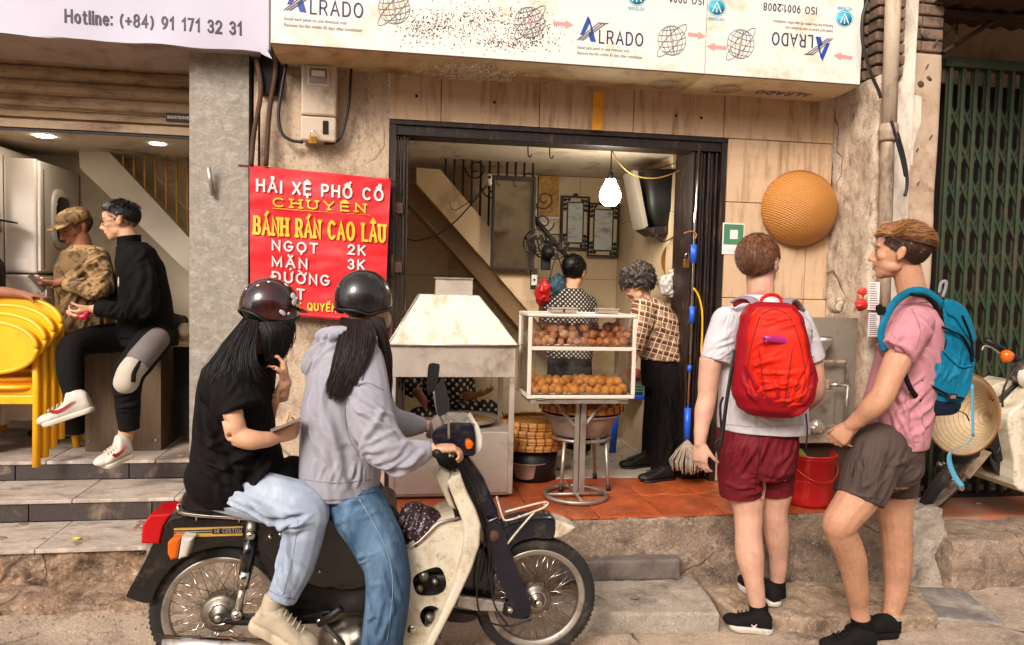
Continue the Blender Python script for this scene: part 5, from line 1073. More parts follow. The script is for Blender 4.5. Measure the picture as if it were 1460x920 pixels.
bx0, by0 = X(762, 610, 4.3), 4.36; zb0 = Z(762, 648, 4.15)
for k in range(4): wtray((bx0+.008*(k % 2), by0-.006*k, zb0+.01+.043*k), .2, ['lowest', 'second lowest', 'second highest', 'topmost'][k]+' woven bamboo tray in the stack left of the stand', group='stacked bamboo trays beside the cart', woven=(k == 3), h=.034)
mb = MB().lathe([(.10, -.20), (.14, -.19), (.16, 0), (.0, .0)], (bx0, by0, zb0+.005), seg=24); tag(mb.build('support_pot', m_black), 'blackened pot carrying the stack of bamboo trays', 'pot')
for (px, py, R, lab, h) in ((758, 690, .115, 'shiny stainless basin on the terracotta floor below the bamboo trays', .115), (798, 672, .10, 'darker stainless basin standing behind the round stool', .1)):
    c = G(px, py, ZP); c.y += .1; o = MB().lathe([(0, .004), (R*.72, .004), (R*.86, .03), (R*.97, h), (R*1.1, h+.004), (R*1.1, h), (R, h-.003)], (c.x, c.y, ZP), seg=40).build('steel_basin', m_steel); tag(o, lab, 'basin')
# blue stool and green basket
bs_ = thing('blue_stool', 'blue plastic stool behind the display stand', 'stool', G(900, 645, ZP)); c = G(900, 645, ZP); 
for (dx_, dy_) in ((-.12, 0), (.12, 0), (-.12, .24), (.12, .24)): MB().loft([(c+Vector((dx_+(.02 if dx_ > 0 else -.02), dy_, 0)), (.024, 0, 0), (0, .014, 0)), (c+Vector((dx_*.9, dy_+.01, .38)), (.02, 0, 0), (0, .012, 0))], 12, power=4).build('leg', m_bl, bs_)
MB().box(c+Vector((-.14, -.02, .38)), c+Vector((.14, .27, .41)), .01).build('seat', m_bl, bs_)
gb = thing('green_basket', 'pale green plastic colander on the blue stool', 'basket', c+Vector((.04, .08, .411))); MB().lathe([(.0, .004), (.085, .004), (.105, .09), (.115, .095), (.1, .088)], c+Vector((.04, .08, .411)), seg=28).build('bowl', M('pale_green_plastic', '#5f9078', .4), gb)
for k in range(3): MB().tube([c+Vector((.04+(.09+.006*k)*math.cos(a), .08+(.09+.006*k)*math.sin(a), .435+.022*k)) for a in [i*2*math.pi/28 for i in range(29)]], .003, 5).build('band', _mc['pale_green_plastic'], gb)
mb = fuse('coloured_bundle', MB().ell(c+Vector((.03, .05, .54)), (.06, .05, .05)), M('bundle', '#7d2f28', .6, var=.5, scale=30), None, .008, 1, nz=((.02, 30, 1),)); tag(mb, 'small dark red bundle on the green colander', 'bundle')
# red bucket
rbk = thing('red_bucket', 'red plastic bucket with a thin handle on the shop ledge', 'bucket', G(1166, 725, ZP)); c = G(1166, 725, ZP); c.y += .1; rb0 = (X(1198, 700, c.y)-X(1134, 700, c.y))/2; hb_ = Z(1166, 644, c.y)-ZP
m_rp = M('red_bucket_plastic', '#c3181a', .35, var=.06, scale=8, dirt=('#dd5a50', .3, 12, (1, 1, .3)))
MB().lathe([(0, .004), (rb0*.86, .004), (rb0*.88, .02), (rb0, hb_-.01), (rb0*1.05, hb_-.008), (rb0*1.05, hb_), (rb0*.97, hb_), (rb0*.84, .02)], c, seg=44).build('shell', m_rp, rbk)
for zz_ in (.5, .93): MB().tube([c+Vector((rb0*(.87+.125*zz_)*math.cos(a), rb0*(.87+.125*zz_)*math.sin(a), hb_*zz_)) for a in [i*2*math.pi/40 for i in range(41)]], .003, 5).build('rib', m_rp, rbk)
MB().tube([c+Vector((rb0*1.04*math.cos(a), -rb0*1.06*math.sin(a)-.005, hb_*(.95-.42*math.sin(a)))) for a in [math.pi*i/16 for i in range(17)]], .0035, 6).build('handle', m_rp, rbk)
o = poly('green_scraper', [(1136, 642), (1143, 640), (1156, 657), (1148, 660)], c.y-.03, .006, M('lime_plastic', '#8fae3a', .4)); tag(o, 'lime green plastic scoop sticking out of the red bucket', 'scoop')
# meat grinder stall behind the two backpackers
ms = thing('grinder_stand', 'grey steel backsheet and ledge carrying a cast grinder on the wall end', 'stand', W(1180, 640, 3.7))
pbox('back_sheet', (1138, 453), (1219, 640), 3.77, .004, M('grey_sheet', '#8f8474', .5, .3, var=.12, scale=4, dirt=('#5f5040', .4, 4)), ms); pbox('ledge', (1128, 618), (1216, 632), 3.66, .12, m_steel, ms, .004); pbox('under_board', (1120, 632), (1210, 700), 3.74, .02, m_rust, ms)
gr = thing('food_grinder', 'old aluminium food grinder with hopper and crank on the steel ledge', 'grinder', W(1175, 618, 3.7))
pbox('body', (1154, 556), (1190, 606), 3.69, .08, m_alu, gr, .006); pbox('base', (1148, 606), (1200, 618), 3.67, .10, m_alu, gr, .005); pbox('cap', (1156, 542), (1186, 556), 3.69, .07, m_pipe, gr, .006)
MB().lathe([(.018, -.03), (.02, .0), (.055, .05), (.058, .075), (.052, .075)], W(1172, 500, 3.72), seg=20).build('hopper', m_alu, gr); MB().tube([W(1172, 542, 3.72), W(1172, 508, 3.72)], .012, 8).build('neck', m_pipe, gr)
MB().tube([W(1150, 517, 3.72), W(1207, 515, 3.72), W(1207, 545, 3.72)], .010, 8).build('feed_pipe', m_pipe, gr); MB().tube([W(1184, 549, 3.68), W(1212, 549, 3.68)], .011, 8).build('crank_shaft', m_chrome, gr); MB().tube([W(1209, 549, 3.67), W(1205, 600, 3.67)], .009, 8).build('crank', m_alu, gr)
bag('foil_bag', (1163, 610), (.06, .04, .035), M('foil', '#b8aca0', .25, .5), 'crumpled foil bag in front of the grinder', 3.63, .012)
# ---------------------------------------------------------------- motorbike ridden past the shop
m_navy = M('navy_paint', '#10121f', .22, var=.15, coat=.4, scale=5, dirt=('#4a4038', .25, 9)); m_blk = M('gloss_black_paint', '#0d0b0b', .2, var=.2, coat=.6, dirt=('#4d4036', .2, 8)); m_crm = M('cream_bike_plastic', '#d3c9b2', .38, var=.05, scale=4, dirt=('#a08c68', .42, 7), dirt2=('#6d5a40', .22, 16), grit=(.2, 70))
m_tyre = M('tyre_rubber', '#1c1916', .75, var=.2, scale=20, bump=.3, bscale=90, dirt=('#5a4c3e', .35, 9)); m_sil = M('engine_alloy', '#8f877c', .4, .85, var=.25, scale=12, dirt=('#3b3026', .45, 10)); m_redl = M('red_lens', '#b30a12', .15, var=.05); m_orl = M('orange_lens', '#d9600c', .15, var=.08); m_clr = M('clear_lens', '#c9c2b4', .12, var=.1)
YM = 2.965; RW, FW_ = G(317, 870, .273), G(764, 852, .273); RW.y = FW_.y = YM
mk = thing('motorbike', 'old small black and cream motorbike carrying two women in front of the shop', 'motorbike', ((RW.x+FW_.x)/2, YM, 0))
def wheel(c, R, hub, parent, axis=None, nsp=36, w=.028):
    rt = Matrix.Identity(3) if axis is None else Vector((0, 1, 0)).rotation_difference(Vector(axis)).to_matrix()
    def put(mb): mb.v = [tuple(rt @ (Vector(v)-c)+c) for v in mb.v]; return mb
    rr = R-.058; wh = struct('x'); wh.name = 'wheel'; del wh['kind']; wh.parent = parent; wh.location = c-ORG[parent.name]; ORG[wh.name] = c.copy()
    put(MB().lathe([(rr+.006, -w*.8), (rr+.03, -w*1.05), (R-.012, -w*.95), (R-.003, -w*.5), (R, 0), (R-.003, w*.5), (R-.012, w*.95), (rr+.03, w*1.05), (rr+.006, w*.8), (rr+.004, 0), (rr+.006, -w*.8)], c, 'y', 72)).build('tyre', m_tyre, wh)
    mb = MB(); 
    for i in range(72):
        a = i*2*math.pi/72
        for s in (-1, 1): mb.box((c.x+R-.007, c.y+s*w*.2, c.z-.005), (c.x+R+.003, c.y+s*w*.85, c.z+.005)) if False else None
        r3 = Matrix.Rotation(a, 3, 'Y')
        for s in (-1, 1):
            vs = [c+r3 @ (Vector((R-.010+.0065*q[0], s*w*(.25+.6*q[1]), .009*(q[2]-.5)+.006*q[1]))) for q in ((0, 0, 0), (1, 0, 0), (1, 1, 0), (0, 1, 0), (0, 0, 1), (1, 0, 1), (1, 1, 1), (0, 1, 1))]
            mb.add(vs, [(0, 3, 2, 1), (4, 5, 6, 7), (0, 1, 5, 4), (1, 2, 6, 5), (2, 3, 7, 6), (3, 0, 4, 7)])
    put(mb).build('tread_blocks', m_tyre, wh, stuff=True)
    put(MB().lathe([(rr-.014, -w*.5), (rr+.002, -w*.85), (rr+.010, -w*.85), (rr+.010, w*.85), (rr+.002, w*.85), (rr-.014, w*.5), (rr-.014, -w*.5)], c, 'y', 64)).build('rim', m_alu, wh)
    put(MB().lathe([(0, -.052), (hub*.3, -.052), (hub*.34, -.040), (hub*.8, -.036), (hub, -.026), (hub, .026), (hub*.8, .036), (0, .045)], c, 'y', 40)).build('hub', m_sil, wh)
    put(MB().lathe([(hub*.5, -.041), (hub*.55, -.044), (hub*.6, -.041)], c, 'y', 32)).build('hub_ring', m_chrome, wh); put(MB().lathe([(0, -.08), (.014, -.078), (.016, -.05)], c, 'y', 10)).build('axle_nut', m_chrome, wh)
    mb = MB()
    for i in range(nsp):
        a = i*2*math.pi/nsp; b = a+(.42 if i % 4 in (0, 1) else -.42); s = -1 if i % 2 else 1
        mb.tube([c+Vector((hub*.92*math.cos(a), s*.024, hub*.92*math.sin(a))), c+Vector(((rr-.012)*math.cos(b), 0, (rr-.012)*math.sin(b)))], .0018, 4)
    put(mb).build('spokes', m_chrome, wh, stuff=True)
    return wh
wheel(RW, .268, .075, mk); wheel(FW_, .255, .062, mk)
def bp(name, pts, y0, y1, mat, sm=True, n=4, bev=True):
    """outline traced on the near face y0, running back to y1, edges softened"""
    P = PW(pts, y0)
    if sm: P = cr(P, n, True)
    mb = MB().prism([Vector((p.x, y0, p.z)) for p in P], (0, y1-y0, 0)); me = mb.mesh(name)
    if bev:
        bm = bmesh.new(); bm.from_mesh(me); ed = [e for e in bm.edges if abs(e.verts[0].co.y-e.verts[1].co.y) < 1e-5]
        bmesh.ops.bevel(bm, geom=ed, offset=min(.012, abs(y1-y0)*.3), segments=3, affect='EDGES', profile=.5, clamp_overlap=True); bm.to_mesh(me); bm.free()
    o = link(name, me, mk, mat); return o
bp('rear_fender', [(236, 742), (221, 768), (205, 802), (181, 846), (184, 854), (213, 861), (222, 842), (236, 820), (258, 799), (285, 786), (320, 780), (352, 784), (375, 806), (392, 830), (405, 822), (400, 780), (360, 745), (300, 738)], 2.91, 3.03, m_blk)
bp('side_body', [(246, 738), (246, 762), (262, 785), (300, 776), (345, 774), (372, 790), (400, 815), (450, 838), (520, 838), (545, 800), (540, 748), (480, 738), (400, 740), (320, 738)], 2.862, 3.07, m_blk)
bp('tail_light', [(200, 776), (202, 750), (213, 735), (244, 733), (233, 752), (227, 777)], 2.88, 3.05, m_redl, False); bp('tail_housing', [(227, 777), (233, 752), (244, 733), (262, 735), (258, 768), (240, 790)], 2.875, 3.055, m_blk, False)
bp('turn_signal', [(238, 775), (245, 768), (257, 768), (252, 797), (243, 800), (238, 791)], 2.80, 2.87, m_orl, False); bp('signal_lens', [(258, 767), (275, 768), (266, 795), (253, 799)], 2.80, 2.87, m_clr, False)
p = W(248, 760, 2.858); q = W(346, 762, 2.858); pz = .5*(W(300, 752, 2.858).z+W(300, 766, 2.858).z)
for (py0, py1, m) in ((752, 755, m_gold), (757, 758.5, m_alu), (760.5, 765, m_gold)): MB().box((p.x, 2.8575, W(300, py1, 2.858).z), (q.x, 2.8605, W(300, py0, 2.858).z)).build('stripe', m, mk)
lettering('model_lettering', '50 CUSTOM', W(306, 759.5, 2.853), (1, 0, -.02), (0, 0, 1), (W(345, 758, 2.857)-W(306, 757, 2.857)).length, .014, .22, m_alu, mk)
bx('model_plate', (X(303, 756, 2.857), 2.8545, Z(320, 760.5, 2.857)), (X(347, 756, 2.857), 2.8572, Z(320, 753.3, 2.857)), m_blk, mk)
bp('seat', [(258, 713), (268, 700), (300, 704), (340, 718), (400, 726), (480, 722), (545, 716), (565, 730), (545, 742), (470, 741), (380, 738), (300, 734), (262, 730)], 2.845, 3.085, M('seat_vinyl', '#15110f', .38, var=.15, bump=.1, bscale=60))
MB().tube(cr(PW([(254, 724), (258, 731), (285, 735), (330, 738), (380, 742), (425, 748)], 2.83), 4), .0075, 8).build('grab_rail', m_chrome, mk); MB().tube([W(254, 724, 2.83), W(255, 720, 2.96), W(254, 724, 3.09)], .0075, 8).build('grab_rail', m_chrome, mk)
for (px, py) in ((280, 735), (341, 739), (379, 743)): MB().tube([W(px, py, 2.83), W(px, py+9, 2.85)], .004, 6).build('rail_post', m_chrome, mk)
MB().tube([W(359, 742, 2.845), W(357, 768, 2.842)], .018, 12).build('shock_mount', m_alu, mk); MB().lathe([(0, -.02), (.016, -.018), (.018, 0)], W(358, 762, 2.83), 'y', 14).build('shock_bolt', m_chrome, mk)
MB().tube([W(357, 768, 2.85), W(351, 812, 2.85)], .026, 18).build('shock_cover', m_blk, mk); MB().tube([W(350.5, 812, 2.85), W(346, 838, 2.85)], .023, 18).build('shock_sleeve', m_chrome, mk); MB().tube([W(346, 838, 2.85), W(339, 872, 2.85)], .013, 14).build('shock_rod', m_alu, mk)
MB().lathe([(0, -.018), (.02, -.014), (.022, .01)], W(338, 876, 2.842), 'y', 14).build('shock_bolt', m_chrome, mk); bp('swing_arm', [(318, 884), (340, 880), (420, 878), (470, 872), (470, 888), (420, 892), (330, 893)], 2.86, 2.90, m_blk)
MB().tube([W(233, 919, 2.79), W(300, 921, 2.79), (W(400, 926, 2.79)), W(470, 940, 2.80), W(520, 950, 2.84)], [.034, .036, .034, .02, .016], 20).build('muffler', m_chrome, mk)
# engine: fins, case, carburettor behind the leg shield
fuse('engine_case', MB().ell(W(500, 905, 2.96), (.13, .11, .085)).ell(W(555, 900, 2.96), (.09, .08, .06)).box(W(470, 960, 2.88), W(560, 905, 3.05)), m_sil, mk, .009, 3, nz=((.006, 30, 2),))
for k in range(7): MB().lathe([(.03, -.004), (.062, -.004), (.062, .004), (.03, .004)], W(585+7*k, 896-1.5*k, 2.96), 'x', 20).build('cylinder_fin', m_sil, mk)
fuse('engine_mass', MB().box(W(400, 880, 2.90), W(640, 800, 3.04)).ell(W(600, 842, 2.96), (.10, .06, .09)), M('oily_black', '#14100d', .5, var=.3), mk, .01, 2, nz=((.012, 16, 2),))
for (px, py, r) in ((604, 820, .02), (598, 838, .014), (612, 880, .018), (620, 828, .012)): MB().lathe([(0, -.02), (r, -.016), (r, .02), (0, .02)], W(px, py, 2.88), 'y', 16).build('carburettor_part', m_sil, mk)
MB().tube([W(455, 890, 2.80), W(486, 868, 2.76)], .014, 10).build('foot_peg', m_black, mk); MB().tube([W(457, 886, 2.82), W(475, 903, 2.84), W(505, 935, 2.88)], .009, 8).build('peg_arm', m_sil, mk); MB().ell(W(456, 886, 2.80), (.014, .012, .014)).build('peg_joint', m_chrome, mk)
for (px, py) in ((400, 762), (385, 766), (455, 815), (430, 780)): MB().lathe([(0, -.006), (.008, -.005), (.009, .004)], W(px, py, 2.858), 'y', 10).build('body_screw', m_chrome, mk)
# leg shield with openings
def holed(name, outline, holes, y0, y1, mat, bulge=.0):
    bm = bmesh.new()
    def loop(P):
        vs = [bm.verts.new(p) for p in P]; return [bm.edges.new((vs[i], vs[(i+1) % len(vs)])) for i in range(len(vs))]
    ed = loop([Vector((p.x, y0, p.z)) for p in outline])
    for h in holes: ed += loop([Vector((p.x, y0, p.z)) for p in h])
    bmesh.ops.triangle_fill(bm, edges=ed, use_beauty=True); fs = bm.faces[:]
    r = bmesh.ops.extrude_face_region(bm, geom=fs); bmesh.ops.translate(bm, vec=(0, y1-y0, 0), verts=[v for v in r['geom'] if isinstance(v, bmesh.types.BMVert)])
    bmesh.ops.recalc_face_normals(bm, faces=bm.faces); me = bpy.data.meshes.new(name); bm.to_mesh(me); bm.free(); return link(name, me, mk, mat)
lz = lambda x, y: (560+.2174*x, 720+.2174*y)
h1 = cr(PW([lz(*p) for p in ((132, 510), (150, 462), (215, 428), (290, 408), (328, 435), (352, 520), (330, 575), (270, 600), (165, 592))], 2.85), 5, True); h2 = cr(PW([lz(*p) for p in ((178, 730), (205, 675), (260, 662), (308, 690), (285, 740), (245, 800), (205, 795))], 2.85), 5, True)
holed('leg_shield', PW([(560, 806), (583, 795), (607, 775), (648, 745), (662, 740), (664, 780), (653, 818), (628, 880), (604, 925), (585, 950), (560, 950), (552, 880)], 2.85), [h1, h2], 2.85, 2.86, m_crm); holed('leg_shield', PW([(560, 806), (583, 795), (607, 775), (648, 745), (662, 740), (664, 780), (653, 818), (628, 880), (604, 925), (585, 950), (560, 950), (552, 880)], 2.85), [h1, h2], 3.07, 3.08, m_crm)
bp('shield_top_cover', [(560, 812), (584, 798), (612, 776), (648, 752), (648, 735), (630, 742), (600, 762), (575, 782), (560, 792)], 2.852, 3.078, m_crm, False, bev=False)
bp('front_shield', [(638, 690), (644, 680), (657, 677), (667, 705), (679, 728), (686, 750), (684, 779), (672, 815), (650, 862), (622, 916), (606, 950), (596, 950), (606, 920), (628, 880), (648, 832), (659, 795), (662, 770), (660, 745), (648, 715)], 2.80, 3.13, m_crm, False)
bp('shield_upper_lip', [(620, 680), (628, 668), (642, 676), (640, 700), (650, 728), (640, 722), (630, 700)], 2.82, 3.11, M('pale_shield_lip', '#b8ad98', .4), False)
MB().lathe([(0, -.004), (.016, -.003), (.018, .004)], W(*lz(125, 818), 2.848), 'y', 14).build('shield_screw', m_chrome, mk)
bp('steering_column', [(646, 652), (668, 650), (690, 682), (710, 728), (714, 752), (692, 754), (684, 735), (672, 706), (656, 680)], 2.90, 3.03, m_navy, False); bp('fork_cover', [(690, 747), (704, 741), (716, 752), (730, 790), (745, 830), (757, 861), (756, 880), (745, 884), (722, 880), (716, 872), (719, 860), (726, 857), (712, 830), (696, 790)], 2.875, 2.92, m_navy); bp('fork_cover', [(690, 747), (704, 741), (716, 752), (730, 790), (745, 830), (757, 861), (756, 880), (745, 884), (722, 880), (716, 872), (719, 860), (726, 857), (712, 830), (696, 790)], 3.01, 3.055, m_navy)
MB().lathe([(0, -.016), (.012, -.014), (.022, -.008), (.026, .01)], W(704, 765, 2.872), 'y', 18).build('fork_bolt', m_rust, mk); MB().lathe([(0, -.014), (.010, -.012), (.014, .004)], W(727, 870, 2.87), 'y', 14).build('link_bolt', m_chrome, mk)
MB().tube([W(693, 745, 2.872), W(709, 738, 2.872)], .003, 6).build('column_seam', m_alu, mk)
bp('front_fender', [(716, 752), (743, 741), (775, 738), (792, 742), (790, 768), (760, 769), (738, 775), (722, 788), (712, 775)], 2.91, 3.02, m_navy); bp('fender_tip', [(793, 742), (812, 748), (821, 753), (812, 762), (800, 768), (790, 768)], 2.908, 3.022, m_crm, False)
bp('lower_trim', [(653, 850), (690, 855), (719, 860), (717, 873), (680, 872), (651, 866)], 2.86, 2.885, m_alu, False); bp('exhaust_pipe', [(636, 872), (660, 876), (682, 880), (668, 888), (646, 888), (632, 884)], 2.87, 2.92, M('burnt_pipe', '#2e2825', .4, .6))
bp('inner_fender', [(664, 800), (684, 778), (700, 800), (705, 850), (690, 880), (665, 860), (655, 840)], 2.92, 3.01, m_blk)
# handlebar unit
bp('handlebar_cover', [(616, 628), (622, 612), (640, 604), (662, 604), (676, 608), (678, 648), (662, 651), (648, 652), (634, 645)], 2.84, 3.09, m_navy); bp('handlebar_underside', [(619, 645), (634, 645), (650, 652), (652, 664), (634, 674), (628, 668)], 2.87, 3.06, m_black)
bp('headlight', [(675, 604), (682, 606), (688, 625), (686, 642), (678, 649), (674, 640)], 2.86, 3.07, m_clr); bp('headlight_rim', [(672, 603), (677, 604), (679, 648), (673, 650)], 2.855, 3.075, m_chrome, False)
bp('indicator', [(664, 632), (670, 628), (675, 633), (673, 640), (666, 641)], 2.80, 2.842, m_orl); bp('cowl', [(616, 622), (626, 612), (648, 603), (672, 602), (672, 610), (640, 616)], 2.90, 3.03, m_sil)
for s, (px, py) in ((0, (622, 647)), (1, (612, 620))):
    a = W(px, py, 2.72 if s == 0 else 3.25); b = W(640, 640, 2.86) if s == 0 else W(640, 622, 3.07); MB().tube([a, a.lerp(b, .45)], .017, 12).build('grip', m_black, mk); MB().tube([a.lerp(b, .45), b], .012, 10).build('handlebar', m_chrome, mk); MB().tube([a+Vector((.05, 0, -.01)), a.lerp(b, .8)+Vector((.03, 0, -.005))], .005, 6).build('lever', m_alu, mk)
# mirrors
for (pts, Y_, st) in ([[(610, 528), (613, 519), (624, 519), (627, 524), (622, 552), (616, 559), (609, 557)], 3.16, [(618, 556), (622, 580), (630, 610)]], [[(621, 558), (627, 545), (632, 541), (639, 566), (641, 584), (632, 592), (624, 591)], 2.80, [(634, 588), (639, 600), (640, 626)]]):
    P = cr(PW(pts, Y_), 4, True); mb = MB().prism([Vector((p.x, Y_, p.z)) for p in P], (0, .014, 0)); mb.build('mirror_housing', m_black, mk); c = sum(P, Vector())/len(P)
    MB().prism([Vector(((p.x-c.x)*.86+c.x, Y_+.0142, (p.z-c.z)*.86+c.z)) for p in P], (0, .002, 0)).build('mirror_glass', m_, mk); MB().tube(cr(PW(st, Y_+.01), 4), .005, 8).build('mirror_stem', m_alu, mk)
o_ = bpy.data.objects
# cables, rack
for pts in ([(640, 660), (668, 700), (690, 760), (684, 810), (680, 850), (688, 880), (720, 893), (757, 884)], [(650, 660), (680, 720), (702, 790), (700, 830), (706, 865), (724, 892)], [(655, 655), (690, 730), (698, 800), (690, 846)]): MB().tube(cr(PW(pts, 2.86), 6), .0038, 6).build('control_cable', m_cable, mk)
m_wire = M('white_wire', '#cfc3ae', .4, var=.05, dirt=('#8b6a48', .4, 30))
for k, Y_ in enumerate((2.88, 3.05)):
    MB().tube(cr(PW([(712, 790) if k == 0 else (714, 745), (740, 755), (762, 730)], Y_), 4) if k == 0 else PW([(714, 745), (716, 738)], Y_), .0042, 6).build('rack_wire', m_wire, mk)
    MB().tube(cr(PW([(708, 708), (716, 735), (724, 742), (760, 730), (778, 722), (776, 716), (720, 730)], Y_), 4), .0042, 6).build('rack_wire', m_wire, mk)
for (px, py) in ((724, 742), (740, 736), (758, 731), (776, 719)): MB().tube([W(px, py, 2.88), W(px, py, 3.05)], .004, 6).build('rack_wire', m_wire, mk)
MB().tube(PW([(571, 790), (578, 784), (598, 772), (622, 748), (630, 744), (655, 738)], 2.84), .005, 6).build('luggage_wire', m_alu, mk); MB().tube(PW([(571, 790), (598, 772), (622, 748), (655, 738)], 3.08), .005, 6).build('luggage_wire', m_alu, mk)
# bundled polka dot cloth on the rack
def dots(name, base, dot, freq, r=.3, axes='xz', rough=.7, jitter=0, bump=0):
    m, n, l, b = NT(name); tc = n.new('ShaderNodeTexCoord'); v = n.new('ShaderNodeTexVoronoi'); v.feature = 'F1'; v.distance = 'EUCLIDEAN'; v.inputs['Scale'].default_value = 1; v.inputs['Randomness'].default_value = jitter
    mp = n.new('ShaderNodeMapping'); mp.inputs['Scale'].default_value = (freq, freq*.02 if axes == 'xz' else freq, freq); mp.inputs['Rotation'].default_value = (0, rad(45) if axes == 'xz' else 0, 0)
    if axes == 'xz': v.voronoi_dimensions = '3D'
    l.new(tc.outputs['Object'], mp.inputs[0]); l.new(mp.outputs[0], v.inputs[0]); f = ramp(n, l, v.outputs['Distance'], r, r+.06); o = mixc(n, l, f, L(dot), L(base)); l.new(o, b.inputs['Base Color']); b.inputs['Roughness'].default_value = rough; return m
pbp = W(598, 750, 2.93); mb = MB().ell(pbp, (.095, .085, .085)).ell(pbp+Vector((.05, 0, -.01)), (.06, .07, .06)).ell(pbp+Vector((-.02, 0, .05)), (.055, .06, .045))
o = fuse('cloth_bundle', mb, dots('sequin_cloth', '#2c1a20', '#a98f8c', 75, .22, 'xyz', .45, 1), None, .006, 2, folds=rfolds(pbp+Vector((-.07, -.06, 0)), pbp+Vector((.07, -.06, 0)), .05, (.3, 0, 1), 26, .13, .012, .010, 4), nz=((.006, 25, 2),)); tag(o, 'dark speckled cloth bundle tied on the rack behind the leg shield', 'bundle')
# ---------------------------------------------------------------- parked motorbike at the right and conical hat
mk2 = thing('motorbike', 'parked cream and black motorbike cut off by the right edge before the green gate', 'motorbike', G(1430, 715, .285)); mk1_ = mk; mk = mk2
A_w, B_w = W(1322, 722, 3.55), W(1386, 650, 3.75); cw = (A_w+B_w)/2; dirw = (B_w-A_w).normalized(); vd = Vector((cw-Vector(CAM))).normalized(); axw = dirw.cross(vd).normalized(); axw = (axw+vd*.16).normalized()
wheel(cw+Vector((0, .0, 0)), .225, .05, mk2, axis=axw, nsp=24, w=.032)
Y2 = 3.62
bp('front_fork', [(1374, 676), (1402, 640), (1416, 646), (1384, 684)], 3.56, 3.60, m_pipe, False); bp('lower_cover', [(1376, 645), (1400, 628), (1430, 605), (1445, 612), (1444, 640), (1425, 660), (1412, 640), (1392, 650)], 3.58, 3.75, m_black)
bp('fork_cover', [(1419, 580), (1440, 560), (1460, 545), (1475, 556), (1458, 585), (1440, 606), (1424, 612), (1416, 598)], Y2, 3.78, m_blk); bp('front_fender', [(1386, 575), (1405, 556), (1435, 544), (1455, 546), (1430, 566), (1416, 584), (1420, 610), (1398, 612)], 3.66, 3.80, m_crm)
bp('leg_shield', [(1438, 600), (1455, 578), (1500, 555), (1520, 700), (1453, 699), (1447, 660)], 3.50, 3.9, m_crm); bp('side_cover', [(1412, 645), (1440, 625), (1452, 690), (1445, 690), (1422, 676)], 3.60, 3.7, m_blk)
fuse('speedometer', MB().ell(W(1464, 532, 3.6), (.075, .08, .075)), m_sil, mk2, .006, 2); MB().lathe([(0, -.07), (.05, -.068), (.062, -.05), (.07, -.02)], W(1462, 536, 3.6), 'y', 24).build('headlight', m_clr, mk2)
MB().tube([W(1406, 485, 3.62), W(1432, 500, 3.64)], .016, 12).build('grip', m_black, mk2); MB().tube([W(1430, 500, 3.64), W(1470, 525, 3.66)], .020, 10).build('handlebar', m_black, mk2)
MB().tube(cr(PW([(1400, 500), (1403, 494), (1412, 495), (1428, 506)], 3.60), 4), .0045, 6).build('lever', m_alu, mk2)
MB().lathe([(0, -.03), (.028, -.024), (.035, -.005), (.036, .01), (.0, .02)], W(1435, 508, 3.60), 'y', 20).build('turn_signal', m_orl, mk2); MB().tube([W(1375, 676, 3.6), W(1345, 660, 3.6)], .008, 8).build('axle', m_chrome, mk2); MB().ell(W(1340, 662, 3.6), (.014, .02, .014)).build('axle_nut', m_chrome, mk2)
MB().tube(cr(PW([(1450, 520), (1430, 560), (1432, 620), (1420, 650)], 3.58), 5), .006, 6).build('control_cable', m_cable, mk2)
MB().tube([W(1490, 560, 3.7), W(1540, 720, 3.9)], .1, 10).build('frame', m_blk, mk2)
mk = mk1_
def hatmat(name, col):
    m, n, l, b = NT(name); tc = n.new('ShaderNodeTexCoord'); s = n.new('ShaderNodeSeparateXYZ'); l.new(tc.outputs['Object'], s.inputs[0]); mu = n.new('ShaderNodeMath'); mu.operation = 'MULTIPLY'; mu.inputs[1].default_value = 62; l.new(s.outputs[2], mu.inputs[0])
    fr = n.new('ShaderNodeMath'); fr.operation = 'FRACT'; l.new(mu.outputs[0], fr.inputs[0]); f = ramp(n, l, fr.outputs[0], .82, .9); nn = ramp(n, l, noise_n(n, l, tc.outputs['Object'], 40, 6, .7, (1, 1, .1)), .3, .7); c = L(col)
    a = mixc(n, l, nn, tuple(v*.8 for v in c), tuple(min(1, v*1.15) for v in c)); o = mixc(n, l, f, a, tuple(v*.45 for v in c)); l.new(o, b.inputs['Base Color']); b.inputs['Roughness'].default_value = .6; return m
ch = thing('conical_hat', 'pale woven conical leaf hat hanging behind the pink shirted man', 'hat', W(1372, 590, 3.42)); hc = W(1370, 590, 3.42); ax = Vector((.985, .16, -.14)).normalized(); rt = Vector((0, 0, 1)).rotation_difference(ax)
mb = MB().lathe([(.215, 0), (.17, .052), (.11, .115), (.05, .175), (.004, .215)], (0, 0, 0), seg=64); o = mb.build('cone', hatmat('leaf_cone', '#cdb48c'), ch, loc=hc); o.rotation_euler = rt.to_euler()
md = o.modifiers.new('s', 'SOLIDIFY'); md.thickness = .003
MB().tube([hc+rt @ Vector((.216*math.cos(a), .216*math.sin(a), 0)) for a in [i*2*math.pi/60 for i in range(61)]], .0045, 8).build('rim', M('hat_rim', '#8d5326', .5), ch)
m_rib = M('sky_blue_ribbon', '#5aa7c4', .4, var=.06)
def ribb(name, P, wd, mat, parent, side=(1, 0, 0)):
    s = Vector(side).normalized()*wd/2; P = cr(P, 6); mb = MB(); n = len(P); mb.add([p-s for p in P]+[p+s for p in P], [(i, i+1, n+i+1, n+i) for i in range(n-1)], True); o = mb.build(name, mat, parent); md = o.modifiers.new('s', 'SOLIDIFY'); md.thickness = .0015; return o
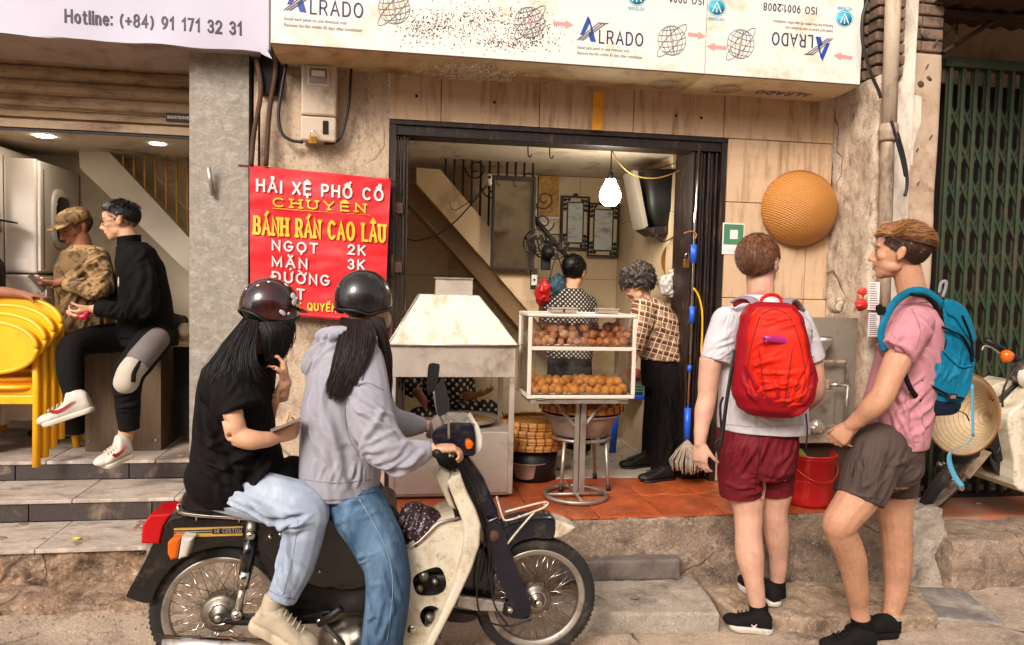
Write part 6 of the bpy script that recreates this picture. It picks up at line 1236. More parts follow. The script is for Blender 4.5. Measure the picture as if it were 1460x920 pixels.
ribb('chin_ribbon', PW([(1386, 548), (1386.5, 585), (1387, 622)], 3.20), .016, m_rib, ch); ribb('chin_ribbon', PW([(1387, 622), (1376, 634), (1358, 642), (1353, 652), (1356, 668), (1364, 684), (1372, 694)], 3.20), .028, m_rib, ch, (1, 0, .5))
for k in range(3): ribb('red_stamp', [hc+rt @ Vector((-.08+.0*k-.012*k, -.118+.016*k, .062)) + Vector((0, 0, 0)) + Vector((.03*t, -.012, .02*math.sin(t*6+k))) for t in (0, .5, 1)], .008, M('red_ink', '#a3271f', .6), ch, (0, 0, 1))
# ---------------------------------------------------------------- people: tools
def SKIN(name, col, red='#8d3f2a'):
    m = M(name, col, .6, var=.12, scale=14, bump=.15, bscale=260, dirt=(red, .2, 16), grit=(.10, 160)); b = [n for n in m.node_tree.nodes if n.type == 'BSDF_PRINCIPLED'][0]
    b.inputs['Subsurface Weight'].default_value = .12; b.inputs['Subsurface Radius'].default_value = (.02, .008, .004); b.inputs['Subsurface Scale'].default_value = .5; return m
def CLOTH(name, col, fine=420, bump=.25, rough=.85, var=.07, scale=5, sheen=0, dirt=None):
    m = M(name, col, rough, var=var, scale=scale, bump=bump, bscale=fine, sheen=sheen, dirt=dirt); [n for n in m.node_tree.nodes if n.type == 'BSDF_PRINCIPLED'][0].inputs['Specular IOR Level'].default_value = .15; return m
class Fr:
    """head frame: r right, f forward, u up"""
    def __init__(s, c, f, up=(0, 0, 1), k=1.0):
        s.c = Vector(c); s.f = Vector(f).normalized(); up = Vector(up); s.r = s.f.cross(up).normalized(); s.u = s.r.cross(s.f).normalized(); s.k = k
        s.m = Matrix((s.r, s.f, s.u)).transposed()
    def p(s, r, f, u): return s.c+(s.r*r+s.f*f+s.u*u)*s.k
def head(mb, F, ears=True, fem=False):
    e = lambda c, a, rot=None: mb.ell(F.p(*c), tuple(x*F.k for x in a), 18, 12, F.m if rot is None else F.m @ rot)
    e((0, -.016, .036), (.074, .094, .083)); e((0, .018, .012), (.068, .078, .085)); e((0, .034, -.036), (.053, .060, .066))
    e((0, .064, -.090), (.026 if fem else .029, .025, .021)); e((0, .045, -.076), (.044, .044, .030)); e((0, .046, -.040), (.055, .046, .056)); e((0, .050, .045), (.060, .046, .045))
    for s in (-1, 1):
        e((s*.036, .026, -.054), (.022, .042, .028)); e((s*.036, .060, -.014), (.026, .026, .024)); e((s*.028, .080, .030), (.028, .014, .010))
        if ears:
            e((s*.076, -.010, .002), (.009, .019, .030), Matrix.Rotation(.22, 3, 'X')); e((s*.081, -.016, .014), (.008, .013, .018)); e((s*.075, -.002, -.022), (.007, .009, .011))
        e((s*.011, .098, -.034), (.009, .011, .008)); e((s*.030, .082, .006), (.015, .008, .010))
    mb.limb([(F.p(0, .086, .026), .0085*F.k), (F.p(0, .100, .000), .0095*F.k), (F.p(0, .114, -.028), .0115*F.k)])
    e((0, .094, -.057), (.021, .010, .0065)); e((0, .091, -.068), (.017, .010, .007)); e((0, .085, -.046), (.026, .012, .012))
def face(parent, F, iris='#3a2a1c', brow='#3a2819', lip='#9a4f42', closed=False):
    for s in (-1, 1):
        MB().ell(F.p(s*.031, .0785, .005), tuple(x*F.k for x in (.0125, .0115, .0085)), 12, 8, F.m).build('eye', M('eye_white', '#c9bdb0', .2), parent)
        MB().ell(F.p(s*.031, .088, .004), tuple(x*F.k for x in (.0058, .0035, .0058)), 10, 6, F.m).build('iris', M('iris_'+iris, iris, .1), parent)
        MB().tube([F.p(s*.018, .090, .010), F.p(s*.031, .0925, .0135), F.p(s*.044, .086, .009)], .0022*F.k, 6).build('eyelash', M('lash', '#1c120c', .7), parent)
        mb = MB()
        for i in range(26):
            t = i/25; a = F.p(s*(.014+.036*t), .094-.012*t*t-.002, .024+.009*math.sin(t*2.6)); mb.tube([a, a+(F.r*s*.010+F.u*(.002-.004*t)+F.f*.001)*F.k], [.0016*F.k, .0006*F.k], 4)
        mb.build('eyebrow', M('brow_'+brow, brow, .8), parent)
    mb = MB(); mb.tube([F.p(x, .0985-.9*abs(x)**1.3*.6, -.0618+.002*math.cos(x*150)) for x in (-.019, -.01, 0, .01, .019)], .0026*F.k, 6); mb.build('mouth', M('lip_'+lip, lip, .5), parent)
def hairline(F): return (F.p(0, 0, .012), F.u*-1+F.f*.78)
def cap_hair(F, mat, parent, thick=.008, cutc=None, extra=None, top=None):
    mb = MB().ell(F.p(0, -.018, .037), tuple((x+thick)*F.k for x in (.074, .094, .083)), 26, 16, F.m)
    if top: mb.ell(F.p(*top[0]), tuple(x*F.k for x in top[1]), 18, 12, F.m)
    if extra: extra(mb)
    p, n = cutc or hairline(F); return fuse('hair', mb, mat, parent, .005, 2, cut=[(p, n)], nz=((.0035, 60, 1), (.002, 150, 2)))
def strands(name, F, mat, parent, n, region, comb, ln, r=.0011, seed=1, lift=.35, off=.006):
    rr = random.Random(seed); mb = MB(); k = 0; tries = 0
    while k < n and tries < n*14:
        tries += 1; z = rr.uniform(-1, 1); a = rr.uniform(0, 6.283); q = math.sqrt(1-z*z); d = Vector((q*math.cos(a), q*math.sin(a), z)); P = Vector((d.x*(.074+off), -.018+d.y*(.094+off), .037+d.z*(.083+off)))
        if not region(P): continue
        nn = Vector((d.x/.074, d.y/.094, d.z/.083)).normalized(); c = Vector(comb(P, nn)); c = c-nn*c.dot(nn); c = c.normalized() if c.length > 1e-5 else Vector((0, -1, 0)); L_ = (ln(P) if callable(ln) else ln)*rr.uniform(.7, 1.2); li = lift(P) if callable(lift) else lift
        jt = Vector([rr.uniform(-.25, .25) for _ in range(3)]); pts = []
        for i in range(4):
            t = i/3; v = P+(c+jt*t*.6)*L_*t+nn*L_*li*t*(1-t*.45); pts.append(F.p(*v))
        mb.tube(pts, [r*F.k*1.3, r*F.k*1.2, r*F.k, r*F.k*.3], 3, True, False); k += 1
    return mb.build(name, mat, parent)
def HAIR(name, col, var=.35): return M(name, col, .5, var=var, scale=30, stretch=(1, 1, .25))
def longhair(name, guides, n, mat, parent, r=.0022, seed=2, spread=.02, wisp=.25):
    """locks that follow interpolated guide curves"""
    rr = random.Random(seed); mb = MB(); Gs = [cr(g, 5) for g in guides]
    for i in range(n):
        a = rr.random()*(len(Gs)-1); k = min(int(a), len(Gs)-2); t = a-k; m_ = min(len(Gs[k]), len(Gs[k+1])); j = Vector([rr.uniform(-1, 1)*spread for _ in range(3)]); w = rr.uniform(0, wisp); end = rr.uniform(.78, 1.0); P = []
        for q in range(m_):
            f = q/(m_-1)*end; qq = f*(m_-1); qi = min(int(qq), m_-2); qt = qq-qi; A = Gs[k][qi].lerp(Gs[k][qi+1], qt); B = Gs[k+1][qi].lerp(Gs[k+1][qi+1], qt)
            P.append(A.lerp(B, t)+j*(.55+.5*f)+Vector((math.sin(f*7+i), math.cos(f*5+i*2), 0))*.004*w*4*f)
        mb.tube(P, [r*(1.1-.25*q/(len(P)-1)) if q < len(P)-2 else r*.4 for q in range(len(P))], 4, True, False)
    return mb.build(name, mat, parent)
def hand(mb, w, d, n, side, s=1.0, curl=(.35, .4, .45, .5), thumb=(.6, .5), spread=.05, r=.0085):
    """w wrist, d pointing along the palm, n out of the palm (fingers bend to it), side toward the thumb"""
    w, d = Vector(w), Vector(d).normalized(); n = Vector(n); n = (n-d*n.dot(d)).normalized(); sd = d.cross(n).normalized()
    if sd.dot(Vector(side)) < 0: sd = -sd
    c = w+d*.048*s; rot = Matrix((sd, n, d)).transposed()
    mb.loft([(w, sd*.024*s, n*.017*s), (w+d*.03*s, sd*.034*s, n*.018*s), (w+d*.065*s, sd*.041*s, n*.016*s), (w+d*.09*s, sd*.040*s, n*.012*s)], 16, power=2.6)
    mb.ell(w+d*.035*s+sd*.022*s+n*.008*s, (.018*s, .016*s, .028*s), 12, 8, rot)
    for i, (o, L_) in enumerate(((.0285, .074), (.0095, .082), (-.0095, .076), (-.0275, .060))):
        b = w+d*(.088-.004*abs(i-1))*s+sd*o*s; dd = (d+sd*spread*(1.5-i)).normalized(); a = curl[i]*.9; P = [(b-dd*.012*s, r*1.12*s)]; p = b; ang = 0
        for q, f in enumerate((.46, .30, .24)):
            ang += a*(1.0 if q else .8); v = dd*math.cos(ang)+n*math.sin(ang); p2 = p+v*L_*f*s; P.append((p, r*(1.05-.07*q)*s)); p = p2
        P.append((p, r*.78*s)); pts = [P[0][0]]+[x[0] for x in P[1:]]; mb.tube([x[0] for x in P], [x[1] for x in P], 8); mb.ell(P[-1][0], (r*.78*s,)*3, 8, 6)
        for x in P[1:-1]: mb.ell(x[0], (x[1]*1.02,)*3, 8, 6)
    b = w+d*.026*s+sd*.026*s+n*.006*s; v = (d*math.cos(thumb[0])+sd*math.sin(thumb[0])+n*.25).normalized(); p1 = b+v*.036*s; v2 = (v+n*thumb[1]+d*.25).normalized(); p2 = p1+v2*.030*s; v3 = (v2+n*thumb[1]*.7).normalized(); p3 = p2+v3*.022*s
    mb.tube([b, p1, p2, p3], [r*1.5*s, r*1.3*s, r*1.15*s, r*.9*s], 8)
    for x, q in ((p1, 1.3), (p2, 1.15), (p3, .9)): mb.ell(x, (r*q*s,)*3, 8, 6)
def torso(mb, R, A, B, power=2.3, seg=28):
    """R: (px, py, Y, half a, half b)"""
    A, B = Vector(A), Vector(B); P = [W(r[0], r[1], r[2]) for r in R]; rings = []
    n = 4; 
    for i in range(len(P)-1):
        for k in range(n):
            t = k/n; ts = t*t*(3-2*t); rings.append((P[i].lerp(P[i+1], t), A*(R[i][3]*(1-ts)+R[i+1][3]*ts), B*(R[i][4]*(1-ts)+R[i+1][4]*ts)))
    rings.append((P[-1], A*R[-1][3], B*R[-1][4])); return mb.loft(rings, seg, power=power)
def lm(mb, pts, **k): return mb.limb([(W(p[0], p[1], p[2]), p[3]) for p in pts], **k)
def shoe(parent, heel, toe, mu, msole, k=1.0, up=(0, 0, 1), sole_h=.026, high=False, lace=None, swoosh=None, name='shoe'):
    heel, toe = Vector(heel), Vector(toe); d = (toe-heel).normalized(); up = Vector(up); s = d.cross(up).normalized(); up = s.cross(d).normalized(); L_ = (toe-heel).length
    pr = [(.0, .026, .052), (.06, .033, .072), (.18, .037, .086), (.34, .038, .088), (.45, .040, .074), (.60, .045, .058), (.76, .049, .046), (.90, .044, .038), (.98, .028, .026)]
    if high: pr = [(a, b, c+(.035 if a < .4 else 0)) for a, b, c in pr]
    mb = MB(); mb.loft([(heel+d*a*L_+up*(sole_h*.6+h*.5*k), s*w*k, up*h*.5*k) for a, w, h in pr], 22, power=2.4)
    mb.ell(heel+d*L_*.86+up*(sole_h+.012), (.040*k, .05*k, .026*k), 14, 10, Matrix((s, d, up)).transposed())
    u = fuse(name, mb, mu, parent, .005, 4, nz=((.0015, 40, 1),))
    out = [(.0, .0), (.03, .024), (.12, .036), (.3, .036), (.5, .040), (.72, .050), (.88, .044), (.97, .026), (1.0, .0)]; pts = [heel+d*a*L_+s*w*k*1.06 for a, w in out]+[heel+d*a*L_-s*w*k*1.06 for a, w in out[-2:0:-1]]; pts = cr([p-d*.006 for p in pts], 3, True)
    mb = MB(); n = len(pts); prof = [(0, .94), (.004, 1.0), (sole_h-.006, 1.01), (sole_h, .97)]; c = heel+d*L_*.5; vs = [c+(p-c)*q[1]+up*q[0] for q in prof for p in pts]; mb.add(vs, [(i*n+j, i*n+(j+1) % n, (i+1)*n+(j+1) % n, (i+1)*n+j) for i in range(3) for j in range(n)]+[tuple(range(n-1, -1, -1)), tuple(3*n+j for j in range(n))], True)
    so = mb.build('sole', msole, u)
    for i in range(5):
        a = .40+.09*i; z = sole_h*.6+(.088-.055*(a-.34))*k-.003; h = heel+d*a*L_+up*z
        MB().tube([h-s*.024*k-up*.012, h-s*.010*k+up*.001, h+s*.010*k+up*.001, h+s*.024*k-up*.012], .0026*k, 6).build('lace', lace or mu, u)
    if swoosh is not None:
        sg_ = swoosh[0]; P = [(.22, .055), (.34, .040), (.50, .050), (.76, .078), (.50, .062), (.36, .058), (.27, .066)]; off = s*sg_
        vs = [heel+d*((1-x) if False else x)*L_*.9+up*(z*k+.008) for x, z in [(1-p[0], p[1]) for p in P]]; mb = MB(); pts2 = [v+off*.0475*k for v in vs]; mb.prism(pts2, -off*.008); mb.build('swoosh', swoosh[1], u)
    return u
def helmet(parent, F, mat, col=None, R=(.118, .132, .112), c=(0, -.005, .045), front=96, side=122, back=112, brim=True):
    nA, nT = 56, 16; mb = MB(); vs = []; ph = []
    for i in range(nA):
        a = 2*math.pi*i/nA; ca = math.cos(a); sfac = math.sin(a)**2; m_ = (front if ca > 0 else back)*(ca*ca)+side*sfac; m_ += 8*math.exp(-((abs(a-math.pi)-1.2)/.35)**2); ph.append(rad(m_))
    rim = []
    for t in range(nT+1):
        for i in range(nA):
            a = 2*math.pi*i/nA; p = ph[i]*t/nT; fl = 1+.03*max(0, t/nT-.85)/.15; v = F.p(c[0]+R[0]*math.sin(p)*math.sin(a)*fl, c[1]+R[1]*math.sin(p)*math.cos(a)*fl, c[2]+R[2]*math.cos(p)); vs.append(v)
            if t == nT: rim.append(v)
    mb.add(vs, [(t*nA+i, t*nA+(i+1) % nA, (t+1)*nA+(i+1) % nA, (t+1)*nA+i) for t in range(nT) for i in range(nA)], True); me = mb.mesh('shell')
    o = link('helmet_shell', me, parent, mat); md = o.modifiers.new('s', 'SOLIDIFY'); md.thickness = .01; md.offset = -1; MB().tube(rim+[rim[0]], .0055, 8).build('helmet_trim', m_black, parent)
    if brim:
        mb = MB(); n = 16; A = []; 
        for i in range(n+1):
            a = rad(-52+104*i/n); q = rad(front-14); w = .035*math.cos(a)**.6 if abs(a) < 1.5 else 0; b0 = F.p(c[0]+R[0]*1.02*math.sin(q)*math.sin(a), c[1]+R[1]*1.02*math.sin(q)*math.cos(a), c[2]+R[2]*math.cos(q)); A.append((b0, b0+(F.f*math.cos(a)*1.1+F.r*math.sin(a)*.5-F.u*.22)*w*F.k))
        for dz in (0, -.006): mb.add([p[0]+F.u*dz for p in A]+[p[1]+F.u*dz*.6 for p in A], [(i, i+1, n+2+i, n+1+i) for i in range(n)], True)
        mb.add([p[1] for p in A]+[p[1]-F.u*.0036 for p in A], [(i, i+1, n+2+i, n+1+i) for i in range(n)], True); mb.build('helmet_peak', m_black, parent)
    return o
X_, Y_A, Z_ = (1, 0, 0), (0, 1, 0), (0, 0, 1)
AX, BX = Vector(X_), Vector(Y_A)
def VB(px, Y):
    global AX, BX
    p = W(px, 420, Y); BX = Vector((p.x, p.y, 0)).normalized(); AX = Vector((BX.y, -BX.x, 0))
def FV(c, f, k=1.0, up=(0, 0, 1)): return Fr(c, AX*f[0]+BX*f[1]+Vector((0, 0, f[2])), up, k)
from mathutils.bvhtree import BVHTree
def under(t, inner, outer, gap=.006):
    f = lambda n: [c for c in t.children if c.name.split('.')[0] == n][0]
    me, gm = f(inner).data, f(outer).data; co = np_get(me); nr = np_norm(me); gc = np_get(gm); lo, hi = gc.min(0)-.03, gc.max(0)+.03; bv = BVHTree.FromPolygons([tuple(v) for v in gc], [tuple(p.vertices) for p in gm.polygons])
    for i in np.where(((co > lo) & (co < hi)).all(1))[0]:
        v = Vector(co[i]); l, n, k, d = bv.find_nearest(v, .05)
        if l is None: continue
        dv = v-l; dn = dv.dot(n)
        if n.dot(Vector(nr[i])) > .3 and dn > -gap and (dv-n*dn).length < .004: w = l-n*(gap+.001); co[i] = (w.x, w.y, w.z)
    np_set(me, co)
def seam(t, gname, pts, mat, r=.0016, up=.0008, name='seam'):
    g = [c for c in t.children if c.name.split('.')[0] == gname][0]; org = ORG[t.name]; gc = np_get(g.data); bv = BVHTree.FromPolygons([tuple(v) for v in gc], [tuple(p.vertices) for p in g.data.polygons]); P = []
    for q in cr([Vector((p[0], p[1], 0)) for p in pts], 8):
        d = (W(q.x, q.y, 3.0)-Vector(CAM)).normalized(); h = bv.ray_cast(Vector(CAM)-org, d)
        if h[0] is not None: P.append(h[0]+org-d*up)
    if len(P) > 2: return MB().tube(P, r, 5).build(name, mat, t)
def tuck(t, names=('tee_shirt', 'shorts', 'jeans', 'hoodie', 'jacket', 'trousers', 'blouse', 'polka_dot_top', 'polka_dot_suit', 'shirt', 'collar', 'cuff', 'sock')):
    body = [c for c in t.children if c.name.split('.')[0] == 'body'][0]; me = body.data; co = np_get(me); co0 = co.copy(); nr = np_norm(me)
    for g in t.children:
        if g.name.split('.')[0] not in names or g.type != 'MESH': continue
        gm = g.data; gc = np_get(gm); lo, hi = gc.min(0)-.03, gc.max(0)+.03; idx = np.where(((co > lo) & (co < hi)).all(1))[0]
        bv = BVHTree.FromPolygons([tuple(v) for v in gc], [tuple(p.vertices) for p in gm.polygons])
        for i in idx:
            v = Vector(co[i]); l, n, k, d = bv.find_nearest(v, .05)
            if l is None: continue
            dv = v-l; dn = dv.dot(n)
            if n.dot(Vector(nr[i])) > .35 and dn > -.003 and (dv-n*dn).length < .003: w = l-n*.0045; co[i] = (w.x, w.y, w.z)
    disp = co-co0; e = np.empty(len(me.edges)*2, dtype=np.int64); me.edges.foreach_get('vertices', e); e = e.reshape(-1, 2); cnt = np.bincount(e.ravel(), minlength=len(co)).clip(1)[:, None]
    for _ in range(2):
        acc = np.zeros_like(disp)
        for k in range(3): acc[:, k] = np.bincount(e[:, 0], disp[e[:, 1], k], len(co))+np.bincount(e[:, 1], disp[e[:, 0], k], len(co))
        disp = disp*.45+acc/cnt*.55
    co = co0+disp
    np_set(me, co)
sk_f = SKIN('skin_fair', '#c99a82', '#b47c68'); sk_t = SKIN('skin_tan', '#b98768', '#a06a50'); sk_a = SKIN('skin_light', '#cc9a78', '#b87a5c'); sk_b = SKIN('skin_brown', '#955f3f', '#7a4630')
m_shb = CLOTH('black_trainer', '#191716', 250); m_shs = M('white_sole', '#c8bfb3', .5, var=.06, dirt=('#8d7c68', .3, 20)); m_sock = CLOTH('black_sock', '#100f0f', 500)
# ================================================================ man in white tee with the red backpack
def man_white():
    foot = G(1090, 905, 0); t = thing('person', 'man seen from behind in white tee, maroon shorts and red backpack', 'person', foot); Y = 3.2
    VB(1082, Y); F = FV(W(1082, 377, Y), (.38, .9, .02), k=1.09); mb = MB(); head(mb, F)
    lm(mb, [(1083, 392, Y, .062), (1085, 418, Y-.01, .060), (1086, 440, Y, .075)])
    torso(mb, [(1086, 432, Y, .08, .06), (1086, 450, Y, .17, .09), (1086, 475, Y, .19, .11), (1085, 540, Y, .165, .11), (1085, 600, Y, .16, .11), (1085, 650, Y, .165, .12), (1086, 680, Y, .12, .10)], AX, BX)
    lm(mb, [(1024, 462, Y, .058), (1016, 500, Y, .056), (1010, 540, Y, .047), (1008, 566, Y, .043), (1004, 585, Y-.01, .044), (1000, 612, Y-.03, .034), (998, 632, Y-.04, .027)]); hand(mb, W(998, 630, Y-.04), (.02, -.06, -1), (.75, .5, .1), (-.3, -1, 0), 1.0, (.5, .55, .6, .6))
    lm(mb, [(1148, 462, Y, .058), (1156, 510, Y, .052), (1163, 555, Y+.02, .044), (1150, 575, Y+.12, .040), (1130, 590, Y+.22, .028)]); hand(mb, W(1130, 590, Y+.22), (-.8, .5, -.1), (0, 0, 1), (0, 1, 0))
    lm(mb, [(1064, 640, Y, .095), (1064, 690, Y, .088), (1067, 735, Y-.01, .066), (1067, 758, Y-.02, .062), (1069, 790, Y-.03, .066), (1076, 835, Y-.05, .044), (1081, 868, Y-.06, .036), (1084, 890, Y-.06, .04)])
    lm(mb, [(1108, 640, Y, .095), (1108, 690, Y+.02, .08), (1104, 728, Y+.04, .062), (1107, 758, Y+.06, .060), (1110, 800, Y+.09, .043), (1108, 832, Y+.11, .034), (1107, 852, Y+.11, .038)])
    fuse('body', mb, sk_f, t, .0052, 4)
    m_h = HAIR('brown_hair', '#6e452a'); hc = (F.p(0, .0, .0), F.u*-1+F.f*.85); cap_hair(F, m_h, t, .010, (F.p(0, 0, .0), F.u*-1+F.f*.72+F.r*0))
    strands('hair_strands', F, m_h, t, 2600, lambda P: P.z > -.005+.75*P.y, lambda P, n: (.35 if P.z > .08 else 0, -.5, -1 if P.y < -.05 else -.5), .026, .0010, 3, .22, .008)
    face(t, F)
    # shirt
    m_ = CLOTH('white_tee_cloth', '#c6c2c4', 420, .2); mb = MB()
    torso(mb, [(1086, 424, Y, .078, .070), (1086, 434, Y, .125, .095), (1086, 446, Y, .185, .115), (1086, 464, Y, .218, .120), (1086, 500, Y, .208, .128), (1086, 550, Y, .195, .135), (1088, 612, Y, .210, .166)], AX, BX, 2.2)
    for s, a, b in ((-1, (1036, 458), (1021, 514)), (1, (1136, 458), (1155, 515))): lm(mb, [(a[0], a[1], Y, .070), ((a[0]+b[0])/2, (a[1]+b[1])/2, Y, .074), (b[0], b[1], Y, .072)], round_ends=(True, False))
    c0, c1 = W(1086, 560, Y-.13), W(1086, 610, Y-.13)
    fo = rfolds(W(1040, 560, Y-.1), W(1130, 600, Y-.1), .06, (.3, 0, 1), 22, .14, .016, .012, 5)+rfolds(W(1040, 600, Y-.1), W(1130, 600, Y-.1), .04, (1, 0, -.3), 10, .16, .014, .010, 8)+rfolds(W(1025, 470, Y-.06), W(1025, 510, Y-.06), .03, (1, 0, .5), 12, .09, .012, .009, 6)+rfolds(W(1150, 470, Y-.06), W(1150, 510, Y-.06), .03, (-1, 0, .5), 12, .09, .012, .009, 7)+rfolds(W(1030, 450, Y-.1), W(1130, 450, Y-.1), .04, (.5, 0, 1), 10, .1, .014, .007, 9)
    fuse('tee_shirt', mb, m_, t, .006, 2, folds=fo, nz=((.003, 9, 3),)); MB().loft([(W(1086, 424, Y)+Vector((0, 0, z)), AX*.076, BX*.070) for z in (-.012, .012)], 30, caps=False).build('collar', m_, t)
    # shorts
    m_s = CLOTH('maroon_shorts_cloth', '#64161f', 380, .2, .7, dirt=('#7b3038', .3, 6)); mb = MB(); torso(mb, [(1080, 603, Y, .178, .13), (1079, 630, Y, .187, .142), (1079, 664, Y, .178, .14), (1079, 676, Y, .150, .12)], AX, BX, 2.2)
    lm(mb, [(1057, 640, Y, .102), (1055, 675, Y, .104), (1056, 707, Y, .096)], round_ends=(True, False)); lm(mb, [(1102, 640, Y, .102), (1104, 672, Y+.01, .096), (1105, 702, Y+.02, .084)], round_ends=(True, False))
    fo = rfolds(W(1044, 650, Y-.1), W(1114, 650, Y-.1), .06, (.5, 0, 1), 26, .13, .015, .011, 11)+rfolds(W(1054, 690, Y-.1), W(1114, 690, Y-.1), .05, (1, 0, .2), 16, .12, .013, .008, 12)+[(W(1081, 625, Y-.16), W(1082, 705, Y-.1), .010, -.012)]
    fuse('shorts', mb, m_s, t, .006, 2, folds=fo)
    for a, b in (((1034, 703), (1088, 706)), ((1090, 700), (1134, 700))): pass
    h = G(1100, 906, 0); shoe(t, h+Vector((.012, .02, 0)), G(1036, 893, 0), m_shb, m_shs); lm2 = MB(); lm2.limb([(W(1081, 862, Y-.06), .042), (W(1084, 892, Y-.06), .046)], round_ends=(False, True)); lm2.build('sock', m_sock, t)
    c = W(1075, 894, 2.96); mb = MB(); strip(mb, A_(0, .012, .012, .009, 200, 340, 8), c, R_, U_, .004, 1); strip(mb, A_(0, -.010, .012, .009, 20, 160, 8), c, R_, U_, .004, 2); mb.build('shoe_emblem', m_wlet, t)
    h = G(1108, 866, .075); shoe(t, h, h+Vector((-.05, .27, 0)), m_shb, m_shs); MB().limb([(W(1108, 828, Y+.11), .040), (W(1107, 852, Y+.11), .045)], round_ends=(False, True)).build('sock', m_sock, t)
    return t
t_ = man_white(); ws_ = M('white_seam', '#9c9899', .9); ms2_ = M('maroon_seam', '#40101a', .9)
for q in ([(1004, 508), (1022, 512), (1041, 511)], [(1030, 605), (1086, 609), (1146, 605)], [(1044, 440), (1036, 475), (1040, 505)]): seam(t_, 'tee_shirt', q, ws_)
for q in ([(1082, 620), (1081, 655), (1082, 690)], [(1032, 698), (1056, 702), (1080, 701)], [(1088, 696), (1108, 698), (1128, 694)]): seam(t_, 'shorts', q, ms2_)
tuck(t_)
def leg_hair(t, pts, r, n, mat, seed):
    body = [c for c in t.children if c.name.split('.')[0] == 'body'][0]; co = np_get(body.data)+np.array(ORG[t.name]); nr = np_norm(body.data); rr = random.Random(seed); P = [np.array(W(*p)) for p in pts]; m = np.zeros(len(co), bool)
    for k in range(len(P)-1):
        ab = P[k+1]-P[k]; q = np.clip(((co-P[k])@ab)/(ab@ab), 0, 1); m |= np.linalg.norm(co-(P[k]+q[:, None]*ab), axis=1) < r
    idx = np.where(m)[0]; mb = MB()
    for i in rr.sample(list(idx), min(n, len(idx))):
        a = Vector(co[i]); d = (Vector(nr[i])*.5+Vector((rr.uniform(-.4, .4), rr.uniform(-.4, .4), -1))).normalized(); mb.tube([a, a+d*.011], [.00032, .00012], 3, True, False)
    mb.build('body_hair', mat, t, stuff=True)
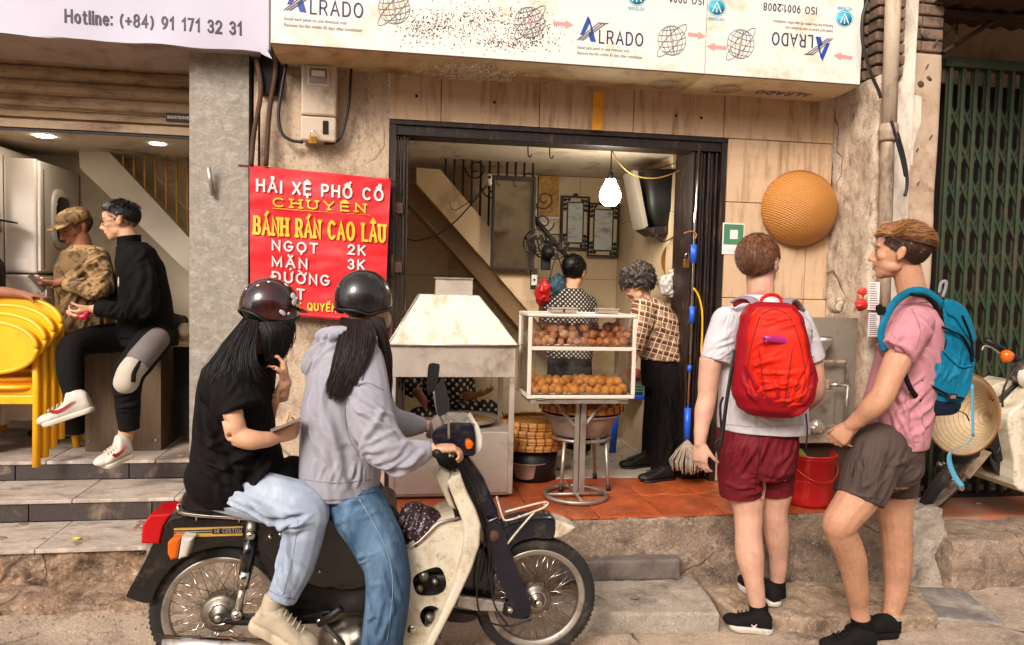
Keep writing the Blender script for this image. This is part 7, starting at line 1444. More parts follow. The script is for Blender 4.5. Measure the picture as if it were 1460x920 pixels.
def pack_red():
    VB(1102, 2.95)
    t = thing('backpack', 'bright red backpack with purple zip worn by the man in the white tee', 'backpack', W(1102, 596, 2.95)); Y = 2.965
    m1 = CLOTH('crimson_nylon', '#8e0f1a', 300, .15, .5, sheen=0); m2 = CLOTH('scarlet_nylon', '#d0240f', 300, .15, .5, sheen=0, dirt=('#b51a10', .4, 6)); mb = MB()
    torso(mb, [(1099, 431, Y+.03, .07, .05), (1099, 437, Y+.02, .105, .07), (1100, 453, Y+.01, .132, .092), (1101, 490, Y, .152, .108), (1102, 530, Y, .172, .12), (1101, 560, Y, .172, .12), (1099, 580, Y+.01, .145, .105), (1098, 592, Y+.02, .10, .07)], AX, BX, 2.7)
    fuse('pack_body', mb, m1, t, .006, 4, folds=rfolds(W(1060, 520, 2.85), W(1060, 575, 2.85), .04, (.6, 0, -1), 14, .12, .014, .010, 2)+rfolds(W(1145, 520, 2.85), W(1145, 575, 2.85), .04, (-.6, 0, -1), 14, .12, .014, .010, 3))
    mb = MB(); torso(mb, [(1104, 439, Y-.055, .070, .03), (1105, 452, Y-.06, .098, .045), (1106, 482, Y-.07, .118, .055), (1108, 530, Y-.075, .128, .06), (1108, 560, Y-.065, .124, .06), (1105, 578, Y-.05, .100, .05)], AX, BX, 3.2)
    fo = rfolds(W(1075, 510, 2.83), W(1140, 570, 2.83), .04, (1, 0, .35), 20, .14, .013, .010, 21)+rfolds(W(1090, 450, 2.83), W(1130, 470, 2.83), .02, (1, 0, .1), 6, .12, .012, .006, 22)+[(W(1077, 500, 2.83), W(1085, 580, 2.83), .012, -.010), (W(1150, 500, 2.83), W(1128, 580, 2.83), .012, -.010), (W(1100, 520, 2.82), W(1112, 575, 2.82), .018, -.012), (W(1130, 520, 2.82), W(1122, 575, 2.82), .016, -.010)]
    fuse('front_panel', mb, m2, t, .0055, 3, folds=fo)
    rs_ = M('pack_seam', '#5c0a10', .8)
    for q in ([(1084, 450), (1072, 490), (1066, 540), (1074, 575)], [(1126, 450), (1141, 490), (1148, 540), (1140, 574)], [(1086, 448), (1104, 441), (1124, 448)], [(1082, 498), (1088, 540), (1096, 578)], [(1130, 498), (1124, 540), (1118, 578)]): seam(t, 'front_panel', q, rs_, .0022)
    m_z = M('purple_zip', '#9c1f6b', .4, var=.05); yy = 2.828; mb = MB(); mb.loft([(W(x, y, yy+.004), (.0, .006, .002), (0, 0, h)) for x, y, h in ((1087, 482, .010), (1100, 483, .014), (1120, 486, .015), (1136, 489, .012), (1141, 489, .006))], 12); mb.build('zip_pocket', m_z, t)
    for (a, b) in (((1089, 478), (1091, 484)), ((1092, 484), (1093, 490))): MB().tube([W(*a, 2.815), W(*b, 2.812)], .0035, 6).build('zip_pull', m_z, t)
    MB().tube(cr(PW([(1085, 437), (1086, 427), (1095, 421), (1106, 421), (1113, 427), (1114, 440)], 2.99), 5), .008, 8, flat=.5).build('top_handle', m2, t)
    m_st = CLOTH('grey_strap', '#8b7f84', 300)
    for P, nm in (([(1082, 440, 2.98), (1072, 427, 3.04), (1058, 425, 3.10), (1046, 431, 3.14)], 1), ([(1117, 440, 2.98), (1124, 428, 3.04), (1133, 431, 3.1), (1141, 443, 3.14)], 2)):
        P2 = cr(PW(P, 0), 6); MB().tube(P2, .026, 10, flat=.35).build('shoulder_strap', m_st, t); MB().tube([p+Vector((0, -.004, -.016)) for p in P2], .008, 8).build('strap_piping', m1, t)
    MB().tube(cr(PW([(1048, 500, 3.0), (1041, 540, 2.98), (1035, 580, 2.97), (1030, 620, 2.97), (1026, 640, 2.97)], 0), 5), .009, 6, flat=.35).build('loose_strap', m_black, t); MB().tube(cr(PW([(1031, 566, 3.0), (1027, 580, 3.0), (1028, 620, 3.0), (1020, 634, 3.0), (1026, 650, 3.0)], 0), 5), .006, 6, flat=.35).build('loose_strap', m_black, t)
    MB().tube(cr(PW([(1149, 590, 2.98), (1151, 615, 2.98), (1149, 640, 2.98)], 0), 5), .004, 6).build('loose_strap', m_black, t)
    for k, (px, py, c) in enumerate(((1154, 520, '#22335c'), (1157, 530, '#2b2b30'), (1156, 540, '#5d6a80'), (1158, 548, '#1b1b22'))): MB().ell(W(px, py, 2.93), (.012, .012, .014), 8, 6).build('keyring_charm', M('charm_'+c, c, .4), t)
pack_red()
# ================================================================ man in pink tee with the teal backpack
def man_pink():
    t = thing('person', 'man in pink tee and grey shorts looking left, hands clasped, teal backpack', 'person', G(1240, 925, 0)); Y = 3.0
    VB(1283, Y); F = FV(W(1283, 362, Y), (-1, .06, .03), k=1.04); mb = MB(); head(mb, F)
    lm(mb, [(1291, 370, Y, .055), (1294, 388, Y, .060), (1299, 410, Y, .062), (1305, 434, Y, .076)])
    torso(mb, [(1307, 430, Y, .06, .08), (1306, 448, Y, .09, .17), (1302, 475, Y, .11, .19), (1290, 550, Y, .11, .165), (1276, 610, Y, .115, .165), (1270, 660, Y, .12, .17), (1268, 690, Y, .09, .12)], AX, BX)
    lm(mb, [(1303, 464, 2.82, .060), (1284, 505, 2.79, .056), (1268, 540, 2.77, .050), (1258, 565, 2.76, .048), (1244, 580, 2.78, .047), (1226, 597, 2.83, .036), (1213, 606, 2.86, .029)]); hand(mb, W(1214, 606, 2.86), (-.55, .3, -.8), (.6, .75, -.1), (-.8, 0, .6), .98, (.95, 1.0, 1.05, 1.1), (.35, .5))
    lm(mb, [(1302, 464, 3.18, .058), (1275, 540, 3.2, .046), (1262, 566, 3.18, .044), (1225, 606, 3.02, .030)]); hand(mb, W(1224, 606, 3.02), (-.66, -.35, -.8), (.3, -.9, -.2), (-.8, 0, .5), 1.0, (.3, .35, .4, .5), (.5, .5))
    lm(mb, [(1258, 650, 2.88, .090), (1227, 705, 2.86, .084), (1200, 742, 2.85, .073), (1198, 757, 2.86, .067), (1212, 790, 2.88, .064), (1220, 830, 2.90, .053), (1225, 868, 2.92, .040), (1228, 890, 2.92, .043)])
    lm(mb, [(1277, 650, 3.12, .088), (1276, 700, 3.12, .086), (1276, 735, 3.11, .077), (1278, 765, 3.10, .068), (1280, 800, 3.10, .065), (1278, 840, 3.09, .052), (1272, 872, 3.07, .040), (1270, 893, 3.05, .043)])
    fuse('body', mb, sk_t, t, .005, 5)
    face(t, F, '#4a4a40', '#4b301c'); m1 = HAIR('short_dark_hair', '#3c2617'); m2 = HAIR('warm_brown_hair', '#6e4727', .4); m3 = HAIR('sun_bleached_hair', '#b58048', .3)
    cap_hair(F, m2, t, .008, (F.p(0, .006, .012), F.u*-1+F.f*.80), extra=lambda q: q.ell(F.p(0, -.004, .066), tuple(x*F.k for x in (.070, .094, .078)), 24, 16, F.m).ell(F.p(.0, .052, .100), tuple(x*F.k for x in (.052, .038, .032)), 18, 10, F.m))
    strands('side_hair', F, m1, t, 3400, lambda P: P.z > .000+.75*P.y and P.z < .050+random.uniform(-.012, .012), lambda P, n: (0, -.5, -1), .014, .0011, 5, .16, .008)
    strands('blended_hair', F, m1, t, 700, lambda P: .045 < P.z < .078, lambda P, n: (0, -1, -.5), .018, .0009, 8, .25, .010); strands('quiff', F, m2, t, 2200, lambda P: P.z > .060+.2*P.y, lambda P, n: (.2, .25 if P.y > .03 else -.8, -.1), .032, .0009, 6, lambda P: .75 if P.y > .03 else .4, .014); strands('bleached_strands', F, m3, t, 1300, lambda P: P.z > .070+.1*P.y, lambda P, n: (.3, .3 if P.y > .03 else -.8, -.1), .036, .0010, 16, lambda P: .85 if P.y > .03 else .45, .015)
    mb = MB(); rr = random.Random(3)
    for i in range(110):
        s = rr.uniform(-1, 1); a = F.p(s*.024, .1015-abs(s)*.012, -.046-abs(s)*.007); mb.tube([a, a+(F.r*s*.006-F.u*.008)*F.k], [.0011, .0004], 3)
    mb.build('moustache', m1, t)
    m_ = CLOTH('pink_tee_cloth', '#b98087', 420, .2); mb = MB()
    torso(mb, [(1308, 432, Y, .066, .085), (1305, 444, Y, .105, .155), (1303, 462, Y, .126, .20), (1298, 500, Y, .138, .20), (1288, 550, Y, .148, .19), (1276, 600, Y, .155, .19), (1268, 632, Y, .158, .195)], AX, BX, 2.2)
    lm(mb, [(1304, 460, 2.85, .076), (1290, 484, 2.81, .080), (1276, 505, 2.785, .080)], round_ends=(True, False)); lm(mb, [(1303, 460, 3.15, .074), (1290, 484, 3.18, .078), (1277, 503, 3.2, .078)], round_ends=(True, False))
    fo = rfolds(W(1285, 480, 2.74), W(1280, 500, 2.72), .04, (1, .2, -.5), 12, .11, .013, .010, 31)+rfolds(W(1305, 460, 2.8), W(1335, 520, 2.85), .04, (.6, 0, -1), 10, .16, .016, .014, 32)+rfolds(W(1250, 560, 2.82), W(1300, 620, 2.82), .06, (-.5, 0, 1), 26, .18, .018, .015, 33)+rfolds(W(1290, 540, 2.82), W(1310, 600, 2.82), .05, (.8, 0, .8), 14, .16, .016, .015, 34)
    fuse('tee_shirt', mb, m_, t, .006, 2, folds=fo, nz=((.003, 9, 4),)); MB().loft([(W(1305, 429, Y)+Vector((-.004, 0, z)), AX*.070+Vector((0, 0, .012)), BX*.080) for z in (-.010, .012)], 30, caps=False).build('collar', m_, t)
    m_s = CLOTH('grey_brown_shorts_cloth', '#4d403a', 420, .15, .7); mb = MB(); torso(mb, [(1268, 612, Y, .138, .165), (1265, 640, Y, .150, .178), (1265, 665, Y, .15, .175), (1266, 682, Y, .12, .15)], AX, BX, 2.3)
    lm(mb, [(1254, 640, 2.88, .115), (1240, 675, 2.87, .112), (1226, 712, 2.86, .100)], round_ends=(True, False)); lm(mb, [(1276, 640, 3.12, .115), (1277, 672, 3.12, .108), (1278, 704, 3.12, .096)], round_ends=(True, False)); lm(mb, [(1266, 640, 3.0, .12), (1264, 672, 3.0, .10)], round_ends=(True, True))
    fo = rfolds(W(1235, 640, 2.76), W(1270, 700, 2.76), .06, (.5, 0, 1), 20, .15, .016, .012, 35)+rfolds(W(1275, 640, 2.82), W(1290, 690, 2.9), .04, (1, 0, .6), 12, .12, .015, .012, 36)+[(W(1205, 625, 2.76), W(1226, 668, 2.75), .010, -.012), (W(1199, 700, 2.76), W(1250, 712, 2.74), .006, .006)]
    fuse('shorts', mb, m_s, t, .006, 2, folds=fo); MB().tube([W(1219, 655, 2.745), W(1216, 680, 2.745)], .003, 6).build('zip', m_black, t)
    shoe(t, G(1246, 925, 0), G(1172, 930, 0), m_shb, m_shb); shoe(t, G(1294, 918, 0)+Vector((0, .08, 0)), G(1228, 925, 0)+Vector((0, .10, 0)), m_shb, m_shb)
    for q in ((1229, 872, 1231, 900, 2.92), (1271, 872, 1270, 900, 3.06)): MB().limb([(W(q[0], q[1]+9, q[4]), .047), (W(q[2], q[3], q[4]), .05)], round_ends=(False, True)).build('sock', m_sock, t)
    return t
t_ = man_pink(); ps_ = M('pink_seam', '#8d5c64', .9); gs2_ = M('grey_short_seam', '#2c2421', .9)
for q in ([(1252, 492), (1275, 500), (1299, 505)], [(1222, 630), (1265, 634), (1310, 630)], [(1300, 440), (1312, 470), (1306, 500)]): seam(t_, 'tee_shirt', q, ps_)
for q in ([(1262, 645), (1254, 680), (1248, 712)], [(1192, 698), (1225, 708), (1256, 712)], [(1222, 642), (1212, 665), (1216, 690)]): seam(t_, 'shorts', q, gs2_)
t_ = t_; tuck(t_)
leg_hair(t_, [(1203, 742, 2.85), (1214, 790, 2.88), (1222, 840, 2.9)], .085, 1500, M('leg_hair', '#7d5637', .8), 3); leg_hair(t_, [(1279, 750, 3.1), (1281, 800, 3.1), (1278, 850, 3.09)], .08, 1300, M('leg_hair', '#7d5637', .8), 4)
def pack_teal():
    VB(1340, 2.95)
    t = thing('backpack', 'teal blue backpack with black base worn by the pink shirted man', 'backpack', W(1335, 592, 3.0)); m1 = CLOTH('teal_nylon', '#0c6a88', 300, .15, .5, sheen=0, dirt=('#0a5670', .4, 7)); m2 = CLOTH('navy_nylon', '#141c2a', 300, .15, .5, sheen=0); m3 = CLOTH('black_webbing', '#15130f', 500)
    def blk(name, pts, y0, y1, mat, vox=.006, sm=8, folds=None):
        P = cr(PW(pts, y0), 3, True); mb = MB().prism(P, BX*(y1-y0)/BX.y*.95); return fuse(name, mb, mat, t, vox, sm, folds=folds)
    fo = rfolds(W(1350, 540, 2.84), W(1375, 520, 2.84), .04, (.2, 0, 1), 18, .10, .011, .010, 41)+rfolds(W(1350, 450, 2.84), W(1375, 500, 2.84), .03, (.7, 0, -1), 8, .14, .013, .010, 42)
    blk('pack_body', [(1346, 430), (1362, 432), (1378, 445), (1388, 480), (1390, 520), (1383, 550), (1372, 575), (1352, 580), (1322, 576), (1304, 562), (1314, 538), (1332, 515), (1345, 495), (1346, 465)], 2.85, 3.14, m1, .006, 9, fo)
    blk('pack_base', [(1299, 552), (1312, 556), (1340, 572), (1370, 574), (1364, 590), (1340, 594), (1316, 592), (1304, 578)], 2.845, 3.145, m2, .006, 8)
    blk('side_pocket', [(1345, 500), (1356, 512), (1375, 526), (1387, 520), (1386, 545), (1374, 570), (1350, 566), (1318, 545), (1330, 520)], 2.828, 2.88, m1, .005, 6, rfolds(W(1335, 530, 2.825), W(1380, 540, 2.825), .02, (.25, 0, 1), 26, .07, .008, .008, 43))
    blk('lid', [(1346, 428), (1364, 430), (1380, 444), (1392, 480), (1388, 490), (1376, 476), (1362, 455), (1350, 448)], 2.84, 3.15, m1, .006, 7)
    MB().tube(cr(PW([(1345, 500), (1356, 512), (1370, 523), (1388, 521)], 2.824), 5), .005, 6).build('pocket_hem', m1, t)
    for pts, r in (([(1343, 466), (1358, 473), (1372, 480), (1384, 502), (1386, 516)], .010), ([(1312, 542), (1330, 552), (1352, 563), (1372, 568)], .014), ([(1372, 450), (1384, 480), (1388, 510)], .007)): MB().tube(cr(PW(pts, 2.832), 5), r, 8, flat=.4).build('webbing_strap', m3, t)
    ts_ = M('teal_seam', '#06394a', .8)
    for q in ([(1352, 436), (1366, 446), (1380, 470)], [(1350, 515), (1362, 540), (1364, 565)], [(1385, 530), (1374, 556), (1362, 568)]): seam(t, 'pack_body', q, ts_, .002)
    c = W(1358, 566, 2.815); MB().box(c-Vector((.022, .004, .014)), c+Vector((.022, .008, .014)), .004).build('buckle', m_black, t); MB().box(c-Vector((.012, .0055, .007)), c+Vector((.012, -.0035, .007)), .001).build('buckle_bar', m_alu, t)
    P = cr(PW([(1262, 500, 2.80), (1256, 478, 2.80), (1262, 455, 2.80), (1277, 430, 2.86), (1298, 416, 2.90), (1318, 415, 2.90), (1336, 426, 2.90), (1348, 440, 2.90)], 0), 6); MB().tube(P, .017, 10, flat=.45).build('shoulder_strap', m1, t)
    P = cr(PW([(1300, 420, 2.872), (1322, 424, 2.87), (1338, 444, 2.87), (1346, 480, 2.865), (1340, 505, 2.86), (1322, 535, 2.855), (1305, 552, 2.85)], 0), 6); MB().tube(P, .016, 8, flat=.5).build('strap_edge', m3, t)
    MB().tube(cr(PW([(1288, 526, 2.78), (1294, 545, 2.78), (1302, 560, 2.80), (1312, 572, 2.83)], 0), 5), .012, 8, flat=.4).build('lower_strap', m3, t); MB().tube(cr(PW([(1362, 585, 2.84), (1376, 590, 2.83), (1382, 600, 2.83)], 0), 5), .006, 6, flat=.4).build('strap_tail', m3, t)
    blk('chest_clip', [(1248, 437), (1256, 434), (1259, 440), (1262, 436), (1262, 446), (1252, 450)], 2.79, 2.82, m3, .004, 2)
    MB().tube(cr(PW([(1339, 418), (1342, 404), (1349, 402), (1348, 412), (1344, 424)], 2.95), 5), .008, 8, flat=.35).build('haul_loop', m_st2, t)
m_st2 = CLOTH('grey_webbing', '#8d8a88', 200)
pack_teal()
# ================================================================ passenger in black
def rider_back():
    t = thing('person', 'motorbike passenger in black tee, light blue jeans and stickered helmet, holding a phone', 'person', G(390, 925, .1)); Y = 2.95
    VB(384, Y); F = FV(W(384, 450, Y), (.86, .42, -.22), k=.98); mb = MB(); head(mb, F, fem=True)
    lm(mb, [(374, 470, Y, .052), (362, 495, Y, .055), (352, 520, Y, .075)])
    torso(mb, [(352, 512, Y, .07, .09), (343, 530, Y, .10, .15), (336, 570, Y, .10, .15), (334, 640, Y, .11, .14), (335, 690, Y, .13, .16), (335, 712, Y, .11, .15)], AX, BX)
    lm(mb, [(322, 530, 2.79, .046), (326, 570, 2.76, .042), (334, 605, 2.73, .039), (338, 620, 2.73, .038), (356, 627, 2.72, .037), (378, 627, 2.74, .030), (391, 625, 2.76, .025)]); hand(mb, W(391, 625, 2.76), (.85, .25, .30), (-.45, .8, .3), (-.3, 0, 1), .88, (1.0, 1.0, 1.05, 1.1), (.5, .7))
    lm(mb, [(330, 535, 3.12, .046), (368, 600, 3.06, .040), (382, 604, 3.0, .038), (397, 572, 2.92, .033), (407, 545, 2.87, .024)]); hand(mb, W(407, 546, 2.87), (-.12, 0, 1), (-1, -.2, .0), (.0, -1, .3), .92, (.8, .9, 1.0, 1.1), (.7, .7))
    lm(mb, [(325, 690, 2.86, .10), (380, 708, 2.82, .09), (430, 725, 2.80, .075), (422, 790, 2.80, .062), (396, 846, 2.79, .040), (386, 862, 2.79, .038)]); lm(mb, [(325, 690, 3.06, .10), (436, 725, 3.14, .075), (422, 790, 3.13, .06), (400, 850, 3.12, .04)])
    fuse('body', mb, sk_a, t, .0055, 3)
    m_b = CLOTH('black_tee_cloth', '#120f0e', 420, .2); mb = MB()
    torso(mb, [(366, 503, Y, .055, .075), (354, 508, Y, .10, .125), (342, 525, Y, .135, .18), (336, 560, Y, .142, .19), (334, 610, Y, .150, .18), (338, 655, Y, .17, .18), (345, 690, Y, .185, .185), (348, 704, Y, .19, .185)], AX, BX, 2.3)
    lm(mb, [(326, 528, 2.83, .078), (334, 555, 2.79, .083), (346, 586, 2.76, .085)], round_ends=(True, False)); lm(mb, [(330, 530, 3.08, .075), (345, 560, 3.12, .078), (358, 585, 3.14, .078)], round_ends=(True, False)); lm(mb, [(400, 680, 2.90, .05), (420, 668, 2.95, .05), (424, 690, 3.0, .05)]); lm(mb, [(312, 682, 2.87, .122), (336, 688, 2.86, .116), (352, 692, 2.85, .106)], round_ends=(True, False))
    fo = rfolds(W(300, 560, 2.78), W(330, 680, 2.76), .07, (-.4, 0, 1), 22, .2, .020, .016, 51)+rfolds(W(350, 620, 2.77), W(390, 680, 2.77), .06, (.8, 0, .8), 18, .2, .018, .018, 52)+rfolds(W(335, 545, 2.72), W(350, 580, 2.70), .03, (.4, 0, 1), 8, .09, .013, .010, 53)+rfolds(W(300, 640, 2.8), W(340, 690, 2.78), .05, (1, 0, -.6), 14, .16, .016, .016, 54)
    fuse('tee_shirt', mb, m_b, t, .006, 2, folds=fo, nz=((.003, 9, 6),))
    m_j = CLOTH('pale_denim', '#9aa6b8', 500, .35, .85, var=.10, scale=9, dirt=('#bcc6d2', .5, 7)); mb = MB()
    lm(mb, [(318, 692, 2.88, .100), (372, 708, 2.83, .094), (418, 718, 2.80, .090), (437, 728, 2.79, .084), (434, 750, 2.79, .080), (424, 800, 2.79, .070), (402, 853, 2.79, .056)], round_ends=(True, False)); lm(mb, [(318, 690, 3.05, .11), (420, 718, 3.13, .096), (441, 728, 3.14, .09), (428, 800, 3.14, .078), (410, 850, 3.13, .068)], round_ends=(True, False)); mb.ell(W(318, 696, 2.96), (.11, .15, .07))
    fo = rfolds(W(335, 715, 2.74), W(400, 735, 2.71), .03, (1, 0, -.35), 18, .2, .014, .012, 55)+rfolds(W(405, 742, 2.71), W(415, 760, 2.71), .02, (1, 0, .35), 12, .12, .012, .018, 56)+rfolds(W(400, 780, 2.72), W(400, 840, 2.72), .04, (-.4, 0, 1), 16, .18, .013, .009, 57)+[(W(404, 745, 2.70), W(436, 735, 2.70), .012, -.020), (W(384, 838, 2.73), W(425, 858, 2.73), .006, .006)]
    fuse('jeans', mb, m_j, t, .006, 2, folds=fo); sm_ = M('pale_denim_seam', '#7f8a9b', .9); seam(t, 'jeans', [(425, 742), (418, 790), (404, 848)], sm_); seam(t, 'jeans', [(379, 840), (400, 850), (424, 856)], sm_, .002); seam(t, 'tee_shirt', [(314, 584), (345, 587), (376, 582)], M('black_seam', '#060505', .9), .002); seam(t, 'tee_shirt', [(330, 520), (322, 545), (318, 575)], M('black_seam', '#060505', .9), .0016)
    m_cs = CLOTH('cream_trainer', '#b9ac93', 200, .3, dirt=('#8d7e63', .3, 15)); hl, te = W(356, 892, 2.80), W(438, 932, 2.78); u = shoe(t, hl, te, m_cs, M('cream_sole', '#c2b598', .6, var=.08, dirt=('#85745a', .3, 12)), 1.12, (.35, -.12, 1), .034, lace=m_cs); MB().limb([(W(391, 850, 2.79), .036), (W(385, 872, 2.79), .038)], round_ends=(False, False)).build('sock', M('cream_sock', '#b3a68f', .8), t)
    hm = M('helmet_black_red', '#17100f', .25, var=.1, coat=.7, scale=4, dirt=('#4d0f10', .65, 5)); cap_hair(F, HAIR('black_hair', '#120c0a', .5), t, .008, (F.p(0, .02, -.06), F.u*-1+F.f*1.0)); helmet(t, F, hm, R=(.103, .116, .110), c=(0, -.006, .038))
    def stick(r, f, u, ax, mat): n = Vector((r/.103**2, f/.116**2, u/.110**2)).normalized(); p = F.p(r, f-.006, u+.038); nn = (F.m @ n).normalized(); q = Vector((0, 0, 1)).rotation_difference(nn).to_matrix(); MB().ell(p, (ax[0], ax[1], .0022), 14, 6, q).build('sticker', mat, t)
    w_ = M('sticker_white', '#d8cfca', .4); sc_ = .99
    def on(r, f):  # height on the shell for a point to the right side
        return math.sqrt(max(0, 1-(r/.112)**2-(f/.128)**2))*.108
    for r, u, f_, ax, m in ((0, .052, .045, (.013, .017), w_), (0, .040, .056, (.010, .012), w_), (0, .028, .050, (.012, .014), w_), (0, .020, .068, (.007, .008), m_yel), (0, .042, .085, (.008, .004), M('sticker_lilac', '#8d6aa8', .4)), (0, -.022, .006, (.016, .008), w_), (0, -.020, .034, (.006, .006), w_), (0, .09, .02, (.010, .006), w_), (0, .085, -.05, (.006, .005), w_), (0, .062, -.085, (.006, .005), w_)):
        rr2 = 1-(f_/.116)**2-(u/.110)**2
        if rr2 > 0: stick(math.sqrt(rr2)*.103*1.01, f_, u, ax, m)
    m_h = HAIR('black_hair', '#120c0a', .5); g = lambda L_: [W(*p) for p in L_]
    longhair('hair', [g([(352, 455, 3.0), (335, 478, 2.94), (315, 505, 2.86), (296, 532, 2.83), (288, 552, 2.84)]), g([(356, 460, 2.86), (343, 480, 2.82), (330, 500, 2.79), (318, 525, 2.75), (312, 548, 2.74)]), g([(364, 462, 2.84), (362, 482, 2.80), (358, 505, 2.77), (362, 525, 2.76), (372, 545, 2.77)])], 1900, m_h, t, .0010, 4, .022, .8)
    longhair('hair', [g([(372, 462, 2.84), (378, 480, 2.82), (380, 500, 2.82), (384, 522, 2.84), (386, 545, 2.86)]), g([(392, 462, 2.86), (398, 475, 2.86), (400, 490, 2.88), (398, 505, 2.90), (392, 520, 2.90)]), g([(414, 450, 2.95), (418, 466, 2.95), (416, 480, 2.97), (410, 492, 2.98), (404, 500, 3.0)])], 1200, m_h, t, .0009, 5, .014, .8)
    face(t, F)
    ph = thing('mobile_phone', 'silver mobile phone held on the lap of the passenger in black', 'phone', W(405, 612, 2.76)); a, b = W(386, 614, 2.73), W(429, 597, 2.75); d = (b-a).normalized(); n = Vector((-.2, .95, -.16)); n = (n-d*n.dot(d)).normalized(); s = d.cross(n)
    mb = MB(); vs = [a+n*q[0]+s*q[1]+d*(b-a).length*q[2] for q in [(-.036, -.004, 0), (.036, -.004, 0), (.036, .004, 0), (-.036, .004, 0), (-.036, -.004, 1), (.036, -.004, 1), (.036, .004, 1), (-.036, .004, 1)]]; mb.add(vs, [(0, 3, 2, 1), (4, 5, 6, 7), (0, 1, 5, 4), (1, 2, 6, 5), (2, 3, 7, 6), (3, 0, 4, 7)]); mb.build('case', M('phone_case', '#9d9690', .3, .5), ph)
    mb = MB(); vs2 = [v+s*.0 for v in vs]; mb.add([a+n*q[0]+s*(-.0045)+d*(b-a).length*q[1] for q in ((-.033, .04), (.033, .04), (.033, .96), (-.033, .96))], [(0, 1, 2, 3)]); mb.build('screen', m_mdark, ph)
    return t
t_ = rider_back(); tuck(t_)
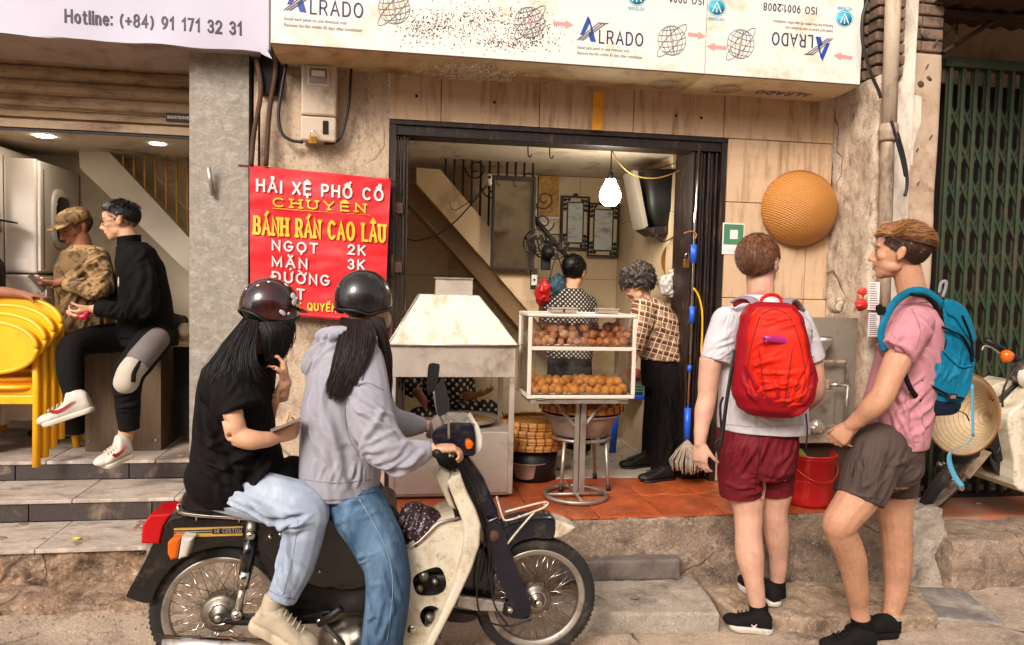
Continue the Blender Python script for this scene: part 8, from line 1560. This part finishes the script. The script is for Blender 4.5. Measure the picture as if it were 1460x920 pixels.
# ================================================================ driver in grey hoodie
def rider_front():
    t = thing('person', 'motorbike driver in pale grey hoodie, blue jeans and plain black helmet', 'person', G(540, 965, 0)); Y = 2.95
    VB(520, Y); F = FV(W(520, 436, Y), (.80, .60, -.04), k=.98); mb = MB(); head(mb, F, fem=True)
    lm(mb, [(514, 455, Y, .050), (508, 480, Y, .055), (502, 500, Y, .07)]); torso(mb, [(503, 492, Y, .08, .10), (498, 515, Y, .10, .15), (492, 570, Y, .10, .14), (490, 640, Y, .10, .13), (490, 690, Y, .12, .16), (492, 715, Y, .10, .14)], AX, BX)
    lm(mb, [(515, 520, 2.80, .045), (538, 630, 2.74, .04), (600, 643, 2.76, .028), (620, 640, 2.75, .026)]); hand(mb, W(618, 640, 2.75), (1, .1, .02), (.1, 0, -1), (0, 1, 0), .92, (.7, .9, .95, 1.0), (.5, .6))
    lm(mb, [(515, 520, 3.1, .045), (545, 600, 3.18, .04), (600, 607, 3.22, .028), (612, 608, 3.22, .026)]); hand(mb, W(611, 608, 3.22), (1, -.1, .02), (.1, 0, -1), (0, -1, 0), .9, (.7, .9, .95, 1.0), (.5, .6))
    lm(mb, [(505, 705, 2.86, .10), (535, 770, 2.80, .09), (548, 810, 2.79, .07), (542, 880, 2.80, .055), (534, 945, 2.82, .038)]); lm(mb, [(505, 705, 3.06, .10), (560, 790, 3.10, .075), (552, 940, 3.14, .04)])
    fuse('body', mb, sk_a, t, .0055, 3)
    m_g = CLOTH('grey_marl_cloth', '#9c9aa3', 600, .35, .9, var=.07, scale=60, sheen=.25); mb = MB()
    torso(mb, [(508, 474, Y, .062, .080), (504, 486, Y, .10, .12), (500, 503, Y, .145, .18), (496, 535, Y, .160, .20), (490, 590, Y, .165, .195), (487, 640, Y, .163, .19), (485, 675, Y, .160, .20), (487, 694, Y, .150, .195)], AX, BX, 2.3)
    lm(mb, [(514, 512, 2.84, .085), (524, 555, 2.78, .082), (534, 605, 2.74, .080), (548, 636, 2.72, .082), (572, 650, 2.72, .072), (596, 646, 2.74, .054), (612, 640, 2.75, .038)], round_ends=(True, False)); lm(mb, [(515, 512, 3.08, .085), (535, 570, 3.16, .075), (552, 598, 3.18, .066), (580, 606, 3.2, .055), (604, 607, 3.22, .038)], round_ends=(True, False))
    hr_ = Matrix.Rotation(rad(-50), 3, 'Y'); mb.ell(W(468, 498, Y), (.105, .135, .052), 20, 12, hr_); mb.ell(W(455, 510, Y), (.085, .115, .050), 20, 12, hr_); mb.limb([(W(500, 474, 2.82), .020), (W(484, 474, 2.83), .026), (W(466, 482, 2.86), .028), (W(456, 492, 2.95), .03), (W(468, 480, 3.05), .028)])
    fo = rfolds(W(440, 560, 2.78), W(500, 680, 2.75), .06, (-.35, 0, 1), 20, .24, .020, .014, 61)+rfolds(W(530, 640, 2.66), W(580, 665, 2.66), .03, (1, 0, .5), 16, .13, .014, .014, 62)+rfolds(W(520, 560, 2.70), W(540, 620, 2.68), .03, (.8, 0, -.6), 12, .12, .014, .012, 63)+rfolds(W(455, 480, 2.84), W(455, 530, 2.86), .03, (.5, 0, 1), 10, .14, .013, .016, 64)+[(W(500, 545, 2.745), W(542, 560, 2.69), .008, -.008), (W(505, 560, 2.74), W(500, 640, 2.74), .018, .014), (W(545, 575, 2.68), W(520, 660, 2.71), .018, .016), (W(448, 480, 2.84), W(442, 525, 2.9), .014, -.018), (W(466, 470, 2.82), W(458, 520, 2.84), .012, -.016)]+rfolds(W(440, 672, 2.78), W(520, 680, 2.76), .02, (.2, 0, 1), 16, .06, .010, .008, 65)
    fuse('hoodie', mb, m_g, t, .006, 2, folds=fo, nz=((.004, 8, 7),)); lmb = MB(); torso(lmb, [(487, 688, Y, .146, .190), (487, 699, Y, .140, .186)], AX, BX, 2.3); lmb.build('hem_band', m_g, t)
    MB().limb([(W(606, 642, 2.75), .034), (W(615, 640, 2.75), .031)], round_ends=(False, False)).build('cuff', m_g, t)
    m_j = CLOTH('blue_denim', '#38506a', 500, .35, .85, var=.14, scale=6, dirt=('#6c8aa5', .5, 5, (1, 1, .5))); mb = MB()
    lm(mb, [(498, 706, 2.90, .108), (514, 730, 2.84, .110), (537, 770, 2.80, .100), (552, 812, 2.79, .088), (552, 860, 2.79, .084), (545, 910, 2.80, .082), (538, 955, 2.81, .080)], round_ends=(True, False)); lm(mb, [(500, 700, 3.04, .12), (548, 770, 3.10, .105), (566, 820, 3.12, .09), (572, 880, 3.12, .08), (574, 950, 3.12, .075)], round_ends=(True, False)); mb.ell(W(488, 704, Y), (.125, .15, .06))
    fo = rfolds(W(490, 710, 2.72), W(525, 745, 2.70), .05, (1, 0, .35), 9, .2, .016, .011, 66)+rfolds(W(510, 790, 2.70), W(518, 880, 2.70), .03, (1, 0, .55), 9, .10, .012, .011, 67)+rfolds(W(550, 780, 2.70), W(570, 880, 2.70), .03, (-.25, 0, 1), 8, .16, .014, .008, 69)+rfolds(W(540, 880, 2.70), W(535, 930, 2.70), .04, (.2, 0, 1), 8, .16, .014, .01, 68)
    fuse('jeans', mb, m_j, t, .006, 2, folds=fo); st_ = M('denim_seam', '#7d93a8', .8); seam(t, 'jeans', [(512, 712), (532, 745), (553, 790), (560, 840), (552, 915)], st_, .0022); seam(t, 'jeans', [(470, 703), (500, 707), (536, 702)], M('denim_dark_seam', '#22303f', .9), .002); gs_ = M('marl_seam', '#7d7b86', .9); seam(t, 'hoodie', [(500, 556), (522, 546), (546, 556)], gs_, .002); seam(t, 'hoodie', [(434, 684), (480, 689), (528, 684)], gs_, .002); seam(t, 'hoodie', [(500, 556), (492, 590), (500, 630), (528, 665)], gs_, .0016)
    h = G(530, 975, 0); shoe(t, h+Vector((-.05, 0, 0)), h+Vector((.2, .02, 0)), m_shs, m_shs)
    helmet(t, F, M('helmet_black', '#0e0c0c', .36, var=.15, coat=.5, dirt=('#5e564e', .12, 40)), R=(.105, .118, .118), c=(0, -.008, .026), front=100, side=112, back=112, brim=False); cap_hair(F, HAIR('dark_brown_hair', '#23140e', .5), t, .009, (F.p(0, .02, -.07), F.u*-1+F.f*1.0))
    m_h = HAIR('dark_brown_hair', '#23140e', .5); g = lambda L_: [W(*p) for p in L_]
    longhair('hair', [g([(488, 455, 2.90), (486, 480, 2.82), (480, 510, 2.76), (474, 540, 2.745), (468, 564, 2.745)]), g([(500, 458, 2.85), (500, 480, 2.78), (496, 510, 2.735), (488, 540, 2.73), (480, 572, 2.73)]), g([(515, 458, 2.84), (520, 480, 2.78), (516, 505, 2.735), (506, 535, 2.72), (494, 565, 2.72)]), g([(525, 460, 2.84), (532, 480, 2.80), (528, 500, 2.77), (518, 525, 2.74), (506, 550, 2.73)])], 2600, m_h, t, .0010, 6, .016, .7)
    longhair('hair', [g([(530, 455, 2.85), (540, 470, 2.84), (546, 500, 2.84), (550, 540, 2.85), (546, 580, 2.86)]), g([(545, 455, 2.9), (550, 480, 2.9), (554, 510, 2.92), (553, 545, 2.94), (549, 575, 2.94)])], 900, m_h, t, .0010, 7, .014, .8)
    face(t, F); MB().ell(F.p(0, .082, -.055), (.055, .035, .045), 16, 10, F.m).build('face_mask', M('pale_mask', '#b8a295', .7, bump=.2), t)
    return t
t_ = rider_front(); tuck(t_)
# ================================================================ two men by the laundry counter
def man_camo():
    t = thing('person', 'older man in camouflage jacket and cap standing by the dryers, reading a grey tablet', 'person', G(110, 622, ZS[2])); Y = 5.02
    VB(108, Y); F = FV(W(108, 325, Y), (-.72, -.45, -.42), k=.98); mb = MB(); head(mb, F); lm(mb, [(115, 340, Y, .055), (120, 360, Y, .06)])
    torso(mb, [(120, 352, Y, .08, .09), (118, 370, Y, .14, .15), (120, 420, Y, .14, .14), (118, 500, Y, .15, .14), (118, 620, Y, .11, .11)], AX, BX)
    lm(mb, [(90, 402, 4.80, .03), (78, 405, 4.78, .025)]); hand(mb, W(80, 404, 4.78), (-1, -.1, -.05), (0, 0, 1), (0, -1, 0), .95, (.3, .35, .4, .4)); fuse('body', mb, sk_b, t, .007, 3); face(t, F)
    def camo(name):
        m, n, l, b = NT(name); co = coords(n, l); a = ramp(n, l, noise_n(n, l, co, 9, 3, .5), .48, .52); c2 = ramp(n, l, noise_n(n, l, co, 14, 3, .5, (1, 1, 1), 2), .55, .58); o = mixc(n, l, a, L('#9a7c52'), L('#6f5533')); o = mixc(n, l, c2, o, L('#4c3820')); l.new(o, b.inputs['Base Color']); b.inputs['Roughness'].default_value = .85; return m
    mc_ = camo('camouflage_cloth'); mb = MB(); torso(mb, [(121, 350, Y, .075, .09), (120, 362, Y, .13, .15), (120, 385, Y, .165, .19), (122, 430, Y, .165, .18), (120, 485, Y, .175, .18)], AX, BX, 2.4)
    lm(mb, [(138, 368, 4.88, .075), (146, 400, 4.80, .07), (140, 414, 4.76, .065), (116, 410, 4.76, .055), (94, 404, 4.78, .045)], round_ends=(True, False)); lm(mb, [(104, 368, 5.16, .07), (96, 400, 5.2, .06), (90, 410, 5.05, .05)], round_ends=(True, True))
    fuse('jacket', mb, mc_, t, .008, 2, folds=rfolds(W(125, 370, 4.8), W(140, 420, 4.72), .06, (.6, 0, .8), 26, .16, .018, .016, 71)+rfolds(W(95, 430, 4.86), W(140, 480, 4.86), .06, (.2, 0, 1), 16, .2, .018, .014, 72)); MB().box(W(92, 437, 4.845), W(108, 416, 4.86), .004).build('chest_pocket', mc_, t)
    mb = MB(); torso(mb, [(120, 478, Y, .165, .17), (118, 520, Y, .16, .17)], AX, BX); lm(mb, [(110, 500, 4.98, .10), (108, 560, 4.95, .085), (106, 618, 4.95, .07)], round_ends=(True, False)); lm(mb, [(132, 500, 5.1, .10), (132, 618, 5.1, .07)], round_ends=(True, False)); fuse('trousers', mb, CLOTH('dark_trousers', '#1c1613'), t, .009, 2)
    h = G(106, 622, ZS[2]); shoe(t, h, h+Vector((-.24, -.08, 0)), m_shb, m_shb, lace=m_black); h = G(135, 612, ZS[2]); shoe(t, h, h+Vector((-.24, -.04, 0)), m_shb, m_shb, lace=m_black)
    fuse('cap', MB().ell(F.p(0, -.01, .065), (.088, .108, .062), 20, 12, F.m).loft([(F.p(0, -.01, .045), F.r*.088, F.f*.108), (F.p(0, -.01, .075), F.r*.087, F.f*.106)], 24).loft([(F.p(0, .10, .052), F.r*.07, F.f*.066), (F.p(0, .104, .042), F.r*.068, F.f*.062)], 20), mc_, t, .006, 1, cut=[(F.p(0, 0, .032), F.u*-1)]); strands('hair', F, HAIR('camo_man_hair', '#1b130f'), t, 500, lambda P: P.z < .045 and P.z > -.02+.6*P.y, lambda P, n: (0, -.2, -1), .015, .0012, 9)
    tb = thing('tablet', 'grey tablet held by the man in the camouflage cap', 'tablet', W(52, 406, 4.72)); P = [W(38, 397, 4.68), W(46, 394, 4.78), W(66, 413, 4.78), W(58, 419, 4.68)]; MB().prism(P, (.004, .0, .014)).build('case', M('tablet_grey', '#6f6960', .4), tb)
    return t
tuck(man_camo())
def man_black():
    t = thing('person', 'young man in black jacket and glasses sitting on the counter, one foot dangling', 'person', W(200, 487, 4.8)); Y = 4.78
    VB(172, Y); F = FV(W(172, 316, Y), (-.94, .22, -.16), k=.97); mb = MB(); head(mb, F); lm(mb, [(180, 333, Y, .055), (188, 352, Y, .06)])
    torso(mb, [(192, 348, Y, .08, .10), (196, 370, Y, .12, .15), (205, 420, Y, .12, .14), (212, 475, Y, .13, .15)], AX, BX); lm(mb, [(190, 365, 4.6, .05), (200, 430, 4.55, .045), (150, 440, 4.55, .035), (132, 441, 4.54, .028)])
    hand(mb, W(134, 441, 4.54), (-1, -.1, -.35), (0, .5, .9), (0, -1, .3), .95, (.7, .8, .9, .9)); lm(mb, [(185, 365, 4.95, .05), (165, 425, 4.9, .04), (128, 447, 4.66, .028)]); hand(mb, W(130, 447, 4.66), (-1, -.3, -.3), (0, .3, .9), (0, 1, .3), .95, (.7, .8, .9, .9))
    lm(mb, [(183, 600, 4.44, .04), (178, 625, 4.44, .042)]); lm(mb, [(105, 556, 4.48, .04), (112, 575, 4.48, .04)]); fuse('body', mb, sk_a, t, .007, 3); face(t, F, brow='#15100d')
    m_k = CLOTH('black_jacket_cloth', '#0d0b0b', 420, .25); mb = MB(); torso(mb, [(190, 345, Y, .075, .09), (194, 356, Y, .11, .14), (200, 380, Y, .138, .18), (208, 430, Y, .148, .18), (210, 480, Y, .17, .18)], AX, BX, 2.3)
    lm(mb, [(196, 368, 4.62, .078), (206, 405, 4.56, .072), (206, 436, 4.54, .068), (180, 444, 4.54, .058), (150, 441, 4.54, .048), (136, 439, 4.54, .042)], round_ends=(True, False)); lm(mb, [(186, 368, 4.94, .075), (172, 420, 4.9, .062), (136, 443, 4.68, .042)], round_ends=(True, False))
    fuse('jacket', mb, m_k, t, .008, 2, folds=rfolds(W(190, 380, 4.54), W(215, 460, 4.54), .08, (.3, 0, 1), 26, .18, .02, .018, 75)+rfolds(W(150, 440, 4.48), W(205, 440, 4.46), .03, (.4, 0, 1), 14, .09, .014, .014, 76))
    MB().loft([(W(184, 344, Y)+Vector((0, 0, z)), (.066, 0, .01), (0, .072, 0)) for z in (-.02, .03)], 24, caps=False).build('stand_collar', m_k, t); MB().ell(W(169, 402, 4.60), (.004, .004, .03), 8, 6).build('jacket_logo', m_wlet, t)
    m_p = CLOTH('black_trousers_cloth', '#12100f', 420, .25); mb = MB(); torso(mb, [(212, 470, Y, .165, .18), (214, 492, Y, .16, .18)], AX, BX)
    lm(mb, [(222, 482, 4.66, .10), (200, 510, 4.50, .095), (183, 538, 4.40, .082), (182, 575, 4.42, .068), (184, 612, 4.44, .056)], round_ends=(True, False)); lm(mb, [(214, 480, 4.88, .10), (160, 482, 4.82, .092), (108, 492, 4.62, .078), (99, 525, 4.52, .068), (106, 566, 4.48, .054)], round_ends=(True, False))
    fuse('trousers', mb, m_p, t, .007, 2, folds=rfolds(W(190, 520, 4.36), W(185, 600, 4.38), .04, (1, 0, .2), 16, .11, .014, .012, 77)+rfolds(W(110, 490, 4.7), W(98, 560, 4.66), .04, (1, 0, .4), 16, .12, .015, .014, 78))
    for (P, m, r) in (([(224, 484, 4.585), (210, 500, 4.47), (198, 514, 4.405)], M('trouser_grey', '#6d6462', .8), .07), ([(198, 515, 4.41), (186, 530, 4.355), (180, 545, 4.345)], M('trouser_white', '#b3a999', .8), .066)):
        MB().limb([(W(*p), r) for p in P], round_ends=(True, True)).build('side_panel', m, t)
    MB().tube(cr(PW([(226, 486, 4.52), (206, 506, 4.395), (192, 530, 4.30), (190, 545, 4.285)], 0), 5), .012, 8).build('stripe', m_p, t)
    ms_ = M('white_leather', '#cdc3b4', .45, var=.04); rs = M('swoosh_red', '#a51e25', .5)
    shoe(t, W(188, 650, 4.42), W(143, 668, 4.30), ms_, ms_, 1.1, (.1, -.1, 1), .028, True, ms_, (-1, rs)); shoe(t, W(134, 586, 4.47), W(60, 610, 4.44), ms_, ms_, 1.1, (-.28, -.05, 1), .028, True, ms_, (-1, rs))
    m_h = HAIR('black_short_hair', '#110d0c', .4); cap_hair(F, m_h, t, .006, (F.p(0, .0, .03), F.u*-1+F.f*.65), top=((0, .01, .085), (.068, .09, .045))); strands('hair_strands', F, m_h, t, 1300, lambda P: P.z > .0+.7*P.y, lambda P, n: (0, .4 if P.z > .08 else -.3, -.6), lambda P: .03 if P.z > .08 else .010, .0013, 4, lambda P: .6 if P.z > .08 else .15, .010)
    mb = MB()
    for s in (-1, 1): mb.tube([F.p(s*.033+.022*math.cos(a), .098, .003+.017*math.sin(a)) for a in [i*2*math.pi/16 for i in range(17)]], .0018, 5); mb.tube([F.p(s*.056, .094, .006), F.p(s*.076, .03, .008), F.p(s*.078, -.01, .004)], .0018, 5)
    mb.tube([F.p(-.011, .100, .006), F.p(.011, .100, .006)], .0018, 5); mb.build('glasses', m_black, t)
    o = fuse('red_gadget', MB().ell(W(118, 452, 4.50), (.03, .02, .018)).ell(W(124, 447, 4.50), (.018, .018, .015)), M('red_gloss', '#a3152a', .25, var=.3, scale=40), None, .005, 1); tag(o, 'small red and black object held by the man in the black jacket', 'gadget')
    return t
tuck(man_black())
def man_edge():
    t = thing('person', 'man in dark blue cap cut off by the left edge behind the yellow chairs', 'person', G(-40, 640, ZS[2])); Y = 4.85; VB(-20, Y); F = FV(W(-30, 318, Y), (.98, -.1, -.15), k=.97); mb = MB(); head(mb, F); lm(mb, [(-28, 335, Y, .05), (-32, 360, Y, .06)])
    torso(mb, [(-34, 355, Y, .08, .1), (-38, 380, Y, .13, .16), (-40, 480, Y, .14, .15), (-40, 630, Y, .12, .12)], AX, BX); lm(mb, [(-30, 375, 4.7, .05), (-40, 425, 4.62, .045), (0, 417, 4.62, .034), (36, 421, 4.62, .026)]); hand(mb, W(34, 421, 4.62), (1, 0, -.03), (0, 0, -1), (0, -1, 0), .9, (.1, .1, .15, .2)); fuse('body', mb, sk_b, t, .008, 3); face(t, F)
    mb = MB(); torso(mb, [(-33, 356, Y, .09, .10), (-38, 380, Y, .16, .19), (-40, 490, Y, .17, .18)], AX, BX); fuse('shirt', mb, CLOTH('dark_grey_shirt', '#2b2624'), t, .01, 2); mb = MB(); torso(mb, [(-40, 485, Y, .165, .17), (-40, 640, Y, .12, .12)], AX, BX); fuse('trousers', mb, _mc['dark_trousers'], t, .01, 2)
    fuse('cap', MB().ell(F.p(0, -.01, .065), (.088, .108, .062), 20, 12, F.m).loft([(F.p(0, .11, .044), F.r*.072, F.f*.085), (F.p(0, .114, .036), F.r*.070, F.f*.08)], 20), CLOTH('navy_cap_cloth', '#26283d'), t, .006, 1, cut=[(F.p(0, 0, .028), F.u*-1)])
    return t
tuck(man_edge())
# ================================================================ the three women working in the shop
m_dot = dots('polka_dot_cloth', '#12100f', '#b5a79a', 46, .30, 'xz', .8, 0); m_dot2 = dots('polka_dot_cloth_large', '#15100f', '#c4b4a4', 30, .27, 'xz', .8, 0)
def plaid(name):
    m, n, l, b = NT(name); tc = n.new('ShaderNodeTexCoord'); mp = n.new('ShaderNodeMapping'); mp.inputs['Rotation'].default_value = (0, rad(-14), 0); l.new(tc.outputs['Object'], mp.inputs[0]); s = n.new('ShaderNodeSeparateXYZ'); l.new(mp.outputs[0], s.inputs[0])
    def st(o, f, a, b_):
        q = n.new('ShaderNodeMath'); q.operation = 'MULTIPLY'; q.inputs[1].default_value = f; l.new(o, q.inputs[0]); w = n.new('ShaderNodeMath'); w.operation = 'SINE'; l.new(q.outputs[0], w.inputs[0]); return ramp(n, l, w.outputs[0], a, b_)
    o = mixc(n, l, st(s.outputs[0], 95, -.2, .2), L('#6e4a37'), L('#9c7a5c')); o = mixc(n, l, st(s.outputs[2], 95, .1, .4), o, L('#55301f')); o = mixc(n, l, st(s.outputs[0], 190, .86, .95), o, L('#d9c3a0')); o = mixc(n, l, st(s.outputs[2], 190, .86, .95), o, L('#d3bb97')); l.new(o, b.inputs['Base Color']); b.inputs['Roughness'].default_value = .85; return m
def woman_plaid():
    t = thing('person', 'older woman in brown plaid blouse and black trousers bending behind the display case', 'person', G(935, 680, ZP)); Y = 4.5
    VB(910, Y); F = FV(W(910, 408, Y), (-.75, .25, -.55), k=.97); mb = MB(); head(mb, F, fem=True); lm(mb, [(916, 420, Y, .05), (924, 436, Y, .055)]); torso(mb, [(926, 430, Y, .08, .09), (932, 450, Y, .13, .14), (942, 500, Y, .13, .12), (948, 540, Y, .14, .13)], AX, BX)
    lm(mb, [(912, 445, 4.38, .045), (905, 490, 4.32, .038), (903, 512, 4.34, .028)]); hand(mb, W(903, 510, 4.34), (-.2, .2, -1), (-1, 0, 0), (0, -1, 0), .9); lm(mb, [(940, 600, 4.36, .05), (938, 662, 4.34, .04)]); lm(mb, [(928, 600, 4.6, .05), (920, 648, 4.6, .04)]); fuse('body', mb, sk_a, t, .008, 3)
    mb = MB(); torso(mb, [(920, 424, Y, .08, .09), (928, 436, Y, .12, .15), (936, 458, Y, .155, .18), (942, 485, Y, .165, .17), (948, 512, Y, .16, .17)], AX, BX, 2.3); lm(mb, [(917, 442, 4.38, .075), (910, 470, 4.33, .068), (905, 500, 4.32, .055)], round_ends=(True, False)); lm(mb, [(930, 442, 4.64, .07), (915, 480, 4.7, .06)], round_ends=(True, False))
    fuse('blouse', mb, plaid('plaid_cloth'), t, .007, 2, folds=rfolds(W(930, 440, 4.32), W(955, 505, 4.32), .05, (.5, 0, -1), 22, .16, .016, .013, 81))
    mb = MB(); torso(mb, [(946, 505, Y, .145, .15), (948, 530, Y, .155, .16), (946, 550, Y, .14, .15)], AX, BX); lm(mb, [(953, 540, 4.40, .105), (950, 600, 4.37, .088), (946, 672, 4.34, .082)], round_ends=(True, False)); lm(mb, [(942, 540, 4.58, .10), (934, 600, 4.6, .08), (929, 655, 4.62, .07)], round_ends=(True, False))
    fuse('trousers', mb, CLOTH('black_loose_trousers', '#0e0b0a'), t, .007, 2, folds=rfolds(W(945, 550, 4.3), W(945, 660, 4.28), .05, (.1, 0, 1), 16, .3, .02, .014, 82))
    for hx, hy, z in ((960, 683, 4.3), (930, 664, 4.55)): h = G(hx, hy, ZP); shoe(t, h, h+Vector((-.23, -.05, 0)), m_black, m_black, .92, sole_h=.014, lace=m_black)
    m_h = HAIR('greying_curly_hair', '#3a302a', .6); fuse('hair', MB().ell(F.p(0, -.025, .04), (.10, .115, .105), 24, 14, F.m), m_h, t, .006, 1, cut=[(F.p(0, .02, .0), F.u*-1+F.f*.75)], nz=((.018, 45, 3), (.010, 90, 4))); strands('hair_curls', F, m_h, t, 900, lambda P: P.z > -.03+.7*P.y, lambda P, n: (math.sin(P.y*300), math.cos(P.z*250), math.sin(P.x*280)), .025, .0018, 12, .9, .022)
    return t
t_ = woman_plaid(); under(t_, 'trousers', 'blouse'); tuck(t_)
def woman_back():
    t = thing('person', 'woman with black hair bun and polka dot top working at the back of the shop', 'person', G(815, 660, ZP)); Y = 5.0
    VB(818, Y); F = FV(W(818, 390, Y), (.25, .85, -.45), k=.97); mb = MB(); head(mb, F, fem=True); lm(mb, [(816, 404, Y, .05), (814, 420, Y, .055)]); torso(mb, [(814, 414, Y, .08, .09), (813, 430, Y, .13, .12), (812, 490, Y, .13, .11), (812, 640, Y, .12, .11)], AX, BX); fuse('body', mb, sk_a, t, .009, 3)
    mb = MB(); torso(mb, [(814, 411, Y, .08, .09), (813, 422, Y, .13, .12), (812, 440, Y, .165, .14), (812, 480, Y, .165, .14), (812, 510, Y, .16, .14)], AX, BX, 2.3); lm(mb, [(788, 434, Y, .065), (784, 470, Y-.02, .06), (790, 500, Y+.1, .05)], round_ends=(True, True)); lm(mb, [(838, 434, Y, .065), (841, 470, Y-.02, .06), (836, 500, Y+.1, .05)], round_ends=(True, True))
    fuse('polka_dot_top', mb, m_dot, t, .008, 2, folds=rfolds(W(790, 440, 4.88), W(835, 490, 4.88), .05, (.2, 0, 1), 14, .2, .018, .012, 85)); mb = MB(); torso(mb, [(812, 503, Y, .155, .14), (812, 560, Y, .16, .14), (812, 640, Y, .15, .13)], AX, BX); fuse('trousers', mb, _mc['black_loose_trousers'], t, .01, 2)
    m_h = HAIR('black_bun_hair', '#0f0b0a', .5); cap_hair(F, m_h, t, .010, (F.p(0, .03, -.01), F.u*-1+F.f*.8)); fuse('hair_bun', MB().ell(F.p(0, -.11, .02), (.045, .04, .05), 16, 10, F.m), m_h, t, .006, 1, nz=((.004, 60, 1),)); strands('hair_strands', F, m_h, t, 900, lambda P: P.z > -.03+.7*P.y, lambda P, n: (-P.x*5, -1, -.3), .035, .0014, 13, .15, .010)
    return t
tuck(woman_back())
def woman_seat():
    t = thing('person', 'woman in dark polka dot clothes seated behind the frying cart, face hidden by its hood', 'person', G(640, 660, ZP)); Y = 4.72; VB(636, Y); F = FV(W(636, 468, Y), (.1, -.9, -.35), k=.97); mb = MB(); head(mb, F, fem=True); lm(mb, [(636, 486, Y, .05), (637, 505, Y, .055)])
    torso(mb, [(637, 498, Y, .08, .09), (638, 520, Y, .14, .12), (640, 560, Y, .14, .12), (645, 620, Y, .15, .13)], AX, BX); lm(mb, [(590, 552, 4.52, .034), (604, 572, 4.48, .026)]); hand(mb, W(602, 570, 4.48), (.5, -.1, -.9), (-.4, 0, -.3), (1, 0, .3), .95, (.25, .3, .35, .4), (.6, .3)); lm(mb, [(655, 566, 4.50, .032), (672, 564, 4.46, .025)]); hand(mb, W(670, 565, 4.46), (.95, -.1, .2), (0, 0, 1), (-.1, 0, 1), .95, (.2, .3, .4, .45), (.8, .3), .12)
    fuse('body', mb, sk_b, t, .007, 3); face(t, F); mb = MB(); torso(mb, [(637, 500, Y, .09, .09), (638, 516, Y, .16, .13), (640, 550, Y, .17, .15), (645, 610, Y, .18, .16)], AX, BX)
    lm(mb, [(608, 520, Y-.02, .07), (580, 545, 4.60, .062), (594, 558, 4.52, .052)], round_ends=(True, False)); lm(mb, [(668, 520, Y-.02, .07), (652, 556, 4.58, .06), (664, 566, 4.50, .050)], round_ends=(True, False)); lm(mb, [(625, 610, 4.65, .10), (600, 600, 4.5, .09)]); lm(mb, [(655, 612, 4.65, .105), (695, 590, 4.52, .092), (702, 630, 4.5, .07)])
    fuse('polka_dot_suit', mb, m_dot2, t, .008, 2, folds=rfolds(W(600, 550, 4.55), W(690, 590, 4.5), .07, (.6, 0, 1), 26, .16, .018, .016, 86)); cap_hair(F, HAIR('seated_hair', '#120d0b'), t, .012)
    s = thing('low_stool', 'low stool under the seated woman behind the cart', 'stool', G(645, 690, ZP)); c = W(645, 640, 4.78); MB().box(c-Vector((.15, .13, .03)), c+Vector((.15, .13, 0)), .01).build('seat', m_rp, s)
    for dx_ in (-.12, .12):
        for dy_ in (-.1, .1): MB().tube([c+Vector((dx_, dy_, -.03)), Vector((c.x+dx_*1.1, c.y+dy_*1.1, ZP))], .014, 8).build('leg', m_rp, s)
    return t
tuck(woman_seat())
# ---------------------------------------------------------------- houses across the street, seen only in reflections
ob = thing('opposite_house', 'plain shop house across the street, behind the viewer', 'house', (0, -6, 0))
for k in range(5):
    x = -12+5*k; bx('wall', (x, -7, 0), (x+4.96, -6.4, 5.2+.6*(k % 2)), M('opposite_wall_%d' % k, ['#a08a6c', '#8f8474', '#b09a74', '#7f7668', '#a38468'][k], .8, dirt=('#5f4c3a', .4, 2)), ob)
    bx('door', (x+.8, -6.41, 0), (x+3.9, -6.36, 2.5), m_brown, ob); bx('window', (x+1.2, -6.41, 3.2), (x+2.2, -6.37, 4.6), m_mdark, ob); bx('awning', (x+.5, -6.4, 2.65), (x+4.4, -5.4, 2.72), m_shut, ob)
